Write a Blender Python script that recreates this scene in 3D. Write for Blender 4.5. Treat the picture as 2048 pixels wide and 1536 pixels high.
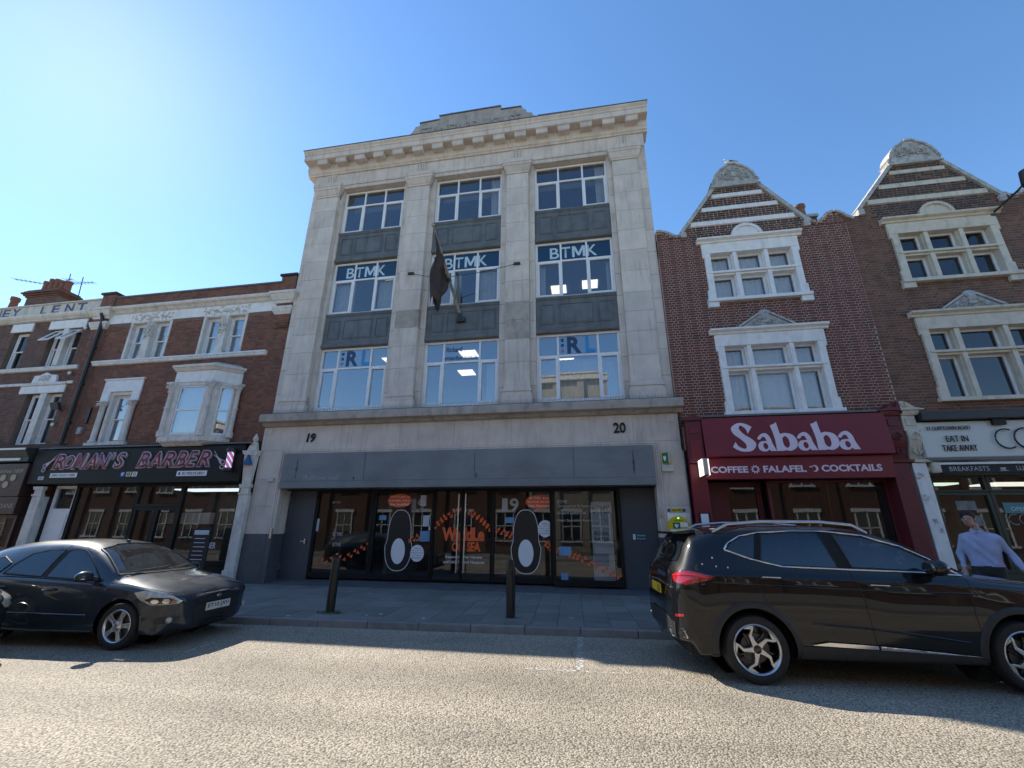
import bpy, bmesh, math, random
import numpy as np
from mathutils import Vector, Matrix
from mathutils.bvhtree import BVHTree
R = math.radians
random.seed(7)
for o in list(bpy.data.objects): bpy.data.objects.remove(o)
S = bpy.context.scene
COL = S.collection

# ------------------------------------------------------------ camera
CAMP = Vector((0, 0, 1.65))
PITCH, ROLL, YAW, FPX = R(18.54), R(0.372), R(9.88), 864.0
fw = Vector((-math.sin(YAW)*math.cos(PITCH), math.cos(YAW)*math.cos(PITCH), math.sin(PITCH)))
rt = Vector((math.cos(YAW), math.sin(YAW), 0)); up = rt.cross(fw)
r2 = rt*math.cos(ROLL)+up*math.sin(ROLL); u2 = -rt*math.sin(ROLL)+up*math.cos(ROLL)
cd = bpy.data.cameras.new('camera'); cam = bpy.data.objects.new('camera', cd); COL.objects.link(cam)
cam.matrix_world = Matrix(((r2.x, u2.x, -fw.x, 0), (r2.y, u2.y, -fw.y, 0), (r2.z, u2.z, -fw.z, CAMP.z), (0, 0, 0, 1)))
cd.sensor_fit = 'HORIZONTAL'; cd.sensor_width = 36; cd.lens = FPX/2048*36
cd.clip_start = .05; cd.clip_end = 3000
S.camera = cam

# ------------------------------------------------------------ sky, sun, exposure
SUN_AZ, SUN_EL = R(-63.7), R(41.0)         # azimuth from +Y towards +X
W = bpy.data.worlds.new('World'); S.world = W; W.use_nodes = True
nt = W.node_tree; nt.nodes.clear()
sky = nt.nodes.new('ShaderNodeTexSky'); sky.sky_type = 'NISHITA'; sky.sun_disc = False
sky.sun_elevation = SUN_EL; sky.sun_rotation = SUN_AZ
sky.air_density = 1.1; sky.dust_density = .09; sky.ozone_density = 3.2; sky.altitude = 0
bg = nt.nodes.new('ShaderNodeBackground'); bg.inputs[1].default_value = .15
wo = nt.nodes.new('ShaderNodeOutputWorld')
hs_ = nt.nodes.new('ShaderNodeHueSaturation'); hs_.inputs['Saturation'].default_value = 1.14
nt.links.new(sky.outputs[0], hs_.inputs['Color']); nt.links.new(hs_.outputs[0], bg.inputs[0]); nt.links.new(bg.outputs[0], wo.inputs[0])
sd = bpy.data.lights.new('sun', 'SUN'); sd.energy = 4.9; sd.angle = R(.53); sd.color = (1, .93, .82)
so = bpy.data.objects.new('sun', sd); COL.objects.link(so)
sdir = Vector((math.sin(SUN_AZ)*math.cos(SUN_EL), math.cos(SUN_AZ)*math.cos(SUN_EL), math.sin(SUN_EL)))
so.rotation_euler = sdir.to_track_quat('Z', 'Y').to_euler(); so.location = sdir*60
S.view_settings.view_transform = 'Standard'; S.view_settings.look = 'None'
S.view_settings.gamma = 1; S.view_settings.use_curve_mapping = False
S.view_settings.exposure = .72
S.render.engine = 'CYCLES'

# ------------------------------------------------------------ helpers: materials
def NN(t, k, **kw):
    n = t.nodes.new('ShaderNode'+k)
    for a, b in kw.items(): setattr(n, a, b)
    return n
def mat(name, col, rough=.6, var=.12, scale=4., bump=0., bscale=60., metal=0., spec=.5, coat=0., island=0.,
        stain=0., stcol=(.08, .075, .07), stscale=(1.2, 1.2, .35), emit=0., rvar=0., grain=0.):
    """Principled with world-space tonal noise, optional stains, per-piece variation and fine bump."""
    m = bpy.data.materials.new(name); m.use_nodes = True; t = m.node_tree; L = t.links.new
    p = t.nodes['Principled BSDF']
    p.inputs['Roughness'].default_value = rough; p.inputs['Metallic'].default_value = metal
    p.inputs['Specular IOR Level'].default_value = spec
    p.inputs['Coat Weight'].default_value = coat; p.inputs['Coat Roughness'].default_value = .03
    g = NN(t, 'NewGeometry')
    n1 = NN(t, 'TexNoise'); n1.inputs['Scale'].default_value = scale; n1.inputs['Detail'].default_value = 5
    L(g.outputs['Position'], n1.inputs['Vector'])
    hv = NN(t, 'HueSaturation'); hv.inputs['Color'].default_value = (*col, 1)
    mr = NN(t, 'MapRange'); mr.inputs['From Min'].default_value = .3; mr.inputs['From Max'].default_value = .7
    mr.inputs['To Min'].default_value = 1-var; mr.inputs['To Max'].default_value = 1+var
    L(n1.outputs['Fac'], mr.inputs['Value']); val = mr.outputs[0]
    if island:
        oi = NN(t, 'ObjectInfo'); ad = NN(t, 'Math', operation='ADD'); fr = NN(t, 'Math', operation='FRACT')
        L(g.outputs['Random Per Island'], ad.inputs[0]); L(oi.outputs['Random'], ad.inputs[1]); L(ad.outputs[0], fr.inputs[0])
        m2 = NN(t, 'MapRange'); m2.inputs['To Min'].default_value = 1-island; m2.inputs['To Max'].default_value = 1+island
        L(fr.outputs[0], m2.inputs['Value'])
        mu = NN(t, 'Math', operation='MULTIPLY'); L(val, mu.inputs[0]); L(m2.outputs[0], mu.inputs[1]); val = mu.outputs[0]
        m3 = NN(t, 'MapRange'); m3.inputs['To Min'].default_value = .5-island*.03; m3.inputs['To Max'].default_value = .5+island*.03
        f2 = NN(t, 'Math', operation='MULTIPLY'); f2.inputs[1].default_value = 7.31; f3 = NN(t, 'Math', operation='FRACT')
        L(fr.outputs[0], f2.inputs[0]); L(f2.outputs[0], f3.inputs[0]); L(f3.outputs[0], m3.inputs['Value']); L(m3.outputs[0], hv.inputs['Hue'])
    L(val, hv.inputs['Value']); out = hv.outputs[0]
    if stain:
        mp = NN(t, 'Mapping'); mp.inputs['Scale'].default_value = stscale
        L(g.outputs['Position'], mp.inputs['Vector'])
        n2 = NN(t, 'TexNoise'); n2.inputs['Scale'].default_value = 1.6; n2.inputs['Detail'].default_value = 8; n2.inputs['Roughness'].default_value = .65
        L(mp.outputs[0], n2.inputs['Vector'])
        cr = NN(t, 'MapRange'); cr.inputs['From Min'].default_value = .5; cr.inputs['From Max'].default_value = .78
        cr.inputs['To Max'].default_value = stain
        L(n2.outputs['Fac'], cr.inputs['Value'])
        mx = NN(t, 'MixRGB'); mx.inputs['Color2'].default_value = (*stcol, 1)
        L(cr.outputs[0], mx.inputs['Fac']); L(out, mx.inputs['Color1']); out = mx.outputs[0]
    if grain:
        n4 = NN(t, 'TexNoise'); n4.inputs['Scale'].default_value = 90; n4.inputs['Detail'].default_value = 3
        L(g.outputs['Position'], n4.inputs['Vector'])
        m4 = NN(t, 'MapRange'); m4.inputs['From Min'].default_value = .3; m4.inputs['From Max'].default_value = .7
        m4.inputs['To Min'].default_value = 1-grain; m4.inputs['To Max'].default_value = 1+grain
        L(n4.outputs['Fac'], m4.inputs['Value'])
        h4 = NN(t, 'HueSaturation'); L(out, h4.inputs['Color']); L(m4.outputs[0], h4.inputs['Value']); out = h4.outputs[0]
    L(out, p.inputs['Base Color'])
    if rvar:
        m5 = NN(t, 'MapRange'); m5.inputs['To Min'].default_value = max(0, rough-rvar); m5.inputs['To Max'].default_value = rough+rvar
        L(n1.outputs['Fac'], m5.inputs['Value']); L(m5.outputs[0], p.inputs['Roughness'])
    if bump:
        n3 = NN(t, 'TexNoise'); n3.inputs['Scale'].default_value = bscale; n3.inputs['Detail'].default_value = 4
        L(g.outputs['Position'], n3.inputs['Vector'])
        b = NN(t, 'Bump'); b.inputs['Strength'].default_value = bump; b.inputs['Distance'].default_value = .01
        L(n3.outputs['Fac'], b.inputs['Height']); L(b.outputs[0], p.inputs['Normal'])
    if emit:
        p.inputs['Emission Color'].default_value = (*col, 1); p.inputs['Emission Strength'].default_value = emit
    return m
def glass(name, refl=.25, tint=(.75, .8, .82), wob=.0, dirt=.03):
    """Window pane: see-through sheet that mirrors part of the light, more at a slant."""
    m = bpy.data.materials.new(name); m.use_nodes = True; t = m.node_tree; t.nodes.clear(); L = t.links.new
    o = NN(t, 'OutputMaterial'); mx = NN(t, 'MixShader'); tr = NN(t, 'BsdfTransparent'); gl = NN(t, 'BsdfGlossy')
    tr.inputs[0].default_value = (*tint, 1); gl.inputs['Roughness'].default_value = .015
    gl.inputs[0].default_value = (.93, .96, 1, 1)
    lw = NN(t, 'LayerWeight'); lw.inputs[0].default_value = .35
    mr = NN(t, 'MapRange'); mr.inputs['To Min'].default_value = refl; mr.inputs['To Max'].default_value = min(1, refl+.40)
    L(lw.outputs['Fresnel'], mr.inputs['Value']); L(mr.outputs[0], mx.inputs[0])
    L(tr.outputs[0], mx.inputs[1]); L(gl.outputs[0], mx.inputs[2])
    df = NN(t, 'BsdfDiffuse'); df.inputs[0].default_value = (.5, .5, .48, 1)
    m2 = NN(t, 'MixShader'); m2.inputs[0].default_value = dirt
    L(mx.outputs[0], m2.inputs[1]); L(df.outputs[0], m2.inputs[2]); L(m2.outputs[0], o.inputs[0])
    if wob:
        g = NN(t, 'NewGeometry'); n = NN(t, 'TexNoise'); n.inputs['Scale'].default_value = 1.3; n.inputs['Detail'].default_value = 1
        L(g.outputs['Position'], n.inputs['Vector'])
        b = NN(t, 'Bump'); b.inputs['Strength'].default_value = wob; b.inputs['Distance'].default_value = .02
        L(n.outputs['Fac'], b.inputs['Height']); L(b.outputs[0], gl.inputs['Normal'])
    return m

# ------------------------------------------------------------ helpers: meshes and objects
class MB:
    def __init__(s): s.v = []; s.f = []; s.m = []
    def add(s, v, f, m=0):
        o = len(s.v); s.v += [tuple(q) for q in v]; s.f += [tuple(i+o for i in q) for q in f]; s.m += [m]*len(f); return s
    def box(s, x0, x1, y0, y1, z0, z1, m=0):
        return s.add([(x0, y0, z0), (x1, y0, z0), (x1, y1, z0), (x0, y1, z0), (x0, y0, z1), (x1, y0, z1), (x1, y1, z1), (x0, y1, z1)],
                     [(0, 3, 2, 1), (4, 5, 6, 7), (0, 1, 5, 4), (1, 2, 6, 5), (2, 3, 7, 6), (3, 0, 4, 7)], m)
    def prism(s, poly, y0, y1, m=0):
        """polygon in (x,z), extruded along y"""
        a = sum(poly[i][0]*poly[(i+1) % len(poly)][1]-poly[(i+1) % len(poly)][0]*poly[i][1] for i in range(len(poly)))
        if a < 0: poly = poly[::-1]
        n = len(poly)
        v = [(x, y0, z) for x, z in poly]+[(x, y1, z) for x, z in poly]
        f = [tuple(range(n)), tuple(range(2*n-1, n-1, -1))]+[(i, i+n, (i+1) % n+n, (i+1) % n) for i in range(n)]
        return s.add(v, f, m)
    def xprism(s, poly, x0, x1, m=0):
        """polygon in (y,z), extruded along x"""
        a = sum(poly[i][0]*poly[(i+1) % len(poly)][1]-poly[(i+1) % len(poly)][0]*poly[i][1] for i in range(len(poly)))
        if a > 0: poly = poly[::-1]
        n = len(poly)
        v = [(x0, y, z) for y, z in poly]+[(x1, y, z) for y, z in poly]
        f = [tuple(range(n)), tuple(range(2*n-1, n-1, -1))]+[(i, i+n, (i+1) % n+n, (i+1) % n) for i in range(n)]
        return s.add(v, f, m)
    def zprism(s, poly, z0, z1, m=0):
        a = sum(poly[i][0]*poly[(i+1) % len(poly)][1]-poly[(i+1) % len(poly)][0]*poly[i][1] for i in range(len(poly)))
        if a < 0: poly = poly[::-1]
        n = len(poly)
        v = [(x, y, z0) for x, y in poly]+[(x, y, z1) for x, y in poly]
        f = [tuple(range(n-1, -1, -1)), tuple(range(n, 2*n))]+[(i, (i+1) % n, (i+1) % n+n, i+n) for i in range(n)]
        return s.add(v, f, m)
    def tube(s, pts, r, n=10, m=0, cap=True):
        """round bar through pts; r a number or list"""
        P = [Vector(p) for p in pts]; rr = r if isinstance(r, (list, tuple)) else [r]*len(P)
        v = []; f = []; k = len(P)
        t0 = (P[1]-P[0]).normalized(); ref = Vector((0, 0, 1)) if abs(t0.z) < .9 else Vector((1, 0, 0))
        for i, p in enumerate(P):
            t = (P[min(i+1, k-1)]-P[max(i-1, 0)]).normalized()
            a = t.cross(ref).normalized(); b = t.cross(a).normalized()
            for j in range(n):
                q = 2*math.pi*j/n; v.append(p+(a*math.cos(q)+b*math.sin(q))*rr[i])
        for i in range(k-1):
            for j in range(n): f.append((i*n+j, i*n+(j+1) % n, (i+1)*n+(j+1) % n, (i+1)*n+j))
        if cap: f += [tuple(range(n-1, -1, -1)), tuple(range((k-1)*n, k*n))]
        return s.add(v, f, m)
    def lathe(s, prof, c=(0, 0, 0), axis='z', n=24, m=0, cap=True):
        """profile of (radius, along-axis)"""
        v = []; f = []
        for r, h in prof:
            for j in range(n):
                q = 2*math.pi*j/n; a, b = r*math.cos(q), r*math.sin(q)
                v.append({'z': (c[0]+a, c[1]+b, c[2]+h), 'y': (c[0]+a, c[1]+h, c[2]+b), 'x': (c[0]+h, c[1]+a, c[2]+b)}[axis])
        k = len(prof)
        for i in range(k-1):
            for j in range(n): f.append((i*n+j, i*n+(j+1) % n, (i+1)*n+(j+1) % n, (i+1)*n+j))
        if cap: f += [tuple(range(n-1, -1, -1)), tuple(range((k-1)*n, k*n))]
        return s.add(v, f, m)
    def ball(s, c, r, n=12, m=0):
        rx, ry, rz = r if isinstance(r, (tuple, list)) else (r, r, r)
        v = [(c[0], c[1], c[2]-rz)]; f = []; k = n//2
        for i in range(1, k):
            a = -math.pi/2+math.pi*i/k
            for j in range(n):
                q = 2*math.pi*j/n; v.append((c[0]+rx*math.cos(a)*math.cos(q), c[1]+ry*math.cos(a)*math.sin(q), c[2]+rz*math.sin(a)))
        v.append((c[0], c[1], c[2]+rz)); e = len(v)-1
        for j in range(n):
            f.append((0, 1+(j+1) % n, 1+j)); f.append((e, e-n+j, e-n+(j+1) % n))
            for i in range(k-2): a = 1+i*n; f.append((a+j, a+(j+1) % n, a+n+(j+1) % n, a+n+j))
        return s.add(v, f, m)
    def grid(s, fn, nu, nv, m=0):
        v = [fn(i/nu, j/nv) for i in range(nu+1) for j in range(nv+1)]
        f = [(i*(nv+1)+j, (i+1)*(nv+1)+j, (i+1)*(nv+1)+j+1, i*(nv+1)+j+1) for i in range(nu) for j in range(nv)]
        return s.add(v, f, m)
    def mesh(s, name):
        me = bpy.data.meshes.new(name); me.from_pydata(s.v, [], s.f)
        if any(s.m): me.polygons.foreach_set('material_index', s.m)
        me.validate(); me.update(); return me
def smooth(me, ang=None):
    me.polygons.foreach_set('use_smooth', [True]*len(me.polygons))
    if ang is not None: me.set_sharp_from_angle(angle=R(ang))
def link(name, me, m, parent=None, bevel=0., sm=None, world=True, kind=None):
    o = bpy.data.objects.new(name, me); COL.objects.link(o)
    if m is not None and me is not None and len(me.materials) == 0:
        for q in (m if isinstance(m, (list, tuple)) else [m]): me.materials.append(q)
    if sm is not None: smooth(me, sm)
    if parent is not None:
        o.parent = parent
        if world: o.matrix_parent_inverse = Matrix.Translation(parent['_b'] if '_b' in parent else (0, 0, 0)).inverted()
    if bevel:
        b = o.modifiers.new('bevel', 'BEVEL'); b.width = bevel; b.segments = 2; b.limit_method = 'ANGLE'; b.angle_limit = R(35)
    if kind: o['kind'] = kind
    return o
def part(name, mb, m, parent, bevel=0., sm=None, world=True, kind=None):
    return link(name, mb.mesh(name), m, parent, bevel, sm, world, kind)
BASES = {}
def thing(name, label, cat, loc=(0, 0, 0), rz=0, group=None):
    o = bpy.data.objects.new(name, None); COL.objects.link(o); o.location = loc; o.rotation_euler = (0, 0, rz)
    o.empty_display_size = .2
    o['label'] = label; o['category'] = cat
    if group: o['group'] = group
    BASES[o.name] = Vector(loc); return o
def tag(o, label, cat, group=None):
    o['label'] = label; o['category'] = cat
    if group: o['group'] = group
    return o
def wpart(name, mb, m, parent, **k):
    """part built in world coordinates under an unrotated thing (or under a part of it)"""
    o = link(name, mb.mesh(name), m, None, k.get('bevel', 0), k.get('sm'), kind=k.get('kind'))
    own(o, parent); return o
def own(o, parent):
    o.parent = parent; b = BASES.get(parent.name)
    if b is not None: o.matrix_parent_inverse = Matrix.Translation(-b)
def struct(name, mb, m, **k):
    o = link(name, mb.mesh(name), m, None, k.get('bevel', 0), k.get('sm')); o['kind'] = 'structure'; return o
_txt = {}
def txtmesh(s, shear=0., bold=0., ext=.0, space=1.):
    c = bpy.data.curves.new('t', 'FONT'); c.body = s; c.shear = shear; c.offset = bold; c.extrude = 0; c.space_character = space
    c.align_x = 'CENTER'; c.resolution_u = 4
    o = bpy.data.objects.new('t', c); COL.objects.link(o)
    dg = bpy.context.evaluated_depsgraph_get(); me = bpy.data.meshes.new_from_object(o.evaluated_get(dg))
    bpy.data.objects.remove(o); bpy.data.curves.remove(c)
    return me
def txt(name, s, x0, x1, z0, z1, y, m, parent, shear=0., bold=0., space=1., depth=0., tilt=None):
    """lettering stretched into the box x0..x1, z0..z1 on the plane y, facing -Y; depth>0 makes it stand proud"""
    me = txtmesh(s, shear, bold, 0, space)
    v = np.array([p.co[:] for p in me.vertices]); a = v.min(0); b = v.max(0)
    if depth:
        bm = bmesh.new(); bm.from_mesh(me)
        r = bmesh.ops.extrude_face_region(bm, geom=bm.faces[:])
        for q in r['geom']:
            if isinstance(q, bmesh.types.BMVert): q.co.z += 1
        bmesh.ops.recalc_face_normals(bm, faces=bm.faces); bm.to_mesh(me); bm.free()
    for p in me.vertices:
        x, q, h = p.co
        X = x0+(x-a[0])/(b[0]-a[0])*(x1-x0); Z = z0+(q-a[1])/(b[1]-a[1])*(z1-z0)
        Y = y-h*depth
        p.co = (X, Y, Z)
    if tilt:
        for p in me.vertices: p.co = tilt @ p.co
    me.materials.clear()
    o = link(name, me, m); own(o, parent); return o
GM = [(0, 0), (0, 1), (.24, 1), (.5, .40), (.76, 1), (1, 1), (1, 0), (.81, 0), (.81, .66), (.58, .12), (.42, .12), (.19, .66), (.19, 0)]
def letter_m(name, x0, x1, z0, z1, y, m, parent, shear=0., depth=.003):
    """capital M drawn as one outline"""
    h = z1-z0; w = x1-x0-shear*h
    return wpart(name, MB().prism([(x0+u*w+v*h*shear, z0+v*h) for u, v in GM], y-depth, y), m, parent)
def px(x, y, Y):
    """photo pixel -> point on the plane y=Y"""
    d = fw*FPX+r2*(x-1024)-u2*(y-768); return CAMP+d*(Y/d.y)
def pz(x, y, z=0.):
    d = fw*FPX+r2*(x-1024)-u2*(y-768); return CAMP+d*((z-CAMP.z)/d.z)
# ------------------------------------------------------------ shared materials
M = {}
M['stone'] = mat('portland_stone', (.62, .545, .47), .8, .10, 2.2, .3, 45, island=.07, stain=.55, stcol=(.25, .205, .165), stscale=(5, 5, .55), grain=.09)
M['stone_dirty'] = mat('weathered_stone', (.40, .35, .295), .85, .16, 3, .35, 40, island=.06, stain=.7, stcol=(.10, .095, .085), stscale=(2.5, 2.5, 1.2), grain=.10)
M['stone_dark'] = mat('sooty_stone', (.30, .265, .225), .85, .2, 4, .35, 40, stain=.7, stcol=(.09, .085, .08), grain=.10)
M['joint'] = mat('stone_joint', (.36, .34, .31), .9, .1)
M['plinth'] = mat('dark_plinth_paint', (.075, .082, .092), .55, .15, 3, .1, 60, stain=.3, stcol=(.15, .15, .15))
M['spandrel'] = mat('green_black_metal', (.128, .132, .128), .5, .18, 3, .08, 40, stain=.6, stcol=(.03, .035, .035), stscale=(3, 3, .5))
M['wframe'] = mat('white_frame', (.80, .79, .78), .35, .05, 5, stain=.2, stcol=(.4, .4, .38))
M['oldpaint'] = mat('old_white_paint', (.66, .62, .56), .6, .10, 5, .2, 50, stain=.65, stcol=(.22, .20, .17), stscale=(3, 3, 1.2))
M['cleanpaint'] = mat('white_painted_stone', (.78, .76, .73), .55, .07, 5, .15, 50, stain=.4, stcol=(.30, .28, .25), stscale=(3, 3, 1.0))
M['creampaint'] = mat('cream_painted_stone', (.60, .54, .43), .6, .09, 5, .2, 50, stain=.55, stcol=(.17, .15, .12), stscale=(3, 3, 1.2))
M['carved'] = mat('carved_stone', (.42, .41, .385), .85, .2, 9, .4, 30, stain=.75, stcol=(.10, .095, .085), stscale=(5, 5, 4))
M['brick_red'] = mat('glazed_dark_red_brick', (.112, .029, .016), .6, .16, 3, .12, 80, island=.34, stain=.25, stcol=(.035, .02, .018), stscale=(1, 1, 1))
M['brick_brown'] = mat('brown_red_brick', (.135, .056, .031), .7, .18, 2, .2, 80, island=.36, stain=.55, stcol=(.045, .030, .024), stscale=(.8, .8, .8))
M['brick_soot'] = mat('sooty_brick', (.05, .032, .026), .75, .2, 2, .2, 80, island=.35)
M['brick_orange'] = mat('weathered_red_brick', (.20, .076, .043), .8, .15, 2, .25, 80, island=.28, stain=.45, stcol=(.06, .035, .028), stscale=(1, 1, .8))
M['mortar_pink'] = mat('pale_mortar', (.52, .37, .29), .9, .12, 6, .2, 90)
M['mortar_grey'] = mat('grey_mortar', (.30, .22, .16), .9, .15, 4, .2, 90)
M['mortar_dark'] = mat('dark_mortar', (.17, .125, .10), .9, .15, 4, .2, 90)
M['lead'] = mat('lead_flashing', (.13, .135, .14), .6, .15, 5)
M['slate'] = mat('roof_slate', (.09, .09, .10), .6, .2, 5, .2, 30)
M['black'] = mat('black_paint', (.010, .010, .010), .5, .1, spec=.25)
M['blackm'] = mat('matt_black', (.014, .014, .014), .7, .1)
M['grey_fascia'] = mat('grey_metal_fascia', (.185, .20, .205), .45, .14, 1.1, stain=.5, stcol=(.08, .09, .10), stscale=(.8, .8, 2), rvar=.08)
M['grey_door'] = mat('slate_grey_door', (.062, .072, .085), .45, .08, 2, stain=.3, stcol=(.10, .11, .12))
M['maroon'] = mat('maroon_paint', (.185, .012, .020), .5, .07, 3, .03, 60)
M['maroon_old'] = mat('worn_maroon_paint', (.13, .014, .018), .5, .15, 8, .15, 30, stain=.3, stcol=(.05, .01, .01))
M['pinktext'] = mat('pale_pink_lettering', (.72, .60, .68), .5, .03)
M['white'] = mat('white_print', (.78, .78, .78), .5, .04)
M['blacktext'] = mat('black_lettering', (.012, .012, .012), .4, .05)
M['steel'] = mat('brushed_steel', (.55, .55, .56), .3, .08, 20, metal=1)
M['chrome'] = mat('chrome_trim', (.75, .75, .76), .12, .05, 20, metal=1)
M['dark_metal'] = mat('dark_painted_metal', (.03, .032, .034), .45, .1)
M['pipe'] = mat('black_drainpipe', (.016, .018, .018), .45, .15)
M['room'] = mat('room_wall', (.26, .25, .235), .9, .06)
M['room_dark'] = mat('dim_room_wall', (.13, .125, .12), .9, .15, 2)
M['floor'] = mat('room_floor', (.12, .12, .13), .9, .1)
M['panel_light'] = mat('lit_ceiling_panel', (1, .95, .86), .5, 0, emit=1.5)
M['curtain'] = mat('white_net_curtain', (.74, .72, .68), .9, .06, 9)
M['blind'] = mat('vertical_blind', (.66, .66, .63), .8, .06, 7)
M['glass'] = glass('window_glass', .15, (.62, .64, .64))
M['glass_blue'] = glass('sky_reflecting_glass', .30, (.66, .68, .70))
M['glass_old'] = glass('old_window_glass', .10, (.85, .87, .88), .25, .05)
M['glass_shop'] = glass('shop_glass', .05, (.62, .65, .65), .05, .012)
M['glass_dark'] = glass('dark_shop_glass', .05, (.5, .52, .53), .05, .012)
M['terracotta'] = mat('terracotta', (.24, .10, .06), .8, .15, 6)
M['green'] = mat('weed_green', (.05, .10, .025), .7, .3, 30)
M['wood'] = mat('weathered_wood', (.30, .25, .19), .8, .25, 12, stain=.6, stcol=(.07, .055, .04), stscale=(4, 4, 4))

# road: surface dressing of pale chippings in dark binder
def road_mat():
    m = bpy.data.materials.new('chipping_road'); m.use_nodes = True; t = m.node_tree; L = t.links.new
    p = t.nodes['Principled BSDF']; p.inputs['Roughness'].default_value = .75; p.inputs['Specular IOR Level'].default_value = .35
    g = NN(t, 'NewGeometry')
    vo = NN(t, 'TexVoronoi'); vo.inputs['Scale'].default_value = 54; vo.inputs['Randomness'].default_value = 1
    wn = NN(t, 'TexNoise'); wn.inputs['Scale'].default_value = 30; wn.inputs['Detail'].default_value = 2
    av = NN(t, 'MixRGB'); av.blend_type = 'ADD'; av.inputs[0].default_value = .02
    L(g.outputs['Position'], wn.inputs['Vector']); L(g.outputs['Position'], av.inputs[1]); L(wn.outputs['Color'], av.inputs[2])
    L(av.outputs[0], vo.inputs['Vector'])
    cr = NN(t, 'ValToRGB'); e = cr.color_ramp.elements
    e[0].position = .0; e[0].color = (.53, .465, .37, 1); e[1].position = .75; e[1].color = (.15, .13, .10, 1)
    q = cr.color_ramp.elements.new(.42); q.color = (.43, .37, .285, 1)
    L(vo.outputs['Distance'], cr.inputs[0])
    # each chipping its own tone
    sp = NN(t, 'SeparateColor'); L(vo.outputs['Color'], sp.inputs[0])
    m1 = NN(t, 'MapRange'); m1.inputs['To Min'].default_value = .72; m1.inputs['To Max'].default_value = 1.22; L(sp.outputs[0], m1.inputs['Value'])
    n2 = NN(t, 'TexNoise'); n2.inputs['Scale'].default_value = .55; n2.inputs['Detail'].default_value = 6; L(g.outputs['Position'], n2.inputs['Vector'])
    m2 = NN(t, 'MapRange'); m2.inputs['From Min'].default_value = .3; m2.inputs['From Max'].default_value = .7
    m2.inputs['To Min'].default_value = .82; m2.inputs['To Max'].default_value = 1.14; L(n2.outputs['Fac'], m2.inputs['Value'])
    mu = NN(t, 'Math', operation='MULTIPLY'); L(m1.outputs[0], mu.inputs[0]); L(m2.outputs[0], mu.inputs[1])
    mpw = NN(t, 'Mapping'); mpw.inputs['Scale'].default_value = (.10, 1.1, 1); mpw.inputs['Rotation'].default_value = (0, 0, -.042); L(g.outputs['Position'], mpw.inputs['Vector'])
    nw = NN(t, 'TexNoise'); nw.inputs['Scale'].default_value = .9; nw.inputs['Detail'].default_value = 5; L(mpw.outputs[0], nw.inputs['Vector'])
    mw = NN(t, 'MapRange'); mw.inputs['From Min'].default_value = .35; mw.inputs['From Max'].default_value = .65; mw.inputs['To Min'].default_value = .80; mw.inputs['To Max'].default_value = 1.10; L(nw.outputs['Fac'], mw.inputs['Value'])
    mu2 = NN(t, 'Math', operation='MULTIPLY'); L(mu.outputs[0], mu2.inputs[0]); L(mw.outputs[0], mu2.inputs[1]); mu = mu2
    vc = NN(t, 'TexVoronoi'); vc.feature = 'DISTANCE_TO_EDGE'; vc.inputs['Scale'].default_value = .33
    wc = NN(t, 'TexNoise'); wc.inputs['Scale'].default_value = 1.6; wc.inputs['Detail'].default_value = 6; L(g.outputs['Position'], wc.inputs['Vector'])
    wa = NN(t, 'MixRGB'); wa.blend_type = 'ADD'; wa.inputs[0].default_value = .9; L(g.outputs['Position'], wa.inputs[1]); L(wc.outputs['Color'], wa.inputs[2]); L(wa.outputs[0], vc.inputs['Vector'])
    mc = NN(t, 'MapRange'); mc.inputs['From Min'].default_value = .0; mc.inputs['From Max'].default_value = .006; mc.inputs['To Min'].default_value = .72; mc.inputs['To Max'].default_value = 1; L(vc.outputs['Distance'], mc.inputs['Value'])
    mu3 = NN(t, 'Math', operation='MULTIPLY'); L(mu.outputs[0], mu3.inputs[0]); L(mc.outputs[0], mu3.inputs[1]); mu = mu3
    hs = NN(t, 'HueSaturation'); L(cr.outputs[0], hs.inputs['Color']); L(mu.outputs[0], hs.inputs['Value'])
    L(hs.outputs[0], p.inputs['Base Color'])
    n3 = NN(t, 'TexNoise'); n3.inputs['Scale'].default_value = 16; n3.inputs['Detail'].default_value = 4; L(g.outputs['Position'], n3.inputs['Vector'])
    iv = NN(t, 'Math', operation='SUBTRACT'); iv.inputs[0].default_value = 1; L(vo.outputs['Distance'], iv.inputs[1])
    ad = NN(t, 'Math', operation='ADD'); L(iv.outputs[0], ad.inputs[0]); L(n3.outputs['Fac'], ad.inputs[1])
    b = NN(t, 'Bump'); b.inputs['Strength'].default_value = .8; b.inputs['Distance'].default_value = .012
    L(ad.outputs[0], b.inputs['Height']); L(b.outputs[0], p.inputs['Normal'])
    return m
M['road'] = road_mat()
def worn_mat():
    m = bpy.data.materials.new('worn_road_paint'); m.use_nodes = True; t = m.node_tree; L = t.links.new
    p = t.nodes['Principled BSDF']; p.inputs['Base Color'].default_value = (.62, .60, .56, 1); p.inputs['Roughness'].default_value = .7
    g = NN(t, 'NewGeometry'); n = NN(t, 'TexNoise'); n.inputs['Scale'].default_value = 24; n.inputs['Detail'].default_value = 6
    L(g.outputs['Position'], n.inputs['Vector'])
    mr = NN(t, 'MapRange'); mr.inputs['From Min'].default_value = .45; mr.inputs['From Max'].default_value = .60; L(n.outputs['Fac'], mr.inputs['Value'])
    L(mr.outputs[0], p.inputs['Alpha']); return m
M['worn'] = worn_mat()
M['slab'] = mat('concrete_paving', (.20, .185, .168), .8, .14, 1.3, .25, 70, island=.16, stain=.5, stcol=(.10, .095, .09), stscale=(1.6, 1.6, 1.6), grain=.12)
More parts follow.
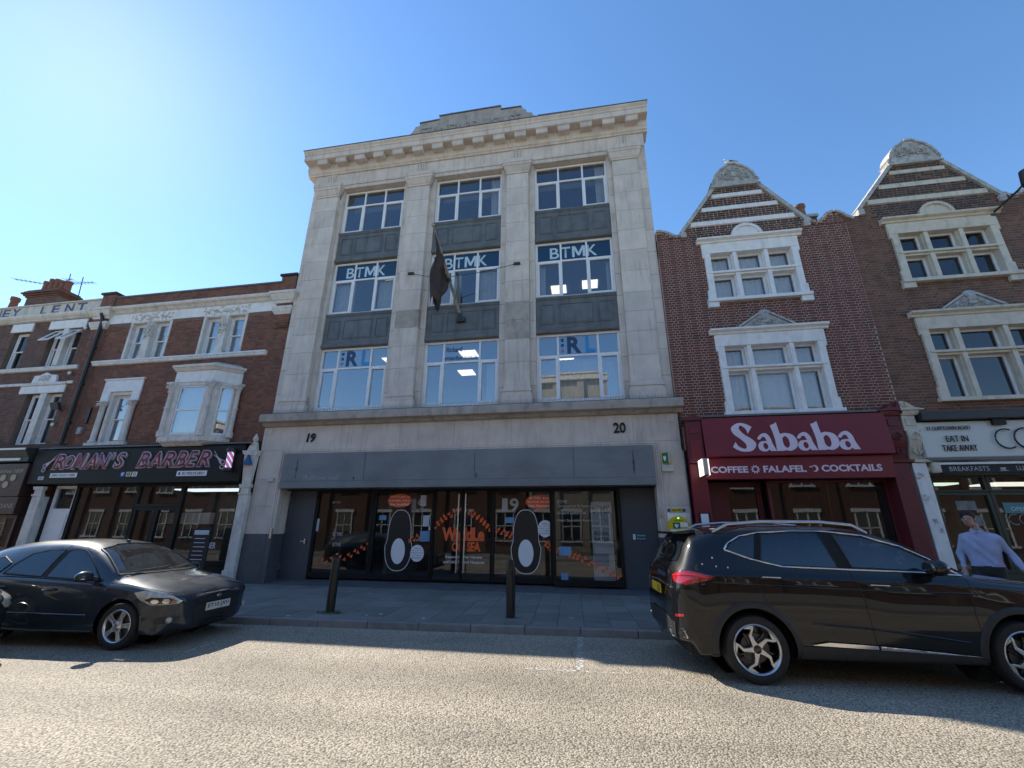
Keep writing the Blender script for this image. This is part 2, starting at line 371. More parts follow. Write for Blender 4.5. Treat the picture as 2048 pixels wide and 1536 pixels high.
def gum(m, sc=2.6):
    t = m.node_tree; L = t.links.new; p = t.nodes['Principled BSDF']; src = p.inputs['Base Color'].links[0].from_socket
    g = NN(t, 'NewGeometry'); v = NN(t, 'TexVoronoi'); v.inputs['Scale'].default_value = sc; L(g.outputs['Position'], v.inputs['Vector'])
    sp = NN(t, 'SeparateColor'); L(v.outputs['Color'], sp.inputs[0]); r = NN(t, 'MapRange'); r.inputs['To Min'].default_value = .015; r.inputs['To Max'].default_value = .075; L(sp.outputs[0], r.inputs['Value'])
    lt = NN(t, 'Math', operation='LESS_THAN'); L(v.outputs['Distance'], lt.inputs[0]); L(r.outputs[0], lt.inputs[1])
    cm = NN(t, 'MixRGB'); cm.inputs['Color1'].default_value = (.06, .055, .05, 1); cm.inputs['Color2'].default_value = (.40, .38, .35, 1); L(sp.outputs[1], cm.inputs['Fac'])
    fa = NN(t, 'Math', operation='MULTIPLY'); fa.inputs[1].default_value = .7; L(lt.outputs[0], fa.inputs[0])
    mx = NN(t, 'MixRGB'); L(fa.outputs[0], mx.inputs['Fac']); L(src, mx.inputs['Color1']); L(cm.outputs[0], mx.inputs['Color2']); L(mx.outputs[0], p.inputs['Base Color'])
gum(M['slab'])
M['bedding'] = mat('paving_joint', (.05, .048, .045), .9, .2, 8)
M['kerb'] = mat('granite_kerb', (.23, .22, .21), .75, .15, 4, .2, 70, island=.12, stain=.5, stcol=(.09, .085, .08), stscale=(2, 2, 2), grain=.15)
M['ground'] = mat('distant_ground', (.14, .13, .12), .9, .2, .2)

# ------------------------------------------------------------ ground, road, pavement
struct('ground', MB().add([(-400, -400, -.06), (400, -400, -.06), (400, 400, -.06), (-400, 400, -.06)], [(0, 1, 2, 3)]), M['ground'])
KS = .042; TH = math.atan(KS)
def YK(x): return 8.02+KS*x                 # kerb face
def kp(s, d, z=0.):                         # s along the kerb, d back from the kerb face
    c, q = math.cos(TH), math.sin(TH); return Vector((s*c-d*q, 8.02+s*q+d*c, z))
def zP(d): return .112+.0135*d
OPP = 9.1                                    # road width
a, b, c2, d2 = kp(-90, -OPP), kp(70, -OPP), kp(70, 0), kp(-90, 0)
struct('road', MB().add([a, b, c2, d2], [(0, 1, 2, 3)]), M['road'])
def strip(s0, d0, s1, d1, w):
    p, q = kp(s0, d0, .004), kp(s1, d1, .004); t = (q-p).normalized(); n = Vector((-t.y, t.x, 0))*w/2
    return MB().add([p-n, q-n, q+n, p+n], [(0, 1, 2, 3)])
def mark(pa, pb, w):
    p, q = pz(*pa), pz(*pb); p.z = q.z = .004; t = (q-p).normalized(); n = Vector((-t.y, t.x, 0))*w/2
    return MB().add([p-n, q-n, q+n, p+n], [(0, 1, 2, 3)])
for pa, pb, w in (((368, 1306), (452, 1277), .055), ((484, 1266), (536, 1248), .055), ((1160, 1341), (1160, 1304), .10), ((1161, 1298), (1160, 1266), .09),
                  ((1050, 1337), (1152, 1343), .07), ((1166, 1344), (1262, 1348), .05)):
    struct('road_marking', mark(pa, pb, w), M['worn'])
# kerb stones
kb = bpy.data.objects.new('kerb', None); COL.objects.link(kb); kb['kind'] = 'structure'
s = -24.
while s < 17:
    L_ = .914; j = random.uniform(-.003, .003); mb = MB()
    p = [kp(s+.004, 0+j, -.05), kp(s+L_-.004, 0+j, -.05), kp(s+L_-.004, .145, -.05), kp(s+.004, .145, -.05)]
    t = [kp(s+.004, .012+j, .112), kp(s+L_-.004, .012+j, .112), kp(s+L_-.004, .145, .114), kp(s+.004, .145, .114)]
    mb.add(p+t, [(0, 3, 2, 1), (4, 5, 6, 7), (0, 1, 5, 4), (1, 2, 6, 5), (2, 3, 7, 6), (3, 0, 4, 7)])
    wpart('kerb_stone', mb, M['kerb'], kb, bevel=.012); s += L_
# paving: bedding sheet, then slabs laid in columns square to the kerb, joints staggered
def xw(s, d): return kp(s, d).x
pv_pts = [kp(-60, .15, zP(.15)-.012), kp(40, .15, zP(.15)-.012), Vector((40, 11.9, zP(3.2)-.012)), Vector((-60, 11.9, zP(4.4)-.012))]
pav = struct('pavement', MB().add(pv_pts, [(0, 1, 2, 3)]), M['bedding'])
rest = MB(); nslab = 0; s = -30.
rr = random.Random(3)
while s < 20:
    wcol = .452; d = .152; first = rr.choice((.3, .45, .6, .75))
    dend = (11.66-kp(s, 0).y)/math.cos(TH)
    while d < dend-.02:
        ln = first if first else rr.choice((.6, .6, .75, .75, .9)); first = 0
        e = min(d+ln, dend)
        if dend-e < .12: e = dend
        g = .004; dz = [rr.uniform(-.0025, .0025) for _ in range(4)]
        q = [(s+g, d+g), (s+wcol-g, d+g), (s+wcol-g, e-g), (s+g, e-g)]
        v = [kp(x, y, zP(y)-.05) for x, y in q]+[kp(x, y, zP(y)+w) for (x, y), w in zip(q, dz)]
        F = [(4, 5, 6, 7), (0, 1, 5, 4), (1, 2, 6, 5), (2, 3, 7, 6), (3, 0, 4, 7)]
        if -9.2 < s < 7.4 and nslab < 300: wpart('paving_slab', MB().add(v, F), M['slab'], pav); nslab += 1
        else: rest.add(v, F)
        d = e
    s += wcol
wpart('paving_slabs', rest, M['slab'], pav, kind='stuff')
# far pavement behind the viewer
mb = MB(); q = [kp(-90, -OPP), kp(70, -OPP), kp(70, -OPP-3.9), kp(-90, -OPP-3.9)]
mb.add([p+Vector((0, 0, -.05)) for p in q]+[p+Vector((0, 0, .12)) for p in q], [(4, 7, 6, 5), (0, 4, 5, 1)])
struct('far_pavement', mb, M['slab'])
# ------------------------------------------------------------ building helpers
def frust(mb, x0, x1, yb, p0, p1, z0, z1, s=1):
    """moulding tier standing proud of plane yb: p0 at the foot, p1 at the head; s=1 returns on both sides"""
    mb.add([(x0-p0*s, yb-p0, z0), (x1+p0*s, yb-p0, z0), (x1+p0*s, yb+.1, z0), (x0-p0*s, yb+.1, z0),
            (x0-p1*s, yb-p1, z1), (x1+p1*s, yb-p1, z1), (x1+p1*s, yb+.1, z1), (x0-p1*s, yb+.1, z1)],
           [(0, 3, 2, 1), (4, 5, 6, 7), (0, 1, 5, 4), (1, 2, 6, 5), (2, 3, 7, 6), (3, 0, 4, 7)]); return mb
def blocks(parent, x0, x1, y0, y1, zs, m, name='stone_block', alt=None, g=.004):
    for i in range(len(zs)-1):
        mb = MB().box(x0, x1, y0+random.uniform(0, .004), y1, zs[i]+g, zs[i+1]-g)
        wpart(name, mb, alt[i] if alt and alt.get(i) else m, parent, bevel=.006)
def curtain(parent, x0, x1, z0, z1, y, m, folds=8, amp=.025, name='curtain'):
    n = folds*6
    mb = MB().grid(lambda u, v: (x0+(x1-x0)*u, y+amp*math.sin(u*folds*2*math.pi+.6*math.sin(9*u))*(1-.25*v), z0+(z1-z0)*v), n, 3)
    return wpart(name, mb, m, parent, sm=180)
def window(parent, x0, x1, z0, z1, y, cols=(1/3, 2/3), tr=.66, fr=.075, mu=.06, dep=.09, gm=None, case=(), top_over=None, m=None, name='window'):
    """framed window with a transom; panes and opening casements are its pieces. cols: mullions as fractions, tr: transom height"""
    m = m or M['wframe']; gm = gm or M['glass']
    mb = MB(); y1 = y+dep
    mb.box(x0, x0+fr, y, y1, z0, z1).box(x1-fr, x1, y, y1, z0, z1)
    mb.box(x0+fr, x1-fr, y+.001, y1, z1-fr, z1).box(x0+fr, x1-fr, y+.001, y1, z0, z0+fr)
    xs = [x0+fr]
    for c in cols:
        c = x0+(x1-x0)*c; mb.box(c-mu/2, c+mu/2, y+.003, y1-.003, z0+fr, z1-fr); xs += [c-mu/2, c+mu/2]
    xs.append(x1-fr)
    zc = z0+(z1-z0)*tr if tr else None
    zz = [(z0+fr, z1-fr)]
    if tr: zz = [(z0+fr, zc-mu/2), (zc+mu/2, z1-fr)]
    for k in range(0, len(xs), 2):
        if tr: mb.box(xs[k]-.002, xs[k+1]+.002, y+.005, y1-.005, zc-mu/2, zc+mu/2)
    w = wpart(name, mb, m, parent, bevel=.006)
    for k in range(0, len(xs), 2):
        for r_, (za, zb) in enumerate(zz):
            a, b = xs[k], xs[k+1]
            if (k//2, r_) in case:
                c = .05; cb = MB().box(a-.01, a+c, y-.012, y1-.02, za-.01, zb+.01).box(b-c, b+.01, y-.012, y1-.02, za-.01, zb+.01)
                cb.box(a+c, b-c, y-.011, y1-.02, zb-c, zb+.01).box(a+c, b-c, y-.011, y1-.02, za-.01, za+c)
                wpart('casement', cb, m, w, bevel=.005); a, b, za, zb = a+c, b-c, za+c, zb-c
            g_ = gm
            if top_over and r_ == 1: g_ = top_over
            yy = y+dep*.45
            t = [random.uniform(-.003, .003) for _ in range(3)]
            t[2] = -t[0]+t[1]+t[1] if False else t[2]
            wpart('pane', MB().add([(a, yy+t[0], za), (b, yy+t[0]+t[1], za), (b, yy+t[0]+t[1]+t[2], zb), (a, yy+t[0]+t[2], zb)], [(0, 1, 2, 3)]), g_, w)
    return w
def room(parent, x0, x1, y0, y1, z0, z1, wall, name='room'):
    v = [(x0, y0, z0), (x1, y0, z0), (x1, y1, z0), (x0, y1, z0), (x0, y0, z1), (x1, y0, z1), (x1, y1, z1), (x0, y1, z1)]
    mb = MB().add(v, [(0, 1, 2, 3)], 1).add(v, [(4, 7, 6, 5), (1, 5, 6, 2), (2, 6, 7, 3), (3, 7, 4, 0)], 0)
    return wpart(name, mb, [wall, M['floor']], parent)

# ------------------------------------------------------------ the stone office building
OB = thing('office_building', 'four storey pale stone office building with stone pilasters and heavy bracketed cornice', 'building', (-3.67, 12, .16))
PIL = [(-9.48, -8.63), (-5.87, -5.08), (-2.27, -1.52), (1.30, 2.12)]
WIN = [(-8.50, -6.10), (-4.90, -2.48), (-1.34, 1.13)]
ROW = [(5.13, 7.26), (8.50, 10.55), (11.80, 13.68)]
XL, XR = -9.73, 2.40
# joints: pilaster stones
zs = [5.58, 6.32, 7.06, 7.70, 8.32, 9.06, 9.80, 10.54, 11.28, 12.0, 12.7, 13.31]
for i, (a, b) in enumerate(PIL):
    cap = MB(); frust(cap, a, b, 11.70, .03, .03, 13.31, 13.355); frust(cap, a, b, 11.70, .005, .02, 13.355, 13.40)
    frust(cap, a, b, 11.70, .03, .11, 13.40, 13.60); frust(cap, a, b, 11.70, .125, .125, 13.60, 13.70); frust(cap, a, b, 11.70, .14, .15, 13.70, 13.85)
    p = wpart('pilaster', MB().box(a+.01, b-.01, 11.712, 12.10, 4.96, 13.30), M['joint'], OB)
    blocks(p, a, b, 11.70, 12.09, zs, M['stone'], alt={3: M['stone_dirty'], 2: M['stone_dirty'] if i == 2 else M['stone']} if i in (1, 2) else {})
    wpart('capital', cap, M['stone'], p, bevel=.005)
    ba = MB(); frust(ba, a, b, 11.70, .075, .075, 4.95, 5.26); frust(ba, a, b, 11.70, .055, .055, 5.26, 5.33)
    frust(ba, a, b, 11.70, .03, .03, 5.33, 5.40); frust(ba, a, b, 11.70, .055, .045, 5.40, 5.47); frust(ba, a, b, 11.70, .02, .012, 5.47, 5.58)
    wpart('pilaster_base', ba, M['stone'], p, bevel=.008)
# jambs beside the pilasters and the outer strips
zj = [4.95, 5.6, 6.36, 7.1, 7.7, 8.34, 9.1, 9.84, 10.58, 11.32, 12.04, 12.74, 13.75]
for i, (a, b) in enumerate(PIL):
    l = WIN[i-1][1] if i > 0 else None; r = WIN[i][0] if i < 3 else None
    if l is not None: blocks(OB, l, a-.002, 11.86, 12.16, zj, M['stone'], 'jamb_stone')
    if r is not None: blocks(OB, b+.002, r, 11.86, 12.16, zj, M['stone'], 'jamb_stone')
blocks(OB, XL, PIL[0][0]-.002, 11.77, 12.2, [4.95, 5.7, 6.5, 7.3, 8.1, 8.9, 9.7, 10.5, 11.3, 12.1, 12.9, 13.8], M['stone'])
blocks(OB, PIL[3][1]+.002, XR, 11.77, 12.2, [4.95, 5.7, 6.5, 7.3, 8.1, 8.9, 9.7, 10.5, 11.3, 12.1, 12.9, 13.8], M['stone'])
# shell behind the front: party walls, back, roof, floor slabs between storeys
sh = MB().box(XL+.01, XL+.3, 12.17, 24, .1, 15.1).box(XR-.3, XR-.01, 12.17, 24, .1, 15.1).box(XL+.3, XR-.3, 23.7, 24, .1, 15.1)
sh.box(XL+.3, XR-.3, 12.12, 23.7, 14.05, 15.1)
wpart('shell', sh, M['stone_dirty'], OB)
fl = MB()
for za, zb in ((4.0, 5.12), (7.27, 8.49), (10.56, 11.79), (13.70, 14.04)): fl.box(XL+.31, XR-.31, 12.13, 12.32, za, zb)
wpart('floor_edge', fl, M['joint'], OB)
for (za, zb), lights in zip(((4.96, 7.62), (8.3, 10.95), (11.6, 14.0)), (1, 1, 0)):
    rm = room(OB, XL+.31, XR-.31, 12.20, 17.5, za, zb, M['room'])
    if lights:
        for x, y in ([(-7.0, 14.1), (-4.0, 13.9), (-3.1, 15.6), (-4.6, 15.8), (-.6, 15.2)] if za < 6 else [(-7.2, 13.5), (-3.1, 15.2), (-.8, 15.6), (.45, 15.4)]):
            wpart('ceiling_light', MB().box(x-.3, x+.3, y-.3, y+.3, zb-.03, zb-.004), M['panel_light'], rm)
# entablature
wpart('architrave', MB().box(XL, XR, 11.775, 12.16, 13.705, 13.855).box(XL-.005, XR+.005, 11.74, 12.10, 13.856, 13.90), M['stone'], OB, bevel=.006)
xs = [XL]+[(-7.27), (-5.47), (-3.68), (-1.9), (-.1)]+[XR]
fz = wpart('frieze', MB().box(XL+.01, XR-.01, 11.755, 12.1, 13.902, 14.395), M['joint'], OB)
for a, b in zip(xs, xs[1:]): wpart('stone_block', MB().box(a+.003, b-.003, 11.745, 12.05, 13.905, 14.39), M['stone'], fz, bevel=.005)
for a, b in PIL:
    c = (a+b)/2; tr = MB().box(c-.20, c+.20, 11.725, 11.75, 14.33, 14.385)
    for k in (-.15, -.05, .05, .15): tr.box(c+k-.028, c+k+.028, 11.715, 11.75, 13.95, 14.328)
    tr.box(c-.26, c+.26, 11.725, 11.75, 13.91, 13.935)
    wpart('triglyph', tr, M['stone'], fz, bevel=.004)
co = MB().xprism([(12.2, 14.395), (11.70, 14.395), (11.69, 14.44), (11.64, 14.48), (11.63, 14.56), (11.60, 14.60), (11.60, 14.80), (11.34, 14.80), (11.30, 14.815),
                  (11.30, 15.00), (11.27, 15.02), (11.26, 15.07), (11.21, 15.13), (11.20, 15.17), (11.20, 15.18), (12.2, 15.24)], -10.02, 2.53)
cn = wpart('cornice', co, M['stone'], OB, bevel=.004)
wpart('lead_capping', MB().xprism([(12.2, 15.243), (12.2, 15.262), (11.18, 15.205), (11.18, 15.182)], -10.04, 2.55), M['lead'], cn)
for i in range(16):
    x = -9.28+.753*i
    wpart('modillion', MB().xprism([(11.61, 14.799), (11.345, 14.799), (11.345, 14.66), (11.37, 14.61), (11.61, 14.61)], x-.2, x+.2).box(x-.215, x+.215, 11.335, 11.615, 14.765, 14.797), M['stone'], cn, bevel=.006)
pp = [(-9.3, 15.21), (-9.3, 15.50), (-6.15, 15.52), (-5.98, 15.57), (-5.86, 15.68), (-5.78, 15.82), (-5.75, 15.93), (-5.6, 15.95), (-5.56, 16.05), (-4.83, 16.09), (-4.81, 16.27),
      (-2.50, 16.30), (-2.46, 16.13), (-1.74, 16.12), (-1.70, 16.02), (-1.56, 15.97), (-1.53, 15.83), (-1.36, 15.80), (-1.30, 15.66), (-1.12, 15.55), (2.08, 15.50), (2.08, 15.21)]
pa = wpart('parapet', MB().prism(pp, 11.5, 11.95), M['stone_dirty'], OB, bevel=.01)
txt('lettering', 'STANDARD HOUSE', -5.52, -1.78, 15.40, 15.80, 11.502, M['stone_dirty'], pa, bold=.01, depth=.035)
for i in range(1, len(pp)-2):
    if i in (1, 9, 10, 12, 19): continue
for a, b in ((1, 2), (8, 9), (10, 11), (12, 13), (19, 20)):
    (xa, za), (xb, zb) = pp[a], pp[b]
    wpart('coping', MB().add([(xa-.02, 11.47, za+.003), (xb+.02, 11.47, zb+.003), (xb+.02, 11.98, zb+.003), (xa-.02, 11.98, za+.003), (xa-.02, 11.47, za+.045), (xb+.02, 11.47, zb+.045), (xb+.02, 11.98, zb+.045), (xa-.02, 11.98, za+.045)],
                          [(0, 3, 2, 1), (4, 5, 6, 7), (0, 1, 5, 4), (1, 2, 6, 5), (2, 3, 7, 6), (3, 0, 4, 7)]), M['lead'], pa)
# windows and spandrels
M['navy_film'] = mat('navy_window_film', (.012, .045, .095), .12, .03, spec=.6)
M['film_text'] = mat('pale_window_lettering', (.50, .62, .68), .5, .03)
M['rl_dark'] = mat('navy_window_print', (.02, .05, .12), .4, .03); M['rl_light'] = mat('cyan_window_print', (.03, .26, .55), .4, .03)
M['rl_pink'] = mat('pink_window_print', (.35, .16, .28), .4, .03)
yw = 12.0
for r_, (za, zb) in enumerate(ROW):
    for c, (xa, xb) in enumerate(WIN):
        cols = (.26, .74) if r_ == 0 else (1/3, 2/3)
        w = window(OB, xa, xb, za, zb, yw, cols, .655 if r_ else .665, gm=M['glass_blue'] if r_ == 0 else M['glass'], case={(0, 0), (2, 0)},
                   top_over=M['navy_film'] if r_ == 1 else None)
        W_ = xb-xa; yg = yw+.032
        if r_ == 1:
            q0, q1 = xa+W_*.19, W_*.61
            for s_l, u, v in (('B', 0, .20), ('T', .235, .44), ('K', .79, 1)): txt('window_lettering', s_l, q0+q1*u, q0+q1*v, zb-.60, zb-.19, yg, M['film_text'], w, bold=.012)
            letter_m('window_lettering', q0+q1*.475, q0+q1*.755, zb-.60, zb-.19, yg, M['film_text'], w)
        if r_ == 0 and c != 1:
            t0 = xa+W_*.29
            for k, q in enumerate((M['rl_dark'], M['rl_dark'], M['rl_pink'])): wpart('window_print', MB().box(t0+.02, t0+.10, yg-.003, yg, zb-.24-.17*k, zb-.15-.17*k), q, w)
            txt('window_lettering', 'R', t0+.20, t0+.62, zb-.64, zb-.10, yg, M['rl_dark'], w, bold=.035)
            txt('window_lettering', 'L', t0+.74, t0+1.03, zb-.64, zb-.10, yg, M['rl_light'], w, bold=.035)
        if r_ == 0 and c == 1:
            txt('window_lettering', 'Rickard', xa+W_*.29, xa+W_*.50, zb-.36, zb-.19, yg, M['rl_dark'], w, bold=.01)
            txt('window_lettering', 'rickardluckin.co.uk', xa+W_*.28, xa+W_*.71, zb-.63, zb-.49, yg, M['rl_dark'], w, bold=.006)
        zt = za+(zb-za)*.66
        f = lambda u: xa+W_*u
        cu = {(0, 2): [(0, 1, .03, .64, 'blind', 18)], (0, 1): [(.82, .98, 0, .64, 'blind', 3)],
              (1, 0): [(.02, .32, 0, .64, 'blind', 7), (.69, .98, 0, .64, 'blind', 7)], (1, 1): [(.3, .42, 0, .64, 'curtain', 2), (.69, .98, 0, .64, 'blind', 8), (.02, .3, 0, .64, 'curtain', 5)],
              (1, 2): [(.02, .12, 0, .64, 'blind', 2), (.9, .98, 0, .64, 'blind', 2)], (2, 1): [(.82, .98, 0, 1, 'curtain', 4)], (2, 2): [(.84, .98, 0, 1, 'curtain', 2)]}.get((r_, c), [])
        for a, b, p, q, k, n in cu: curtain(w, f(a), f(b), za+(zb-za)*p, za+(zb-za)*q, yw+.22, M[k], n, .02)
        if r_ == 2:  # a roller blind box across the head
            wpart('blind_box', MB().box(xa+.1, xb-.1, yw+.5, yw+.6, zb-.55, zb-.32), M['room'], w)
        if r_ < 2:
            s0, s1 = zb+.004, ROW[r_+1][0]-.004
            a_, b_ = xa+.004, xb-.004
            if c >= 0:
                sp = MB().box(a_, b_, 11.93, 12.12, s0+.16, s1-.10)
                sp.xprism([(12.12, s0), (11.88, s0), (11.86, s0+.03), (11.86, s0+.09), (11.90, s0+.12), (11.90, s0+.158), (12.12, s0+.158)], a_, b_)
                sp.xprism([(12.12, s1-.098), (11.915, s1-.098), (11.90, s1-.06), (11.885, s1-.05), (11.885, s1), (12.12, s1)], a_, b_)
                o = wpart('spandrel', sp, M['spandrel'], OB, bevel=.004)
                zl, zh = s0+.30, s1-.24
                for u0, u1 in ((.055, .235), (.285, .715), (.765, .945)):
                    x_, X_ = f(u0), f(u1); pm = MB(); t = .03
                    pm.box(x_, X_, 11.912, 11.929, zl, zl+t).box(x_, X_, 11.912, 11.929, zh-t, zh).box(x_, x_+t, 11.911, 11.929, zl+t, zh-t).box(X_-t, X_, 11.911, 11.929, zl+t, zh-t)
                    pm.box(x_+.055, X_-.055, 11.921, 11.9295, zl+.055, zh-.055)
                    wpart('spandrel_panel', pm, M['spandrel'], o, bevel=.003)
# first-floor ledge with bird spikes
lg = MB().xprism([(12.2, 4.60), (11.62, 4.60), (11.58, 4.64), (11.55, 4.69), (11.40, 4.70), (11.38, 4.715), (11.38, 4.93), (11.40, 4.945), (12.2, 4.955)], -9.84, 2.54)
le = wpart('ledge', lg, M['stone_dirty'], OB, bevel=.004)
sp = MB(); x = -9.78
while x < 2.5:
    for y, h in ((11.41, .11), (11.55, .12)):
        j = random.uniform(-.02, .02); sp.tube([(x, y, 4.94), (x+j, y-.045 if y < 11.5 else y+.02, 4.95+h)], .0028, 3, cap=False)
    x += .055
for a, b in ((-9.8, 2.5),): sp.box(a, b, 11.40, 11.42, 4.951, 4.957).box(a, b, 11.54, 11.56, 4.957, 4.963)
wpart('bird_spikes', sp, M['dark_metal'], le, kind='stuff')
# ground floor stone: band, piers, plinth, moulded surround
GX0, GX1 = -9.84, 2.50
cor = wpart('ground_wall', MB().box(GX0+.01, GX1-.01, 11.71, 12.2, 3.86, 4.60).box(GX0+.01, -9.11, 11.71, 12.6, .1, 3.86).box(1.87, GX1-.01, 11.71, 12.6, .1, 3.86), M['joint'], OB)
bx = [GX0, -8.6, -7.0, -5.35, -3.7, -2.05, -.4, 1.25, GX1]
for a, b in zip(bx, bx[1:]): wpart('stone_block', MB().box(a+.003, b-.003, 11.70, 11.9, 3.863, 4.598), M['stone'], cor, bevel=.004)
for a, b in ((GX0, -9.12), (1.88, GX1)):
    for za, zb in ((1.47, 2.22), (2.22, 3.0), (3.0, 3.86)): wpart('stone_block', MB().box(a+.002, b-.002, 11.70, 11.9, za+.003, zb-.003), M['stone'], cor, bevel=.004)
    wpart('plinth', MB().box(a-.004, b+.004, 11.685, 12.3, .12, 1.466), M['plinth'], cor, bevel=.006)
su = MB()
for k, (t, y) in enumerate(((.0, 11.692), (.055, 11.705), (.11, 11.72))):
    a, b, h = -9.115+t, 1.875-t, 3.858-t; q = .053
    su.box(a, a+q, y, 12.2, 1.47, h).box(b-q, b, y, 12.2, 1.47, h).box(a+q, b-q, y, 12.2, h-q, h)
wpart('moulded_surround', su, M['stone'], cor, bevel=.004)
for a, b in ((-9.118, -8.952), (1.708, 1.872)): wpart('plinth', MB().box(a, b, 11.693, 12.25, .12, 1.468), M['plinth'], cor)
nm = mat('black_metal_numeral', (.015, .014, .013), .4, .1, metal=.3)
txt('numeral', '19', -8.33, -8.05, 4.09, 4.36, 11.70, nm, cor, shear=.12, bold=.02, depth=.035)
txt('numeral', '20', .74, 1.06, 4.10, 4.38, 11.70, nm, cor, bold=.02, depth=.035)
for x in (-9.62, 2.22): wpart('corner_patera', MB().box(x-.10, x+.10, 11.685, 11.70, 4.34, 4.56).box(x-.07, x+.07, 11.675, 11.686, 4.37, 4.53), M['stone'], cor, bevel=.006)
# shopfront
SF = wpart('shop_fascia', MB().box(-8.93, 1.69, 11.60, 12.18, 2.93, 3.745).xprism([(12.18, 2.73), (11.585, 2.73), (11.585, 2.926), (12.18, 2.926)], -8.94, 1.70), M['grey_fascia'], OB, bevel=.006)
for x in (-6.3, -3.05, -.35): wpart('seam', MB().box(x-.003, x+.003, 11.594, 11.605, 2.93, 3.74), M['blackm'], SF)
for cx_, z0_, z1_ in ((-8.45, 3.0, 3.6), (1.18, 2.98, 3.62), (-3.0, 2.95, 3.1), (-6.6, 2.93, 3.05)):
    rg = random.Random(int(cx_*10)); n = 9; zz_ = [z0_+(z1_-z0_)*k/n for k in range(n+1)]; ww = [max(.004, .035*math.sin(math.pi*k/n)*rg.uniform(.3, 1.3)) for k in range(n+1)]
    wpart('grime_streak', MB().prism([(cx_+w, z) for w, z in zip(ww, zz_)]+[(cx_-w*.8, z) for w, z in list(zip(ww, zz_))[::-1]], 11.597, 11.5995), mat('fascia_grime', (.06, .065, .07), .7, .3, 12), SF)
p0, p1 = px(605, 960, 11.6), px(676, 949, 11.6)
txt('lettering', '19 clifftown road', p0.x, p1.x, p0.z, p1.z, 11.598, mat('faded_lettering', (.30, .32, .33), .5), SF, bold=.004)
YG = 12.28; ZB, ZT = .30, 2.70
wpart('shopfront_head', MB().box(-8.95, 1.70, 12.0, 12.5, ZT, 2.86), M['blackm'], OB)
thr = MB().xprism([(11.69, .10), (11.69, .168), (12.6, .298), (12.6, .10)], -9.11, 1.87)
wpart('threshold', thr, mat('threshold_tile', (.10, .10, .105), .6, .15, 3, stain=.4, stcol=(.2, .2, .2)), OB)
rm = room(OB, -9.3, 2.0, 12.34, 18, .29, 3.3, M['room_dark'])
for x in (-6.5, -3.4, -.6): wpart('ceiling_light', MB().box(x-.3, x+.3, 15.2, 15.8, 3.24, 3.27), mat('dim_panel', (1, .94, .85), .5, 0, emit=.5), rm)
wpart('reception_desk', MB().box(-4.6, -1.4, 15.6, 16.3, .295, 1.35), mat('oak_desk', (.28, .19, .10), .5, .2, 6), rm, bevel=.02)
wpart('partition', MB().box(-6.2, -6.1, 13.2, 17.9, .295, 3.2), M['room'], rm)
# glazing bays: each a framed light
def bay(x0, x1, zb, zt, y, gm, fr=.07, bot=.14, name='shop_window'):
    mb = MB().box(x0, x0+fr, y-.05, y+.06, zb, zt).box(x1-fr, x1, y-.05, y+.06, zb, zt).box(x0+fr, x1-fr, y-.049, y+.06, zt-fr, zt).box(x0+fr, x1-fr, y-.049, y+.06, zb, zb+bot)
    w = wpart(name, mb, M['black'], OB, bevel=.005)
    wpart('pane', MB().add([(x0+fr, y, zb+bot), (x1-fr, y, zb+bot), (x1-fr, y+.002, zt-fr), (x0+fr, y+.002, zt-fr)], [(0, 1, 2, 3)]), gm, w); return w
w1 = bay(-8.05, -6.20, ZB, ZT, YG, M['glass_shop']); w2 = bay(-6.19, -4.37, ZB, ZT, YG, M['glass_shop'])
w3 = bay(-2.67, -1.0, ZB, ZT, YG, M['glass_shop']); w4 = bay(-.99, .80, ZB-.02, ZT, YG-.12, M['glass_shop'])
dl = bay(-4.36, -3.525, ZB, ZT, YG+.01, M['glass_shop'], .03, .05, 'glass_door'); dr = bay(-3.515, -2.68, ZB, ZT, YG+.01, M['glass_shop'], .03, .05, 'glass_door')
for d, x in ((dl, -3.62), (dr, -3.42)):
    h = MB().tube([(x, YG-.12, .52), (x, YG-.12, 2.58)], .017, 10)
    for z in (.75, 2.3): h.tube([(x, YG-.12, z), (x, YG, z)], .012, 8)
    wpart('pull_handle', h, M['steel'], d, sm=40)
for a, b, nm_ in ((-8.94, -8.06, 0), (.81, 1.70, 1)):
    dp = wpart('side_door', MB().box(a, b, 12.2, 12.3, .24, ZT), M['grey_door'], OB, bevel=.006)
    if nm_ == 0:
        wpart('door_handle', MB().tube([(-8.34, 12.13, 1.27), (-8.2, 12.13, 1.27)], .013, 8).box(-8.23, -8.19, 12.14, 12.2, 1.20, 1.34), M['steel'], dp)
        for z in (.5, 1.5, 2.4): wpart('hinge', MB().box(-8.95, -8.91, 12.17, 12.2, z, z+.16), M['steel'], dp)
    else:
        sg = wpart('fire_exit_sign', MB().box(1.06, 1.42, 12.185, 12.198, 1.39, 1.55), mat('blue_sign', (.01, .06, .16), .5), dp)
        wpart('green_band', MB().box(1.15, 1.415, 12.180, 12.184, 1.475, 1.545), mat('green_sign', (.0, .16, .08), .5), dp)
        txt('lettering', 'Fire exit', 1.19, 1.38, 1.49, 1.53, 12.178, M['white'], dp); txt('lettering', 'Keep clear', 1.17, 1.40, 1.405, 1.455, 12.183, M['white'], dp)
        wpart('pictogram', MB().box(1.075, 1.135, 12.181, 12.184, 1.405, 1.54), M['white'], dp)
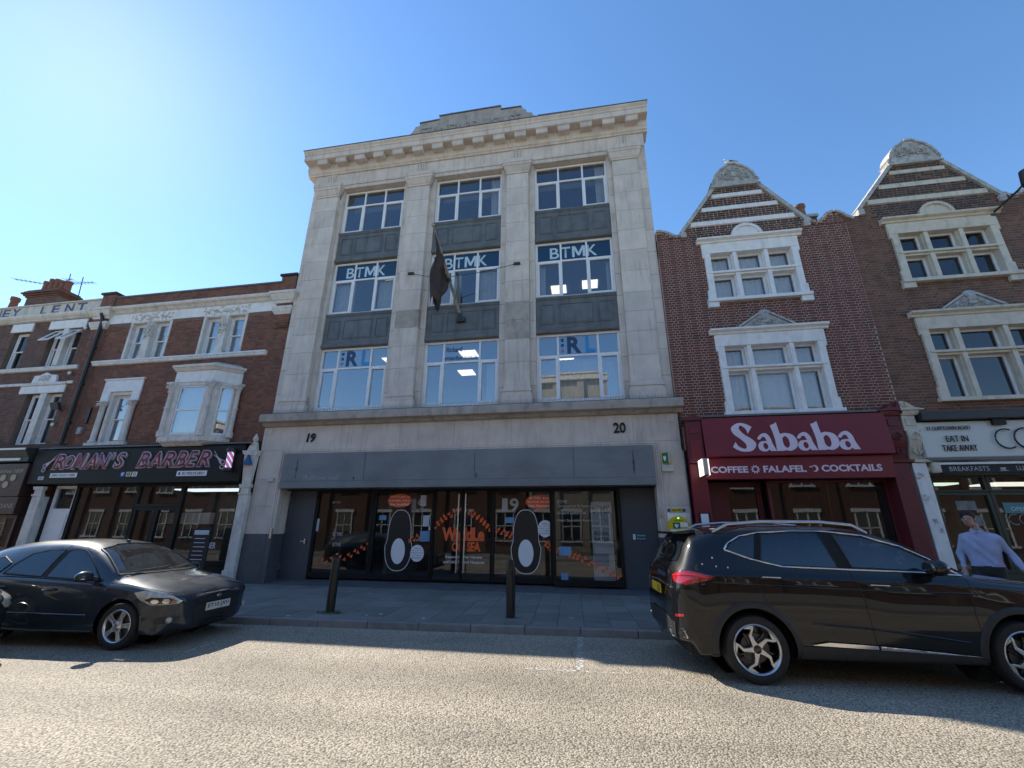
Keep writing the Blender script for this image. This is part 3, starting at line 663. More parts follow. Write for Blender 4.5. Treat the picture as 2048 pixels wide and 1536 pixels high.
# prints on the shop glass
M['orange'] = mat('orange_vinyl', (.85, .13, .03), .5, .04); M['dblack'] = mat('black_vinyl', (.012, .011, .012), .45, .05); M['dwhite'] = mat('white_vinyl', (.78, .78, .80), .5, .03)
M['fvinyl'] = mat('frosted_vinyl', (.42, .42, .41), .6, .05); M['bluepaper'] = mat('blue_paper', (.14, .30, .48), .6); M['paper'] = mat('white_paper', (.50, .54, .58), .7, .1)
def ell(cx, cz, rx, rz, y, t=.004, n=28): return MB().prism([(cx+rx*math.cos(2*math.pi*k/n), cz+rz*math.sin(2*math.pi*k/n)) for k in range(n)], y-t, y)
yd = YG-.004
def blob_decal(w, cx, y):
    # plain black rounded cut-out with a white oval, the character itself left out
    pts = []
    for k in range(40):
        q = 2*math.pi*k/40; r_x = .40 if math.sin(q) < 0 else .34
        pts.append((cx+r_x*math.copysign(abs(math.cos(q))**.75, math.cos(q)), 1.34+.80*math.copysign(abs(math.sin(q))**.8, math.sin(q))))
    wpart('white_outline', MB().prism([(cx+(x-cx)*1.045, 1.34+(z-1.34)*1.022) for x, z in pts], y-.002, y), M['dwhite'], w)
    o = wpart('black_sticker', MB().prism(pts, y-.006, y-.003), M['dblack'], w)
    wpart('white_oval', ell(cx, 1.04, .205, .34, y-.007, .003), M['dwhite'], w)
blob_decal(w2, -5.36, yd); blob_decal(w3, -1.73, yd)
for w, cx, cz, lines, rx, y in ((w2, -5.43, 2.41, ("Don't get in", "a waddle, follow", "the huddle!"), .37, yd), (w3, -1.36, 2.36, ("BTMK are", "proud to be", "Main Partners!"), .37, yd)):
    wpart('speech_bubble', ell(cx, cz, rx, .19, y-.010, .003), M['orange'], w)
    for k, s in enumerate(lines):
        hw = .17+.022*len(s)*.5; hw = min(hw, .30); txt('lettering', s, cx-hw, cx+hw, cz+.075-.105*k, cz+.14-.105*k, y-.0145, M['white'], w, bold=.01)
for w, cx, cz, y in ((w2, -4.79, .99, yd), (w3, -1.20, 1.66, yd)):
    wpart('round_sticker', ell(cx, cz, .20, .22, y-.008, .003), M['dwhite'], w)
    for k, s in enumerate(('Take a', 'pic with our', 'penguin and tag', 'on Instagram', '& Facebook')):
        hw = .05+.009*len(s); txt('lettering', s, cx-hw, cx+hw, cz+.115-.062*k, cz+.152-.062*k, y-.012, M['rl_dark'], w)
txt('lettering', 'WaddLe', -4.10, -2.88, 1.32, 1.68, YG-.002, M['orange'], dl, bold=.045, space=.9)
txt('lettering', 'ON SEA', -3.80, -2.98, 1.05, 1.30, YG-.002, M['orange'], dr, bold=.04, space=.9)
txt('lettering', 'Supporting Fair Havens', -3.97, -2.93, .86, .95, YG-.002, M['white'], dl, bold=.012)
txt('lettering', 'and Little Havens Hospices', -4.02, -2.87, .73, .82, YG-.002, M['white'], dr, bold=.012)
for s, a, b in (('1', -2.40, -2.24), ('9', -2.18, -1.93)): txt('lettering', s, a, b, 2.10, 2.46, yd, M['fvinyl'], w3, bold=.02)
for s, a, b in (('1', -5.05, -4.93), ('9', -4.88, -4.64)): txt('lettering', s, a, b, 2.12, 2.46, yd, mat('faint_vinyl', (.2, .2, .2), .6), w2, bold=.02)
y4 = YG-.126
for s, a, b, z, h in (('BTMK', -.86, -.57, 2.31, .085), ('Commercial & Personal Law', -.86, .33, 2.215, .065), ('Rickard Luckin Ltd', -.85, -.10, 2.03, .075), ('Hays Specialist Recruitment', -.85, .34, 1.83, .08)):
    txt('lettering', s, a, b, z, z+h, y4, M['fvinyl'], w4, bold=.008)
for s, a, b, z, h in (('BTMK', -7.42, -7.12, 1.42, .11), ('BTMK', -7.38, -7.12, 1.14, .10), ('BTMK', -7.55, -7.30, 2.34, .06)): txt('lettering', s, a, b, z, z+h, yd, M['fvinyl'], w1, bold=.01)
tri = MB().prism([(-.045, -.04), (.05, -.045), (.02, .06)], -.003, 0).mesh('orange_arrow'); tri.materials.append(M['orange'])
paths = [(w1, yd, [(-7.78, .72), (-6.9, .86), (-6.3, 1.18)], 14), (w2, yd, [(-5.05, 1.35), (-4.55, 1.48)], 8), (dl, YG-.006, [(-4.3, 1.72), (-4.05, 1.95), (-3.6, 2.12)], 12), (dr, YG-.006, [(-3.35, 2.1), (-3.0, 1.9), (-2.75, 1.66)], 13),
         (w3, yd, [(-2.55, 1.62), (-2.3, 1.55), (-2.12, 1.47)], 8), (w3, yd, [(-1.2, 1.3), (-1.07, 1.18)], 5), (w4, y4, [(-.9, 1.14), (-.3, .95), (.7, .5)], 24)]
for w, y, pl, n in paths:
    for k in range(n):
        t = k/(n-1)*(len(pl)-1); i = min(int(t), len(pl)-2); u = t-i
        x = pl[i][0]+(pl[i+1][0]-pl[i][0])*u; z = pl[i][1]+(pl[i+1][1]-pl[i][1])*u+(.055 if k % 2 else -.04)
        o = link('orange_arrow', tri, None); own(o, w); o.location = (x, y-.004, z); o.rotation_euler = (0, random.uniform(-.8, .8), 0)
for w, a, b, z0, z1, m, y in ((w2, -6.02, -5.80, 1.87, 2.0, 'bluepaper', yd), (w3, -2.30, -2.06, 1.80, 1.95, 'bluepaper', yd), (w2, -4.68, -4.46, 1.70, 2.0, 'paper', yd), (w2, -4.74, -4.42, 1.30, 1.58, 'bluepaper', yd),
                              (w4, -.80, -.62, .42, .58, 'bluepaper', y4), (w1, -8.0, -7.9, 1.55, 1.9, 'paper', yd), (w2, -4.49, -4.39, 1.6, 1.95, 'dwhite', yd), (w4, -.84, -.52, 1.0, 1.22, 'bluepaper', y4), (w2, -4.80, -4.62, 2.26, 2.56, 'paper', yd)):
    wpart('notice', MB().box(a, b, y-.008, y-.006, z0, z1), M[m], w)
# roll-up banner standing in the window
bn = thing('pull_up_banner', 'tall white pull-up banner lettered BTMK standing inside the shop window', 'banner', (.32, 12.32, .30))
cl = M['paper']
wpart('banner_sheet', MB().box(.04, .58, 12.31, 12.316, .36, 2.36), M['dwhite'], bn)
txt('lettering', 'BTMK', .08, .54, 2.06, 2.26, 12.306, M['blacktext'], bn, bold=.02)
for k, (s, c) in enumerate((('CITY', 'paper'), ('', ''), ('REGIONAL', 'rl_dark'), ('BATER', 'rl_dark'))): s and txt('lettering', s, .10, .48, 1.80-.15*k, 1.90-.15*k, 12.306, M[c], bn, bold=.01)
wpart('blue_block', MB().box(.06, .44, 12.302, 12.307, .75, 1.05), M['bluepaper'], bn)
wpart('foot', MB().box(.0, .62, 12.24, 12.42, .292, .36), M['steel'], bn, bevel=.01)
# entry pads beside the doors
wpart('keypad', MB().box(1.735, 1.80, 11.66, 11.70, 1.95, 2.15), M['steel'], cor, bevel=.004); wpart('call_button', MB().box(1.74, 1.80, 11.67, 11.70, 1.15, 1.21), mat('red_button', (.4, .02, .03), .4), cor)
wpart('keypad', MB().box(-9.02, -8.96, 11.66, 11.70, 1.35, 1.62), M['steel'], cor, bevel=.004)
wpart('conduit', MB().tube([(2.47, 11.66, .2), (2.47, 11.66, 4.5)], .018, 8), M['pipe'], cor)
# ------------------------------------------------------------ brickwork: real bricks on a mortar backing
BRICK_N = 0
def brickwork(parent, spans, z0, z1, y, m, depth=.006, nkeep=300, near=(0, 0), name='brick', course=.075, seed=1, soot=None):
    """Flemish bond. spans(z)->[(x0,x1)] of wall at that height. The nearest bricks are pieces of their own, the rest one piece."""
    rg = random.Random(seed); L, H, g = .225, .1125, .0080; bl = []
    k = 0; z = z0
    while z+course <= z1+.01:
        zc = z+course/2
        for a, b in spans(zc):
            x = a-((k % 2)*(L+H)/2+.0)-.02; t = k % 2
            while x < b:
                w = L if t == 0 else H; t ^= 1
                p, q = max(x, a), min(x+w, b)
                if q-p > .03: bl.append((p+g, q-g, z+g, z+course-g))
                x += w
        z += course; k += 1
    bl.sort(key=lambda q: ((q[0]+q[1])/2-near[0])**2+((q[2]+q[3])/2-near[1])**2-(.02 if q[1]-q[0] > .2 else 0))
    joint = MB(); js = MB(); std = {}
    full = [q for q in bl if abs(q[1]-q[0]-(L-2*g)) < .001 or abs(q[1]-q[0]-(H-2*g)) < .001]
    keep = set(id(q) for q in full[:nkeep])
    for q in bl:
        a, b, c, d = q; pr = rg.uniform(-.0025, .0025); yf = y-depth+pr
        sooty = soot is not None and soot((a+b)/2, (c+d)/2, rg)
        if id(q) in keep and not sooty:
            key = round(b-a, 3)
            if key not in std:
                std[key] = MB().add(*boxf(-(b-a)/2, (b-a)/2, -depth, 0, 0, d-c)).mesh(name); std[key].materials.append(m)
            o = link(name, std[key], None); own(o, parent); o.location = ((a+b)/2, y+pr, c)
        else: (js if sooty else joint).add(*boxf(a, b, yf, y, c, d))
    if joint.v: wpart('brickwork', joint, m, parent, kind='stuff')
    if js.v: wpart('sooty_brickwork', js, M['brick_soot'], parent, kind='stuff')
def boxf(x0, x1, y0, y1, z0, z1):
    return ([(x0, y0, z0), (x1, y0, z0), (x1, y1, z0), (x0, y1, z0), (x0, y0, z1), (x1, y0, z1), (x1, y1, z1), (x0, y1, z1)],
            [(0, 1, 5, 4), (1, 2, 6, 5), (3, 0, 4, 7), (4, 5, 6, 7), (0, 3, 2, 1)])
def cut(x0, x1, holes):
    """spans function: x0..x1 (numbers or functions of z) minus rectangular holes (xa,xb,za,zb)"""
    def f(z):
        a = x0(z) if callable(x0) else x0; b = x1(z) if callable(x1) else x1
        if b-a < .05: return []
        sp = [(a, b)]
        for p, q, za, zb in holes:
            if za < z < zb:
                n = []
                for s, e in sp:
                    if q <= s or p >= e: n.append((s, e)); continue
                    if p > s: n.append((s, p))
                    if q < e: n.append((q, e))
                sp = n
        return sp
    return f
def backing(parent, spans, z0, z1, y, th, m, name='wall', step=.15, edges=()):
    """mortar-coloured wall behind the bricks, cut to the same openings"""
    zs = sorted(set([z0, z1]+[e for e in edges if z0 < e < z1])); mb = MB()
    for a, b in zip(zs, zs[1:]):
        n = max(1, int((b-a)/step)) if step else 1
        for k in range(n):
            p, q = a+(b-a)*k/n, a+(b-a)*(k+1)/n
            for s, e in spans((p+q)/2): mb.box(s, e, y, y+th, p, q)
    return wpart(name, mb, m, parent)
def sash(parent, x0, x1, z0, z1, y, gm=None, m=None, net=True, curt='curtain', half=.5, name='sash_window'):
    """white two-light sash: frame, upper and lower sash with panes, curtain behind"""
    m = m or M['wframe']; gm = gm or M['glass_blue']; f = .05; zm = z0+(z1-z0)*half
    fr = MB().box(x0, x0+f, y, y+.12, z0, z1).box(x1-f, x1, y, y+.12, z0, z1).box(x0+f, x1-f, y+.001, y+.12, z1-f, z1).box(x0+f, x1-f, y-.02, y+.12, z0, z0+f)
    w = wpart(name, fr, m, parent, bevel=.005)
    for a, b, yy in ((zm-.02, z1-f, y+.03), (z0+f, zm+.02, y+.065)):
        s = .04; q = MB().box(x0+f, x0+f+s, yy, yy+.035, a, b).box(x1-f-s, x1-f, yy, yy+.035, a, b).box(x0+f+s, x1-f-s, yy+.001, yy+.034, b-s, b).box(x0+f+s, x1-f-s, yy+.001, yy+.034, a, a+s)
        wpart('sash', q, m, w, bevel=.004)
        wpart('pane', MB().add([(x0+f+s, yy+.016, a+s), (x1-f-s, yy+.016, a+s), (x1-f-s, yy+.018, b-s), (x0+f+s, yy+.018, b-s)], [(0, 1, 2, 3)]), gm, w)
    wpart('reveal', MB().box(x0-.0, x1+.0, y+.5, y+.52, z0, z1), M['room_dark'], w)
    if net: curtain(w, x0+f, x1-f, z0+f, z1-f, y+.2, M[curt], 5, .02)
    return w
def dentils(parent, x0, x1, y0, y1, z0, z1, pitch, m):
    mb = MB(); x = x0
    while x < x1: mb.box(x, x+pitch*.55, y0, y1, z0, z1); x += pitch
    return wpart('dentils', mb, m, parent, kind='stuff')
def scroll(mb, cx, cz, y, r, turns=1.5, w=.02, d=.02, flip=1, n=26, ph=0.):
    """raised carved volute on the plane y"""
    pts = []
    for k in range(n+1):
        t = k/n; q = ph+flip*t*turns*2*math.pi; rr_ = r*(1-.82*t); pts.append((cx+rr_*math.cos(q), y-d*.5, cz+rr_*math.sin(q)))
    mb.tube(pts, [w*(1-.45*k/n) for k in range(n+1)], 5); return mb
def carving(parent, cx, cz, wx, wz, y, m, seed, n=26, name='carving', shape=None):
    """dense carved foliage: scrolls, leaves and bosses in low relief"""
    rg = random.Random(seed); mb = MB()
    mb.ball((cx, y-.02, cz), (wx*.10, .05, wz*.22), 10)
    for s in (-1, 1):
        scroll(mb, cx+s*wx*.22, cz-wz*.05, y, wz*.26, 1.6, .018, .03, s, ph=math.pi/2); scroll(mb, cx+s*wx*.36, cz-wz*.2, y, wz*.16, 1.4, .014, .03, -s)
    for k in range(n):
        u, v = rg.uniform(-.46, .46), rg.uniform(-.42, .42)
        if shape and not shape(u, v): continue
        a = rg.uniform(0, 3.1); l = rg.uniform(.05, .11)*wz*1.6
        mb.tube([(cx+u*wx-l*math.cos(a), y-.004, cz+v*wz-l*math.sin(a)), (cx+u*wx, y-.024, cz+v*wz+l*.2), (cx+u*wx+l*math.cos(a), y-.004, cz+v*wz+l*math.sin(a))], [.006, .018, .006], 5)
    return wpart(name, mb, m, parent, sm=60, kind='stuff')

# ------------------------------------------------------------ the barber's terrace house
BY = 11.85
BH = thing('terraced_house', 'red brick terraced house with white stone trim and bay window over a black barber shop', 'house', (-13.8, 12, .16))
bw = [(-16.36, -14.57, 7.30, 8.76), (-13.26, -11.48, 7.30, 8.76), (-16.60, -15.06, 4.30, 6.57), (-13.60, -11.15, 4.15, 6.5)]
holes = bw
spf = cut(-18.05, -9.76, holes); spb = cut(-18.05, -9.76, holes)
backing(BH, spb, 3.95, 9.90, BY, .3, M['mortar_dark'], step=0, edges=sorted(set(q for h in holes for q in h[2:])))
brickwork(BH, cut(-17.5, -9.76, holes), 4.2, 8.76, BY, M['brick_orange'], near=(-11.5, 5.6), seed=3)
brickwork(BH, cut(-17.4, -10.35, []), 9.46, 9.90, BY, M['brick_orange'], nkeep=0, seed=5)
wpart('side_shell', MB().box(-18.05, -17.75, 12.16, 20, .1, 9.6).box(-10.1, -9.78, 12.16, 20, .1, 9.6).box(-17.75, -10.1, 19.7, 20, .1, 9.6).box(-17.75, -10.1, 12.16, 19.7, 9.3, 9.58), M['brick_orange'], BH)
wpart('parapet_coping', MB().box(-17.3, -10.4, BY-.05, BY+.34, 9.905, 9.965), M['lead'], BH, bevel=.01)
for a, b, top in ((-10.38, -9.80, 10.2), (-18.02, -17.42, 10.15)):
    pr = MB().box(a, b, BY-.06, BY+.34, 8.3, top-.09); o = wpart('end_pier', pr, M['mortar_dark'], BH)
    brickwork(o, lambda z, a=a, b=b: [(a, b)], 4.4, top-.1, BY-.06, M['brick_orange'], nkeep=0, seed=8) if a < -12 else brickwork(o, lambda z, a=a, b=b: [(a, b)], 8.1, top-.1, BY-.06, M['brick_orange'], nkeep=0, seed=8)
    if a < -12: wpart('pier_shaft', MB().box(a, b, BY-.058, BY, 4.3, 8.3), M['mortar_dark'], o)
    cp = MB().box(a-.05, b+.05, BY-.13, BY+.38, top-.085, top); wpart('pier_cap', cp, M['brick_soot'], o, bevel=.01)
    c2_ = MB(); frust(c2_, a, b, BY-.06, .05, .08, 9.02, 9.12); frust(c2_, a, b, BY-.06, .10, .20, 9.12, 9.34); frust(c2_, a, b, BY-.06, .22, .22, 9.34, 9.43)
    wpart('pier_capital', c2_, M['oldpaint'], o, bevel=.008)
    c3 = MB(); frust(c3, a+.02, b-.02, BY-.06, .03, .06, 8.60, 8.68); frust(c3, a+.02, b-.02, BY-.06, .07, .10, 8.68, 8.80); frust(c3, a+.02, b-.02, BY-.06, .11, .11, 8.80, 8.88)
    wpart('pier_band', c3, M['oldpaint'], o, bevel=.006)
# entablature
en = MB().xprism([(BY+.1, 9.18), (BY-.06, 9.18), (BY-.07, 9.24), (BY-.12, 9.29), (BY-.19, 9.32), (BY-.22, 9.37), (BY-.22, 9.42), (BY-.18, 9.45), (BY+.1, 9.46)], -17.42, -10.42)
ec = wpart('cornice', en, M['oldpaint'], BH, bevel=.004)
dentils(ec, -17.4, -10.45, BY-.095, BY-.02, 9.20, 9.255, .085, M['oldpaint'])
wpart('white_frieze', MB().box(-17.45, -10.42, BY-.025, BY+.1, 8.80, 9.178), M['cleanpaint'], BH, bevel=.004)
for cx in (-15.46, -12.37): carving(BH, cx, 8.98, 2.0, .34, BY-.026, M['oldpaint'], int(-cx*10), 40, shape=lambda u, v: abs(u) > .1 or True)
st = MB().xprism([(BY+.05, 7.12), (BY-.07, 7.13), (BY-.085, 7.2), (BY-.13, 7.24), (BY-.13, 7.285), (BY+.05, 7.30)], -17.45, -10.42)
so_ = wpart('string_course', st, M['cleanpaint'], BH, bevel=.004); dentils(so_, -17.4, -10.45, BY-.105, BY-.03, 7.145, 7.20, .10, M['cleanpaint'])
# upper paired sashes with a carved white pier between
for i, (a, b) in enumerate(((-16.36, -14.57), (-13.26, -11.48))):
    c = (a+b)/2
    wpart('window_surround', MB().box(a, a+.10, BY-.015, BY+.28, 7.305, 8.75).box(b-.10, b, BY-.015, BY+.28, 7.305, 8.75).box(a, b, BY-.02, BY+.28, 8.752, 8.799), M['oldpaint'], BH, bevel=.006)
    p = MB().box(c-.15, c+.15, BY-.05, BY+.28, 7.42, 8.75); frust(p, c-.16, c+.16, BY-.05, .02, .02, 7.31, 7.42)
    q = wpart('window_pier', p, M['oldpaint'], BH, bevel=.008)
    carving(q, c, 8.40, .22, .75, BY-.052, M['oldpaint'], 31+i, 22)
    for s0, s1 in ((a+.10, c-.15), (c+.15, b-.10)): sash(BH, s0, s1, 7.31, 8.74, BY+.13)
# lower single window in an aedicule with colonettes
a, b = -16.60, -15.06
wpart('window_head', MB().box(a-.02, b+.02, BY-.05, BY+.1, 6.10, 6.52).box(a-.06, b+.06, BY-.08, BY+.1, 6.521, 6.58).box(a-.02, a+.30, BY-.055, BY+.1, 5.74, 6.099).box(b-.30, b+.02, BY-.055, BY+.1, 5.74, 6.099), M['cleanpaint'], BH, bevel=.01)
for x in (a+.16, b-.16):
    cl_ = MB().lathe([(.115, 0), (.125, .06), (.09, .10), (.085, .14), (.082, 1.2), (.09, 1.22), (.08, 1.25), (.10, 1.30), (.14, 1.42)], (x, BY-.02, 4.30), n=16)
    cl_.box(x-.15, x+.15, BY-.16, BY+.1, 5.722, 5.739)
    o = wpart('colonette', cl_, M['oldpaint'], BH, sm=40); carving(o, x, 5.62, .28, .16, BY-.14, M['oldpaint'], 41, 14)
wpart('inner_frame', MB().box(a+.30, a+.42, BY+.02, BY+.28, 4.305, 6.098).box(b-.42, b-.30, BY+.02, BY+.28, 4.305, 6.098).box(a+.42, b-.42, BY+.02, BY+.28, 5.99, 6.098), M['oldpaint'], BH, bevel=.006)
for q0, q1 in ((a, a+.298), (b-.298, b)): wpart('flank_brick', MB().box(q0, q1, BY+.10, BY+.3, 4.305, 5.72), M['brick_orange'], BH)
sash(BH, a+.42, b-.42, 4.31, 5.99, BY+.14)
wpart('sill', MB().box(a-.05, b+.05, BY-.12, BY+.2, 4.20, 4.30), M['oldpaint'], BH, bevel=.01)
# canted bay window
x0, x1, f0, f1, yo = -13.62, -11.10, -13.30, -11.95, BY-.52
f0, f1 = -13.20, -11.75
plan = [(x0, BY+.05), (f0, yo), (f1, yo), (x1, BY+.05)]
def bayring(z0, z1, e0, e1=None, m='oldpaint', name='bay_band'):
    e1 = e0 if e1 is None else e1
    def off(e): return [(x0-e, BY+.12), (f0-e*.5, yo-e), (f1+e*.5, yo-e), (x1+e, BY+.12)]
    p, q = off(e0), off(e1); v = [(x, y, z0) for x, y in p]+[(x, y, z1) for x, y in q]
    return MB().add(v, [(3, 2, 1, 0), (4, 5, 6, 7), (0, 1, 5, 4), (1, 2, 6, 5), (2, 3, 7, 6), (3, 0, 4, 7)])
BW = wpart('bay_window', bayring(6.12, 6.50, .0), M['cleanpaint'], BH, bevel=.006)
for z0, z1, e0, e1, m in ((6.502, 6.60, .04, .12, 'oldpaint'), (6.602, 6.68, .14, .15, 'oldpaint'), (6.682, 6.80, .06, -.10, 'carved'), (4.18, 4.31, .06, .07, 'oldpaint'), (4.04, 4.178, -.12, .03, 'oldpaint')):
    wpart('bay_band', bayring(z0, z1, e0, e1), M[m], BW, bevel=.006)
dentils(BW, f0, f1, yo-.085, yo-.04, 4.14, 4.20, .09, M['oldpaint'])
for (xa, ya), (xb, yb) in zip(plan, plan[1:]):
    d = Vector((xb-xa, yb-ya, 0)); L_ = d.length; d.normalize(); nrm = Vector((d.y, -d.x, 0))
    if L_ < .3: continue
    ang = math.atan2(d.y, d.x)
    piv = Vector((xa, ya, 0)); T = Matrix.Translation(piv) @ Matrix.Rotation(ang, 4, 'Z')
    jm = .24
    def put(name, mb, m, par=BW, **k):
        mb.v = [tuple(T @ Vector(q)) for q in mb.v]; return wpart(name, mb, m, par, **k)
    put('bay_jamb', MB().box(.0, jm, .02, .14, 4.312, 6.118).box(L_-jm, L_, .02, .14, 4.312, 6.118).box(jm, L_-jm, .02, .14, 6.0, 6.118).box(jm, L_-jm, .02, .14, 4.312, 4.40), M['oldpaint'], bevel=.006)
    w0, w1, zz0, zz1, zm = jm, L_-jm, 4.40, 6.0, 5.2
    put('sash', MB().box(w0, w0+.05, .05, .1, zz0, zz1).box(w1-.05, w1, .05, .1, zz0, zz1).box(w0+.05, w1-.05, .05, .1, zz1-.05, zz1).box(w0+.05, w1-.05, .05, .1, zz0, zz0+.06).box(w0+.05, w1-.05, .05, .1, zm-.025, zm+.025), M['wframe'], bevel=.004)
    for p, q in ((zz0+.06, zm-.025), (zm+.025, zz1-.05)): put('pane', MB().add([(w0+.05, .07, p), (w1-.05, .07, p), (w1-.05, .073, q), (w0+.05, .073, q)], [(0, 1, 2, 3)]), M['glass_blue'])
    n = 20; put('curtain', MB().grid(lambda u, v: (w0+(w1-w0)*u, .2+.02*math.sin(u*30), zz0+(zz1-zz0)*v), n, 2), M['curtain'], sm=180)
for x, y in ((x0+.02, BY-.09), (f0, yo-.01), (f1, yo-.01), (x1-.02, BY-.09)):
    cl_ = MB().lathe([(.10, 0), (.11, .16), (.075, .20), (.07, .9), (.09, .92), (.09, .96), (.068, .98), (.064, 1.5), (.08, 1.53), (.075, 1.56), (.13, 1.72)], (x, y, 4.314), n=14)
    cl_.box(x-.13, x+.13, y-.13, y+.1, 6.036, 6.10)
    o = wpart('colonette', cl_, M['oldpaint'], BW, sm=40); carving(BW, x, 5.94, .24, .15, y-.11, M['oldpaint'], 43, 12)
# drainpipe with hopper
dp = MB().tube([(-17.55, BY-.14, 4.25), (-17.55, BY-.14, 8.9), (-17.62, BY-.2, 9.2)], .055, 10)
o = wpart('drainpipe', dp, M['pipe'], BH, sm=40)
for z in (5.0, 6.4, 7.8): wpart('pipe_clip', MB().box(-17.63, -17.47, BY-.16, BY, z, z+.06), M['pipe'], o)
wpart('vent_pipe', MB().box(-16.98, -16.88, BY-.06, BY-.01, 5.0, 5.55), M['pipe'], BH); wpart('meter_box', MB().box(-17.15, -16.98, BY-.09, BY, 4.62, 4.86), mat('grey_box', (.28, .31, .33), .5), BH, bevel=.008)
# barber shopfront
SFY = 11.50
sf = wpart('shop_fascia', MB().xprism([(BY+.2, 2.92), (SFY, 2.92), (SFY-.02, 2.94), (SFY-.02, 4.0), (SFY+.0, 4.06), (BY+.2, 4.16)], -18.05, -10.2), M['black'], BH, bevel=.006)
wpart('fascia_top', MB().xprism([(BY-.014, 4.162), (SFY-.06, 4.065), (SFY-.06, 4.10), (BY-.014, 4.2)], -17.95, -10.0), M['lead'], sf)
M['barb_red'] = mat('dark_red_letter', (.21, .012, .045), .35, .05); M['barb_white'] = mat('pale_letter_edge', (.62, .56, .60), .5, .05); M['barb_shadow'] = mat('silver_letter_side', (.30, .28, .30), .4, .1)
yl = SFY-.02
def barb(name, s, a, b, z0, z1):
    e = .022; bo = .012 if s == 'M' else .045
    txt(name+'_side', s, a+.035, b+.05, z0-.035, z1-.02, yl, M['barb_shadow'], sf, shear=.25, bold=bo, depth=.006)
    txt(name+'_edge', s, a-e, b+e, z0-e, z1+e, yl-.008, M['barb_white'], sf, shear=.25, bold=bo, depth=.02)
    txt(name, s, a, b, z0, z1, yl-.03, M['barb_red'], sf, shear=.25, bold=.0 if s == 'M' else .012, depth=.006)
def serif_line(s, a, b, z0, z1):
    """slab serifs added under and over the stems of the sign's capitals"""
    pass
for (s, a, b, z0, z1) in (('R', -17.18, -16.74, 3.40, 3.87), ('O', -16.78, -16.38, 3.42, 3.82), ('M', -16.40, -15.90, 3.40, 3.87), ('A', -15.92, -15.48, 3.40, 3.87), ('N', -15.50, -15.02, 3.40, 3.87), ("'", -14.94, -14.86, 3.68, 3.87), ('S', -14.80, -14.42, 3.40, 3.88),
                          ('B', -13.92, -13.52, 3.40, 3.87), ('A', -13.50, -13.06, 3.40, 3.87), ('R', -13.02, -12.58, 3.40, 3.87), ('B', -12.54, -12.16, 3.40, 3.87), ('E', -12.12, -11.78, 3.40, 3.87), ('R', -11.74, -11.32, 3.40, 3.87)):
    if s == 'M':
        letter_m('sign_letter_side', a+.035, b+.06, z0-.035, z1-.02, yl, M['barb_shadow'], sf, .25, .006); letter_m('sign_letter_edge', a-.025, b+.03, z0-.022, z1+.022, yl-.008, M['barb_white'], sf, .25, .02); letter_m('sign_letter', a+.02, b-.015, z0, z1, yl-.03, M['barb_red'], sf, .25, .006)
    else: barb('sign_letter', s, a, b, z0, z1)
    sv = MB()
    if s in 'RMANBE':
        for x in ((a+.03,) if s in 'BE' else (a+.03, b-.10)):
            sv.box(x-.045, x+.11, yl-.038, yl-.028, z0, z0+.035)
        if s in 'RBEMN': sv.box(a+.06, a+.2, yl-.038, yl-.028, z1-.035, z1)
        wpart('serif', sv, M['barb_red'], sf, kind='stuff')
for a, s in ((-17.62, -1), (-11.18, 1)):        # scissors
    mb = MB(); cx = a+.22; q = 1 if s < 0 else -1
    for k in (-1, 1):
        mb.tube([(cx-q*.05, yl-.02, 3.52+.05*k), (cx+q*.27, yl-.02, 3.86-.06*(k+1))], [.028, .006], 6)
        mb.tube([(cx-q*.10+.065*math.cos(t*.6), yl-.02, 3.44+.07*k+.06*math.sin(t*.6)) for t in range(12)], .015, 5)
    wpart('scissors', mb, M['barb_white'], sf, kind='stuff')
pl = wpart('sign_plate', MB().box(-17.18, -16.12, yl-.012, yl-.002, 3.125, 3.27), M['dwhite'], sf, bevel=.004); txt('lettering', 'OPEN 7 DAYS A WEEK', -17.12, -16.18, 3.155, 3.24, yl-.014, M['blacktext'], sf, shear=.2, bold=.015)
pl = wpart('sign_plate', MB().box(-12.40, -11.34, yl-.012, yl-.002, 3.115, 3.27), M['dwhite'], sf, bevel=.004); txt('lettering', '01702353831', -12.20, -11.42, 3.15, 3.235, yl-.014, M['blacktext'], sf, bold=.02)
wpart('phone_symbol', ell(-12.30, 3.19, .035, .045, yl-.013, .003), M['blacktext'], sf)
for k, (s, c) in enumerate((('f', mat('blue_icon', (.02, .08, .4), .5)), ('o', mat('cream_icon', (.6, .55, .35), .5)), ('G', M['dwhite']))):
    q = wpart('icon_tile', MB().box(-14.46+.22*k, -14.28+.22*k, yl-.012, yl-.002, 3.125, 3.27), c, sf, bevel=.004)
    txt('lettering', s, -14.42+.22*k, -14.32+.22*k, 3.15, 3.25, yl-.014, M['white'] if k == 0 else M['blacktext'], sf, bold=.03)
wpart('number_plate', MB().box(-17.62, -17.40, yl-.01, yl-.002, 3.06, 3.17), M['paper'], sf); txt('lettering', '18', -17.56, -17.47, 3.085, 3.145, yl-.012, M['blacktext'], sf, bold=.02)
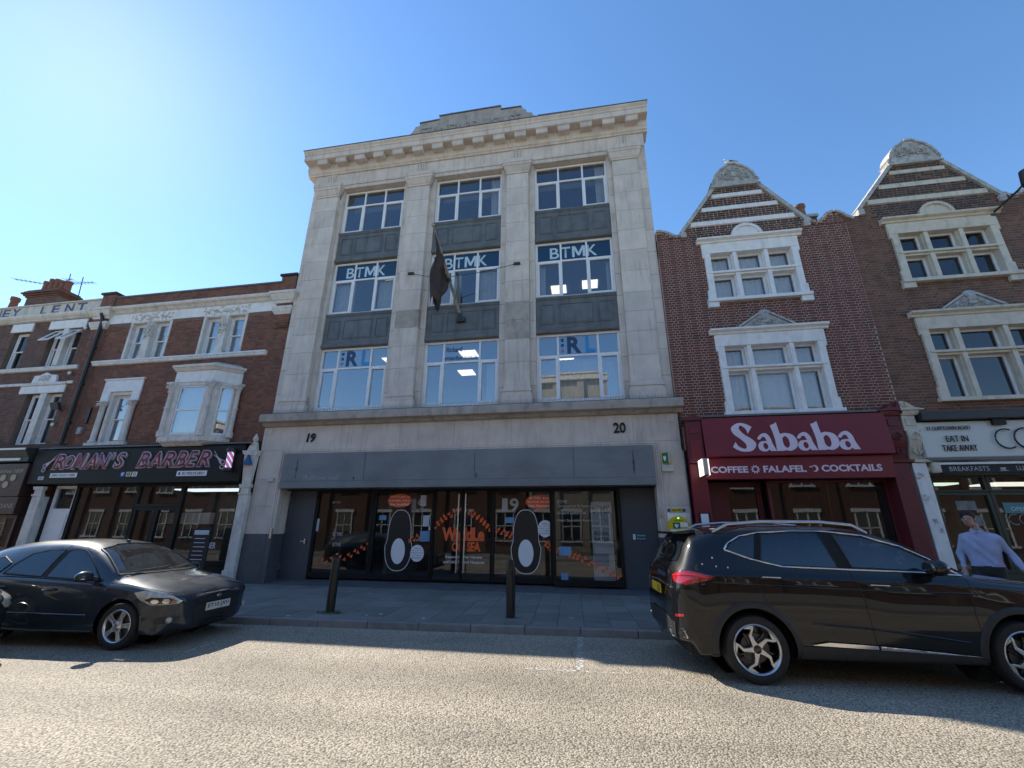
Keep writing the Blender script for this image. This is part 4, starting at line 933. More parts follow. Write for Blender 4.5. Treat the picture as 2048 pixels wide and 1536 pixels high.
# shop glazing, door and interior
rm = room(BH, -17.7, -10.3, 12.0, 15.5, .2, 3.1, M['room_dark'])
sl = mat('dark_slate_tile', (.035, .04, .045), .6, .25, 6, .3, 25, stain=.5, stcol=(.08, .09, .1), stscale=(2, 2, 8))
wpart('tiled_wall', MB().box(-16.4, -10.4, 14.9, 15.1, .22, 3.0), sl, rm)
wpart('light_strip', MB().box(-14.2, -10.6, 13.2, 14.0, 2.86, 2.90), mat('strip_light', (.85, .93, 1), .5, 0, emit=1.3), rm)
wpart('mirror_shelf', MB().box(-15.9, -13.9, 14.6, 14.85, 1.75, 2.15), M['paper'], rm)
for x in (-15.4, -14.5): wpart('barber_chair', MB().box(x-.3, x+.3, 13.6, 14.2, .65, .8).box(x-.3, x+.3, 14.1, 14.22, .8, 1.4).lathe([(.28, .21), (.28, .24), (.05, .26), (.05, .65)], (x, 13.9, 0)), M['blackm'], rm, bevel=.03)
def sbay(par, x0, x1, zb, zt, y, gm, fr=.06, bot=.1, m=None, name='shop_window'):
    m = m or M['black']
    mb = MB().box(x0, x0+fr, y-.05, y+.06, zb, zt).box(x1-fr, x1, y-.05, y+.06, zb, zt).box(x0+fr, x1-fr, y-.049, y+.06, zt-fr, zt).box(x0+fr, x1-fr, y-.049, y+.06, zb, zb+bot)
    w = wpart(name, mb, m, par, bevel=.005)
    wpart('pane', MB().add([(x0+fr, y, zb+bot), (x1-fr, y, zb+bot), (x1-fr, y+.002, zt-fr), (x0+fr, y+.002, zt-fr)], [(0, 1, 2, 3)]), gm, w); return w
wpart('stall_riser', MB().box(-16.4, -10.3, 11.78, 12.0, .15, .62), M['black'], BH)
sbay(BH, -16.36, -14.02, .62, 2.915, 11.86, M['glass_dark']); sbay(BH, -14.01, -12.40, 2.22, 2.915, 11.86, M['glass_dark']); wr = sbay(BH, -12.39, -10.36, .62, 2.915, 11.86, M['glass_dark'])
for a, b in ((-14.01, -13.21), (-13.20, -12.40)): sbay(BH, a, b, .2, 2.215, 11.87, M['glass_dark'], .09, .2, name='shop_door')
txt('window_lettering', 'BARBER', -11.42, -10.86, 1.05, 1.22, 11.853, M['dwhite'], wr, bold=.02)
d18 = sbay(BH, -17.30, -16.42, .2, 2.90, 11.90, M['glass_dark'], .09, 1.98, M['wframe'], 'flat_door')
wpart('door_panel', MB().box(-17.18, -16.54, 11.835, 11.852, .4, 2.02), M['wframe'], d18, bevel=.01); [txt('lettering', s, q, q+w, 2.22, 2.46, 11.893, M['blacktext'], d18) for s, q, w in (('1', -17.02, .07), ('8', -16.93, .12), ('A', -16.80, .14))]
wpart('door_post', MB().box(-17.38, -17.31, 11.80, 12.0, .15, 2.91).box(-16.41, -16.37, 11.80, 12.0, .15, 2.91), M['black'], BH)
for a, b in ((-10.17, -9.86), (-17.74, -17.40)):
    p = MB().box(a, b, 11.56, 11.9, .14, 2.55); frust(p, a, b, 11.56, .03, .03, .14, .5)
    frust(p, a, b, 11.56, .015, .03, 2.551, 2.62); frust(p, a+.02, b-.02, 11.56, .0, .0, 2.62, 2.75); frust(p, a, b, 11.56, .02, .04, 2.75, 2.86)
    o = wpart('shop_pilaster', p, M['oldpaint'], BH, bevel=.008)
    if a > -12:
        q = MB(); frust(q, a+.02, b-.02, 11.56, .0, .06, 2.862, 3.7); frust(q, a, b, 11.56, .07, .10, 3.7, 3.85); frust(q, a+.04, b-.04, 11.56, .04, .0, 3.85, 4.05)
        wpart('console', q, M['oldpaint'], o, bevel=.01)
        wpart('finial', MB().lathe([(.10, 0), (.11, .05), (.05, .09), (.09, .17), (.05, .25), (.02, .33)], ((a+b)/2, 11.62, 4.051), n=12), M['oldpaint'], o, sm=40)
# barber pole lamp, alarm bell box, floodlight, menu board
bp = thing('barber_pole', 'lit blue striped barber pole lamp on the black shop sign', 'barber pole', (-10.52, SFY-.14, 3.2))
wpart('pole_case', MB().lathe([(.10, 0), (.13, .02), (.13, .09), (.10, .11)], (-10.52, SFY-.17, 3.21), n=18).lathe([(.10, 0), (.13, .02), (.13, .10), (.08, .14), (.02, .16)], (-10.52, SFY-.17, 3.78), n=18).box(-10.56, -10.48, SFY-.1, SFY-.02, 3.25, 3.85), M['dark_metal'], bp, sm=40)
def stripe_mat():
    m = mat('barber_stripe', (.3, .25, .8), .3, 0); t = m.node_tree; p = t.nodes['Principled BSDF']; L = t.links.new
    tc = NN(t, 'TexCoord'); wv = NN(t, 'TexWave'); wv.bands_direction = 'DIAGONAL'; wv.inputs['Scale'].default_value = 3.4; L(tc.outputs['Object'], wv.inputs['Vector'])
    cr = NN(t, 'ValToRGB'); cr.color_ramp.interpolation = 'CONSTANT'; e = cr.color_ramp.elements; e[0].color = (.75, .75, .9, 1); e[1].position = .62; e[1].color = (.5, .10, .12, 1); k = e.new(.3); k.color = (.06, .05, .6, 1)
    L(wv.outputs['Fac'], cr.inputs[0]); L(cr.outputs[0], p.inputs['Base Color']); L(cr.outputs[0], p.inputs['Emission Color']); p.inputs['Emission Strength'].default_value = .5; return m
wpart('striped_tube', MB().lathe([(.085, 0), (.085, .46)], (-10.52, SFY-.17, 3.32), n=20), stripe_mat(), bp, sm=40)
tag(link('alarm_box', MB().prism([(-10.13, 3.42), (-9.86, 3.42), (-9.995, 3.72)], 11.40, 11.50).mesh('alarm_box'), mat('blue_alarm', (.01, .10, .25), .4), bevel=.012), 'blue triangular alarm box on the white shop pilaster', 'alarm box')
o = thing('menu_board', 'black price board on legs standing outside the barber window', 'board', (-10.9, 11.3, .16))
wpart('board_panel', MB().box(-11.15, -10.58, 11.28, 11.33, .5, 1.62), M['blackm'], o, bevel=.008); wpart('board_header', MB().box(-11.10, -10.63, 11.274, 11.279, 1.44, 1.56), M['paper'], o)
for k in range(6): wpart('text_line', MB().box(-11.05, -10.72+.02*(k % 3), 11.275, 11.279, 1.33-.11*k, 1.345-.11*k), M['pinktext'], o)
for x in (-11.1, -10.63): wpart('leg', MB().box(x-.02, x+.02, 11.285, 11.325, .155, .5), M['blackm'], o)
# ------------------------------------------------------------ far-left house (money lender)
LH = thing('terraced_house', 'narrow brown brick house with faded MONEY LENT lettering along its parapet', 'house', (-21, 12, .16))
lw_ = [(-21.85, -21.05, 7.27, 8.78), (-20.02, -18.55, 7.27, 8.78), (-20.05, -18.45, 4.32, 6.20), (-23.0, -22.2, 4.32, 6.2)]
backing(LH, cut(-24, -18.06, lw_), 3.9, 9.2, BY+.02, .3, M['mortar_dark'], step=0, edges=sorted(set(q for h in lw_ for q in h[2:])))
brickwork(LH, cut(-24, -18.06, lw_), 4.2, 9.17, BY+.02, M['brick_brown'], nkeep=0, seed=13)
wpart('side_shell', MB().box(-24, -23.7, 12.2, 20, .1, 9.3).box(-18.4, -18.08, 12.2, 20, .1, 9.3).box(-23.7, -18.4, 19.7, 20, .1, 9.3).box(-23.7, -18.4, 12.2, 19.7, 9.1, 9.3), M['brick_brown'], LH)
o = wpart('parapet', MB().box(-24, -18.08, BY-.02, BY+.3, 9.45, 9.90).box(-24, -18.08, BY-.06, BY+.33, 9.902, 9.96), M['creampaint'], LH, bevel=.008)
fade = mat('faded_blue_lettering', (.09, .08, .15), .7, .2, 8, stain=.8, stcol=(.42, .40, .36), stscale=(6, 6, 6))
for s, a, b in (('M', -24.1, -23.7), ('O', -23.62, -23.26), ('N', -23.2, -22.86), ('E', -22.78, -22.42), ('Y', -22.34, -21.9), ('L', -20.9, -20.6), ('E', -20.36, -19.98), ('N', -19.72, -19.30), ('T', -19.16, -18.72)): txt('lettering', s, a, b, 9.50, 9.86, BY-.024, fade, o, bold=.03)
en = MB().xprism([(BY+.1, 9.17), (BY-.05, 9.17), (BY-.06, 9.24), (BY-.14, 9.30), (BY-.18, 9.36), (BY-.18, 9.43), (BY+.1, 9.448)], -24, -18.08); oc = wpart('cornice', en, M['oldpaint'], LH, bevel=.004); dentils(oc, -24, -18.1, BY-.09, BY-.02, 9.185, 9.24, .09, M['oldpaint'])
wpart('string_course', MB().xprism([(BY+.1, 7.06), (BY-.08, 7.08), (BY-.10, 7.22), (BY+.1, 7.25)], -24, -18.08), M['oldpaint'], LH, bevel=.006)
for a, b, z0, z1 in ((-21.98, -20.95, 8.79, 9.14), (-20.15, -18.42, 8.79, 9.14), (-20.4, -18.38, 6.21, 6.5), (-23.2, -22.0, 6.21, 6.5)): wpart('lintel', MB().box(a, b, BY-.03, BY+.1, z0, z1), M['cleanpaint'], LH, bevel=.006)
wpart('lower_band', MB().box(-24, -20.41, BY-.05, BY+.1, 6.52, 6.62).box(-18.37, -18.1, BY-.05, BY+.1, 6.52, 6.62).box(-20.4, -18.38, BY-.07, BY+.1, 6.502, 6.60), M['oldpaint'], LH); wpart('crest', MB().prism([(-19.95, 6.602), (-18.85, 6.602), (-18.9, 6.88), (-19.15, 6.9), (-19.4, 7.0), (-19.65, 6.9), (-19.9, 6.88)], BY-.06, BY+.05), M['cleanpaint'], LH, bevel=.008); carving(LH, -19.4, 6.76, .5, .3, BY-.06, M['oldpaint'], 51, 20)
for a, b in ((-20.02, -18.55),):
    c = (a+b)/2; wpart('window_pier', MB().box(c-.12, c+.12, BY-.02, BY+.3, 7.275, 8.785), M['oldpaint'], LH, bevel=.008)
    for s0, s1 in ((a+.06, c-.12), (c+.12, b-.06)):
        o = sash(LH, s0, s1, 7.28, 8.78, BY+.15, net=False, gm=M['glass_dark'])
        v = MB().box(0, s1-s0-.1, -.04, 0, -.72, -.66).box(0, .06, -.04, 0, -.66, -.06).box(s1-s0-.16, s1-s0-.1, -.04, 0, -.66, -.06).box(0, s1-s0-.1, -.04, 0, -.06, 0)
        T = Matrix.Translation((s0+.05, BY+.10, 8.74)) @ Matrix.Rotation(R(-38), 4, 'X'); v.v = [tuple(T @ Vector(q)) for q in v.v]; oo = wpart('open_top_light', v, M['wframe'], o)
        g = MB().add([(.06, -.02, -.66), (s1-s0-.16, -.02, -.66), (s1-s0-.16, -.02, -.06), (.06, -.02, -.06)], [(0, 1, 2, 3)]); g.v = [tuple(T @ Vector(q)) for q in g.v]; wpart('open_pane', g, M['glass_blue'], o)
    sash(LH, -21.8, -21.1, 7.28, 8.78, BY+.15, net=False, gm=M['glass_dark'])
c = -19.25; wpart('window_pier', MB().box(c-.14, c+.14, BY-.02, BY+.3, 4.325, 6.2), M['oldpaint'], LH, bevel=.008)
for s0, s1 in ((-19.98, c-.14), (c+.14, -18.5)): sash(LH, s0, s1, 4.33, 6.2, BY+.15, gm=M['glass_dark'])
# pawnbroker front
M['pawn'] = mat('dark_brown_shop_paint', (.05, .022, .018), .4, .1); M['gold'] = mat('dull_gold', (.40, .33, .22), .45, .1)
o = wpart('shop_fascia', MB().box(-24, -18.12, 11.42, 12, 2.55, 3.60).box(-24, -18.10, 11.44, 12, 2.0, 2.54), M['pawn'], LH, bevel=.01)
wpart('awning_box', MB().xprism([(11.9, 4.2), (11.25, 4.10), (11.25, 4.02), (11.4, 3.8), (11.4, 3.66), (11.9, 3.66)], -24, -18.2), mat('dark_green_box', (.035, .045, .035), .5), LH, bevel=.008)
wpart('box_edge', MB().box(-24, -18.2, 11.235, 11.249, 4.03, 4.09).box(-24, -18.5, 11.375, 11.399, 3.70, 3.78), M['cleanpaint'], LH)
for x, z in ((-18.97, 3.14), (-18.55, 3.14), (-18.78, 2.92)): wpart('gold_disc', ell(x, z, .115, .105, 11.418, .01), M['gold'], o)
txt('lettering', 'established 1800', -19.6, -18.25, 3.30, 3.42, 11.417, M['gold'], o, shear=.2); txt('lettering', 'CASH LOANS', -19.5, -18.2, 2.18, 2.32, 11.437, M['gold'], o)
sbay(LH, -20.9, -18.2, .7, 1.98, 11.7, M['glass_dark'], .1, .1, M['pawn']); wpart('stall_riser', MB().box(-24, -18.1, 11.62, 12, .15, .69), M['pawn'], LH); sbay(LH, -23.9, -21.0, .7, 1.98, 11.7, M['glass_dark'], .1, .1, M['pawn'])
wpart('shop_back', MB().box(-24, -18.1, 13, 13.2, .15, 4), M['room_dark'], LH)
fl_ = thing('floodlight', 'small black floodlight on the brick wall by the white paired window', 'light', (-18.2, BY-.1, 5.5))
T = Matrix.Translation((-18.2, BY-.22, 5.62)) @ Matrix.Rotation(R(25), 4, 'X'); hb = MB().box(-.17, .17, -.05, .05, -.13, .13); hb.v = [tuple(T @ Vector(q)) for q in hb.v]
wpart('lamp_head', hb, M['dark_metal'], fl_, bevel=.01); wpart('bracket', MB().tube([(-18.2, BY+.01, 5.5), (-18.2, BY-.2, 5.58)], .02, 8), M['dark_metal'], fl_)
# chimney stacks and aerials behind the parapets
ch = thing('chimney_stack', 'stepped brick chimney stack with a cluster of terracotta pots behind the parapet', 'chimney', (-26.0, 15, 9))
c = Vector((-26.05, 15, 0)); st_ = MB().box(-27.0, -25.1, 14.6, 15.4, 9.2, 12.35); wpart('stack', st_, M['mortar_dark'], ch)
brickwork(ch, lambda z: [(-27.0, -25.1)], 9.3, 12.3, 14.6, M['brick_brown'], nkeep=0, seed=17)
for z, e in ((12.35, .05), (12.43, .12), (12.51, .19), (12.59, .13), (12.67, .06)): wpart('oversailing_course', MB().box(-27-e, -25.1+e, 14.6-e, 15.4+e, z+.002, z+.078), M['brick_brown'], ch)
for x, h in ((-26.75, .72), (-26.4, .82), (-26.05, .78), (-25.7, .66), (-25.35, .60)): wpart('chimney_pot', MB().lathe([(.15, 0), (.13, h*.8), (.16, h*.85), (.16, h)], (x, 15, 12.748), n=14), M['terracotta'], ch, sm=40)
c2h = thing('chimney_stack', 'lone terracotta chimney pot on a stub of stack at the far end of the row', 'chimney', (-28.6, 15, 9)); wpart('stack', MB().box(-29.0, -28.2, 14.7, 15.3, 9, 12.0), M['brick_brown'], c2h); wpart('chimney_pot', MB().lathe([(.17, 0), (.15, .5), (.19, .55), (.19, .72)], (-28.45, 15, 12.002), n=14), M['terracotta'], c2h, sm=40)
def aerial(label, base, mast, boom, els):
    t = thing('tv_aerial', label, 'aerial', base); b = Vector(base)
    wpart('mast', MB().tube([b, b+Vector(mast[0])]+[b+Vector(q) for q in mast[1:]], .022, 6), M['dark_metal'], t)
    p, q = b+Vector(boom[0]), b+Vector(boom[1]); wpart('boom', MB().tube([p, q], .016, 6), M['dark_metal'], t)
    for k in range(els):
        u = k/max(1, els-1); c = p+(q-p)*u; wpart('element', MB().tube([c+Vector((0, -.2+.06*u, 0)), c+Vector((0, .2-.06*u, 0))], .009, 5), M['dark_metal'], t)
aerial('thin television aerial on a bent mast left of the clustered chimney pots', (-27.35, 15.3, 9.3), [(0, 0, 3.6), (-.2, 0, 4.25)], ((-2.35, 0, 4.85), (0, 0, 4.3)), 8)
aerial('television aerial with long boom right of the clustered chimney pots', (-24.95, 15.3, 9.3), [(-.02, 0, 3.4), (-.15, 0, 4.5)], ((-.7, 0, 4.2), (.65, 0, 4.1)), 7)
aerial('straight whip aerial rising from the middle of the chimney pots', (-26.25, 15.5, 9.3), [(0, 0, 4.2), (-.1, 0, 4.95)], ((-.25, 0, 4.6), (.15, 0, 4.6)), 3)
for x, y, z in ((-18.35, BY-.06, 8.72), (-18.35, BY-.06, 6.92), (-18.3, BY-.06, 5.0)): wpart('cable_box', MB().ball((x, y, z), (.07, .05, .07), 10), M['cleanpaint'], LH, sm=60)
# ------------------------------------------------------------ gabled houses on the right
def arc(cx, cz, r, a0, a1, n, rz=None): return [(cx+r*math.cos(R(a0+(a1-a0)*k/n)), cz+(rz or r)*math.sin(R(a0+(a1-a0)*k/n))) for k in range(n+1)]
def strip_coping(parent, pts, w, y0, y1, m, name='coping'):
    """coping stone that follows a line of (x,z) points"""
    mb = MB(); n = len(pts)
    for k in range(n-1):
        (xa, za), (xb, zb) = pts[k], pts[k+1]; d = Vector((xb-xa, zb-za)); d.normalize(); nx, nz = -d.y*w, d.x*w
        mb.add([(xa, y0, za), (xb, y0, zb), (xb+nx, y0, zb+nz), (xa+nx, y0, za+nz), (xa, y1, za), (xb, y1, zb), (xb+nx, y1, zb+nz), (xa+nx, y1, za+nz)],
               [(0, 1, 2, 3), (7, 6, 5, 4), (0, 4, 5, 1), (3, 2, 6, 7), (0, 3, 7, 4), (1, 5, 6, 2)])
    return wpart(name, mb, m, parent)
HEAD = [(-.76, 0), (-.78, .10), (-.68, .16), (-.66, .26), (-.60, .40), (-.50, .53), (-.37, .64), (-.22, .71), (-.12, .80), (.12, .80), (.22, .71), (.37, .64), (.50, .53), (.60, .40), (.66, .26), (.68, .16), (.78, .10), (.76, 0)]
def gable_house(H, X0, X1, gx0, gx1, apex, zsh, zneck, wx, P, bm, mm, near, seed, soot, bands, edge_l=True, scal=None, glassm=None, nets=True, zup=(7.75, 9.83), zlo=(4.46, 6.88), xr_end=None, light=None):
    """brick front with a shaped gable, two stacked three-light stone windows"""
    Y = 11.70; cx = (gx0+gx1)/2; gl = glassm or M['glass_old']
    nk0, nk1 = cx-.56, cx+.56; ztop = zneck
    xl = lambda z: X0 if z < zsh else gx0+.05+(nk0-gx0)*min(1, max(0, (z-zsh-.2)/(ztop-zsh-.2)))
    xr = lambda z: (xr_end or X1) if z < zsh else gx1-.05-(gx1-nk1)*min(1, max(0, (z-zsh-.2)/(ztop-zsh-.2)))
    (a, b) = wx
    holes = [(a, b, zup[0]+.06, zup[1]-.16), (a-.02, b+.10, zlo[0], zlo[1]-.12)]
    bh = [(a-9, b+9, z0, z1) for z0, z1 in bands]
    sp0 = cut(xl, xr, holes)
    backing(H, sp0, 3.6, zneck+.02, Y, .3, mm, step=.075, edges=sorted(set(q for h in holes for q in h[2:])|{zsh, zsh+.2}), name='wall')
    brickwork(H, cut(xl, xr, holes+bh), 4.2, zneck, Y, bm, near=near, seed=seed, soot=soot)
    for z0, z1 in bands:
        zc = (z0+z1)/2; p, q = xl(zc)+.02, xr(zc)-.02; n = 4; c = MB()
        for k in range(n):
            u, v = p+(q-p)*k/n, p+(q-p)*(k+1)/n
            wpart('stone_band', MB().box(u+.003, v-.003, Y-.02, Y+.05, z0, z1), M[P], H, bevel=.004)
    # coping up the gable
    strip_coping(H, [(gx0-.02, zsh+.12), (nk0-.02, zneck-.02)], .10, Y-.07, Y+.34, M['carved']); strip_coping(H, [(nk1+.02, zneck-.02), (gx1+.02, zsh+.12)], .10, Y-.07, Y+.34, M['carved'])
    for x in (gx0, gx1): wpart('kneeler', MB().box(x-.085, x+.085, Y-.075, Y+.34, zsh-.02, zsh+.17), M['carved'], H, bevel=.02)
    # carved finial block
    hd = [(cx+u*.88, zneck+v) for u, v in HEAD]
    f = wpart('gable_head', MB().prism(hd, Y-.06, Y+.30), M['carved'], H, bevel=.015)
    wpart('head_moulding', MB().box(nk0-.14, nk1+.14, Y-.11, Y+.32, zneck-.05, zneck+.0), M['carved'], f, bevel=.012)
    strip_coping(f, [(cx+u*.86, zneck+v*.97) for u, v in HEAD[1:-1]], .06, Y-.10, Y+.33, M['carved'])
    carving(f, cx, zneck+.40, .95, .52, Y-.062, M['carved'], seed+5, 46, shape=lambda u, v: (u/.46)**2+((v+.3)/.75)**2 < 1)
    wpart('finial', MB().lathe([(.10, 0), (.11, .02), (.06, .04)], (cx, Y+.1, zneck+.802), n=12), M['carved'], f, sm=40)
    # scalloped parapets beside the gable
    for pts in scal or ():
        poly = [(pts[0][0], zsh-.6)]+pts+[(pts[-1][0], zsh-.6)]
        wpart('scalloped_parapet', MB().prism(poly, Y+.001, Y+.26), mm, H)
        top = lambda z: 0
        def spn(z, pts=pts):
            out = []; n = 40; x0_, x1_ = pts[0][0], pts[-1][0]
            run = None
            for k in range(n+1):
                x = x0_+(x1_-x0_)*k/n; zt = np.interp(x, [p[0] for p in pts], [p[1] for p in pts]); ok = zt > z+.03
                if ok and run is None: run = x
                if (not ok or k == n) and run is not None: out.append((run, x)); run = None
            return [(p, q) for p, q in out if q-p > .08]
        brickwork(H, spn, zsh+(-0.0), max(p[1] for p in pts), Y, bm, nkeep=0, seed=seed+9)
        strip_coping(H, pts, .07, Y-.06, Y+.32, M['carved'])
    # windows
    for (z0, z1), lower in ((zup, False), (zlo, True)):
        aa, bb = (a, b) if not lower else (a-.02, b+.10)
        frw = (bb-aa)
        o = wpart('window_surround', MB().box(aa+.0, aa+.17, Y-.07, Y+.18, z0+.10, z1-.48).box(bb-.17, bb, Y-.07, Y+.18, z0+.10, z1-.48).box(aa, bb, Y-.075, Y+.2, z1-.478, z1-.14), M[P], H, bevel=.008)
        wpart('window_cornice', MB().xprism([(Y+.1, z1-.139), (Y-.10, z1-.139), (Y-.12, z1-.09), (Y-.20, z1-.05), (Y-.21, z1), (Y+.1, z1+.03)], aa-.16, bb+.16), M[P], o, bevel=.006)
        for s in (-1, 1):   # stepped ears
            x = aa if s < 0 else bb
            wpart('ear', MB().box(x-.045, x+.045, Y-.071, Y+.05, z1-.62, z1-.142), M[P], o, bevel=.006); wpart('ear', MB().box(x-.045, x+.045, Y-.071, Y+.05, z0+.10, z0+.38), M[P], o, bevel=.006)
        wpart('window_sill', MB().box(aa-.09, bb+.09, Y-.14, Y+.2, z0, z0+.098), M[P], o, bevel=.01)
        if not lower:
            for x in (aa-.09, bb-.20): wpart('sill_corbel', MB().box(x, x+.29, Y-.10, Y+.05, z0-.16, z0-.002), M[P], o, bevel=.008)
        fr_ = (.30, .70) if lower else (1/3, 2/3)
        zt = z0+(z1-z0)*(.585 if lower else .47)
        zt = z0+.10+(z1-.48-z0-.10)*(.655 if lower else .565)
        xs = [aa+.17, aa+frw*fr_[0], aa+frw*fr_[1], bb-.17]
        for x in xs[1:3]: wpart('mullion', MB().box(x-.055, x+.055, Y-.05, Y+.2, z0+.10, z1-.48).box(x-.085, x+.085, Y+.02, Y+.2, z0+.10, z1-.481), M[P], o, bevel=.008)
        wpart('transom', MB().box(aa+.05, bb-.05, Y-.09, Y+.2, zt-.02, zt+.045).box(aa+.17, bb-.17, Y-.03, Y+.2, zt-.08, zt-.021), M[P], o, bevel=.008)
        for k in range(3):
            p = xs[k]+(.085 if k else 0); q = xs[k+1]-(.085 if k < 2 else 0)
            for lo_, hi in ((z0+.10, zt-.08), (zt+.045, z1-.48)):
                fm = .055; yy = Y+.13
                fr = MB().box(p, p+fm, yy, yy+.06, lo_, hi).box(q-fm, q, yy, yy+.06, lo_, hi).box(p+fm, q-fm, yy+.001, yy+.06, hi-fm, hi).box(p+fm, q-fm, yy+.001, yy+.06, lo_, lo_+fm)
                w = wpart('window_light', fr, M['wframe'], o, bevel=.004)
                # pane is its own sub-part of the surround
                wpart('pane', MB().add([(p+fm, yy+.03, lo_+fm), (q-fm, yy+.03, lo_+fm), (q-fm, yy+.033, hi-fm), (p+fm, yy+.033, hi-fm)], [(0, 1, 2, 3)]), gl, o)
                if nets: curtain(o, p+fm, q-fm, lo_+fm, hi-fm, yy+.16, M['curtain'], 3, .02)
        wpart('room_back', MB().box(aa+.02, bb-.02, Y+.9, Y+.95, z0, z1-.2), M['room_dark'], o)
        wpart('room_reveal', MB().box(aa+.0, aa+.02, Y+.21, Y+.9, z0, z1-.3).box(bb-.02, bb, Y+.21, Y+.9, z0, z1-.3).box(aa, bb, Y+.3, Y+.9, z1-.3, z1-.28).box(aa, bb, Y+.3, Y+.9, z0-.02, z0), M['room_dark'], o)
        c = (aa+bb)/2
        if not lower:      # half-round tympanum
            o2 = wpart('tympanum', MB().prism(arc(c, z1+.03, .42, 0, 180, 18, .40), Y-.05, Y+.05), M[P], o, bevel=.006)
            strip_coping(o, arc(c, z1+.03, .36, 180, 0, 18, .34), .075, Y-.10, Y+.05, M[P], 'hood_mould')
        else:              # low carved pediment
            o2 = wpart('pediment', MB().prism([(c-.66, z1+.03), (c+.66, z1+.03), (c+.12, z1+.40), (c-.12, z1+.40)], Y-.07, Y+.05), M['carved'], o, bevel=.008)
            carving(o, c, z1+.18, 1.1, .26, Y-.071, M['carved'], seed+2, 50, shape=lambda u, v: abs(u) < .46*(1-(v+.42)/1.1)); wpart('crest', MB().ball((c, Y-.06, z1+.43), (.16, .08, .11), 12).ball((c, Y-.10, z1+.30), (.09, .08, .12), 10), M['carved'], o, sm=60)
            strip_coping(o, [(c-.70, z1+.03), (c-.10, z1+.42)], .05, Y-.11, Y+.05, M['carved'], 'raking_mould'); strip_coping(o, [(c+.10, z1+.42), (c+.70, z1+.03)], .05, Y-.11, Y+.05, M['carved'], 'raking_mould')
    # shell and roof
    XE = xr_end or X1
    wpart('side_shell', MB().box(X0+.02, X0+.3, 12.01, 20, .1, 9.6).box(XE-.3, XE-.02, 12.01, 20, .1, 9.6).box(X0+.3, XE-.3, 19.7, 20, .1, 9.6), mm, H)
    wpart('roof', MB().add([(gx0, Y+.3, zsh-.1), (gx1, Y+.3, zsh-.1), (cx, Y+.3, zneck+.1), (gx0, 16, zsh-.1), (gx1, 16, zsh-.1), (cx, 16, zneck+.1)], [(0, 2, 5, 3), (2, 1, 4, 5), (3, 5, 4)]).add([(X0, Y+.3, 9.62), (XE, Y+.3, 9.62), (XE, 19.9, 9.62), (X0, 19.9, 9.62)], [(0, 1, 2, 3)]), M['slate'], H)

def console_pair(H, x0, x1, m, y=11.46, seed=1, z0=3.24, ped=True):
    """tall carved shop console: panelled block, scroll bracket, little pediment"""
    o = wpart('console', MB().box(x0+.02, x1-.02, y+.02, 11.8, 3.95, 4.28), M[m], H, bevel=.008)
    wpart('console_panel', MB().box(x0+.07, x1-.07, y-.0, y+.03, 4.03, 4.20), M[m], o, bevel=.01)
    b = MB(); prof = [(11.8, z0)]+[(y-.02+.16*(1-math.sin(math.pi*.5*t))+.02*math.sin(7*t), z0+.70*t) for t in np.linspace(0, 1, 12)]+[(11.8, z0+.70)]
    b.xprism(prof, x0+.03, x1-.03); wpart('console_scroll', b, M[m], o, bevel=.01)
    c = MB(); scroll(c, (x0+x1)/2, z0+.52, y-.02, .11, 1.7, .025, .02, 1); scroll(c, (x0+x1)/2, z0+.2, y+.04, .09, 1.7, .022, .02, -1)
    wpart('console_carving', c, M[m], o, sm=60, kind='stuff')
    q = MB(); frust(q, x0, x1, y+.02, .02, .02, 3.90, 3.95); frust(q, x0, x1, y+.02, .03, .06, 4.281, 4.35); frust(q, x0, x1, y+.02, .06, .06, 4.35, 4.39); frust(q, x0, x1, y+.06, .05, .06, z0-.07, z0-.002); wpart('console_mouldings', q, M[m], o, bevel=.005)
    return o
# ---- house with the maroon shop
SH = thing('gabled_house', 'dark red brick gabled house with clean white window surrounds over the maroon falafel shop', 'house', (5.0, 12, .16))
sc1 = [(2.42, 10.30), (2.62, 10.28), (2.80, 10.16), (2.95, 10.06), (3.06, 10.04), (3.14, 10.10)]
sc2 = [(6.62, 10.26), (6.72, 10.12), (6.86, 10.08), (7.02, 10.16), (7.18, 10.33), (7.36, 10.40), (7.52, 10.33), (7.66, 10.17), (7.80, 10.08)]
gable_house(SH, 2.42, 7.60, 3.2, 6.6, 12.52, 10.02, 11.72, (3.68, 6.20), 'cleanpaint', M['brick_red'], M['mortar_pink'], (5.0, 4.9), 21,
            lambda x, z, rg: z > 9.75 and abs(x-4.95) < 1.5 and rg.random() < .8, [(10.38, 10.53), (10.88, 11.02), (11.35, 11.48)], scal=[sc1, sc2])
# maroon shopfront
sf = wpart('shop_fascia', MB().xprism([(11.8, 3.36), (11.36, 3.36), (11.34, 3.38), (11.42, 4.36), (11.8, 4.38)], 2.92, 7.06), M['maroon'], SH, bevel=.006)
wpart('fascia_ledge', MB().box(2.9, 7.08, 11.40, 11.8, 4.385, 4.43), M['lead'], sf)
sf2 = wpart('shop_lower_fascia', MB().box(2.90, 7.02, 11.46, 11.7, 2.83, 3.345), M['maroon'], SH, bevel=.006)
def fascia_tilt(x, z): return 11.34+.08*(z-3.38)/.98
def curve_fill(polys):
    c = bpy.data.curves.new('g', 'CURVE'); c.dimensions = '2D'; c.fill_mode = 'BOTH'
    for p in polys:
        s = c.splines.new('POLY'); s.points.add(len(p)-1); s.use_cyclic_u = True
        for k, (x, y) in enumerate(p): s.points[k].co = (x, y, 0, 1)
    o = bpy.data.objects.new('g', c); COL.objects.link(o); dg = bpy.context.evaluated_depsgraph_get(); me = bpy.data.meshes.new_from_object(o.evaluated_get(dg))
    bpy.data.objects.remove(o); bpy.data.curves.remove(c); return me
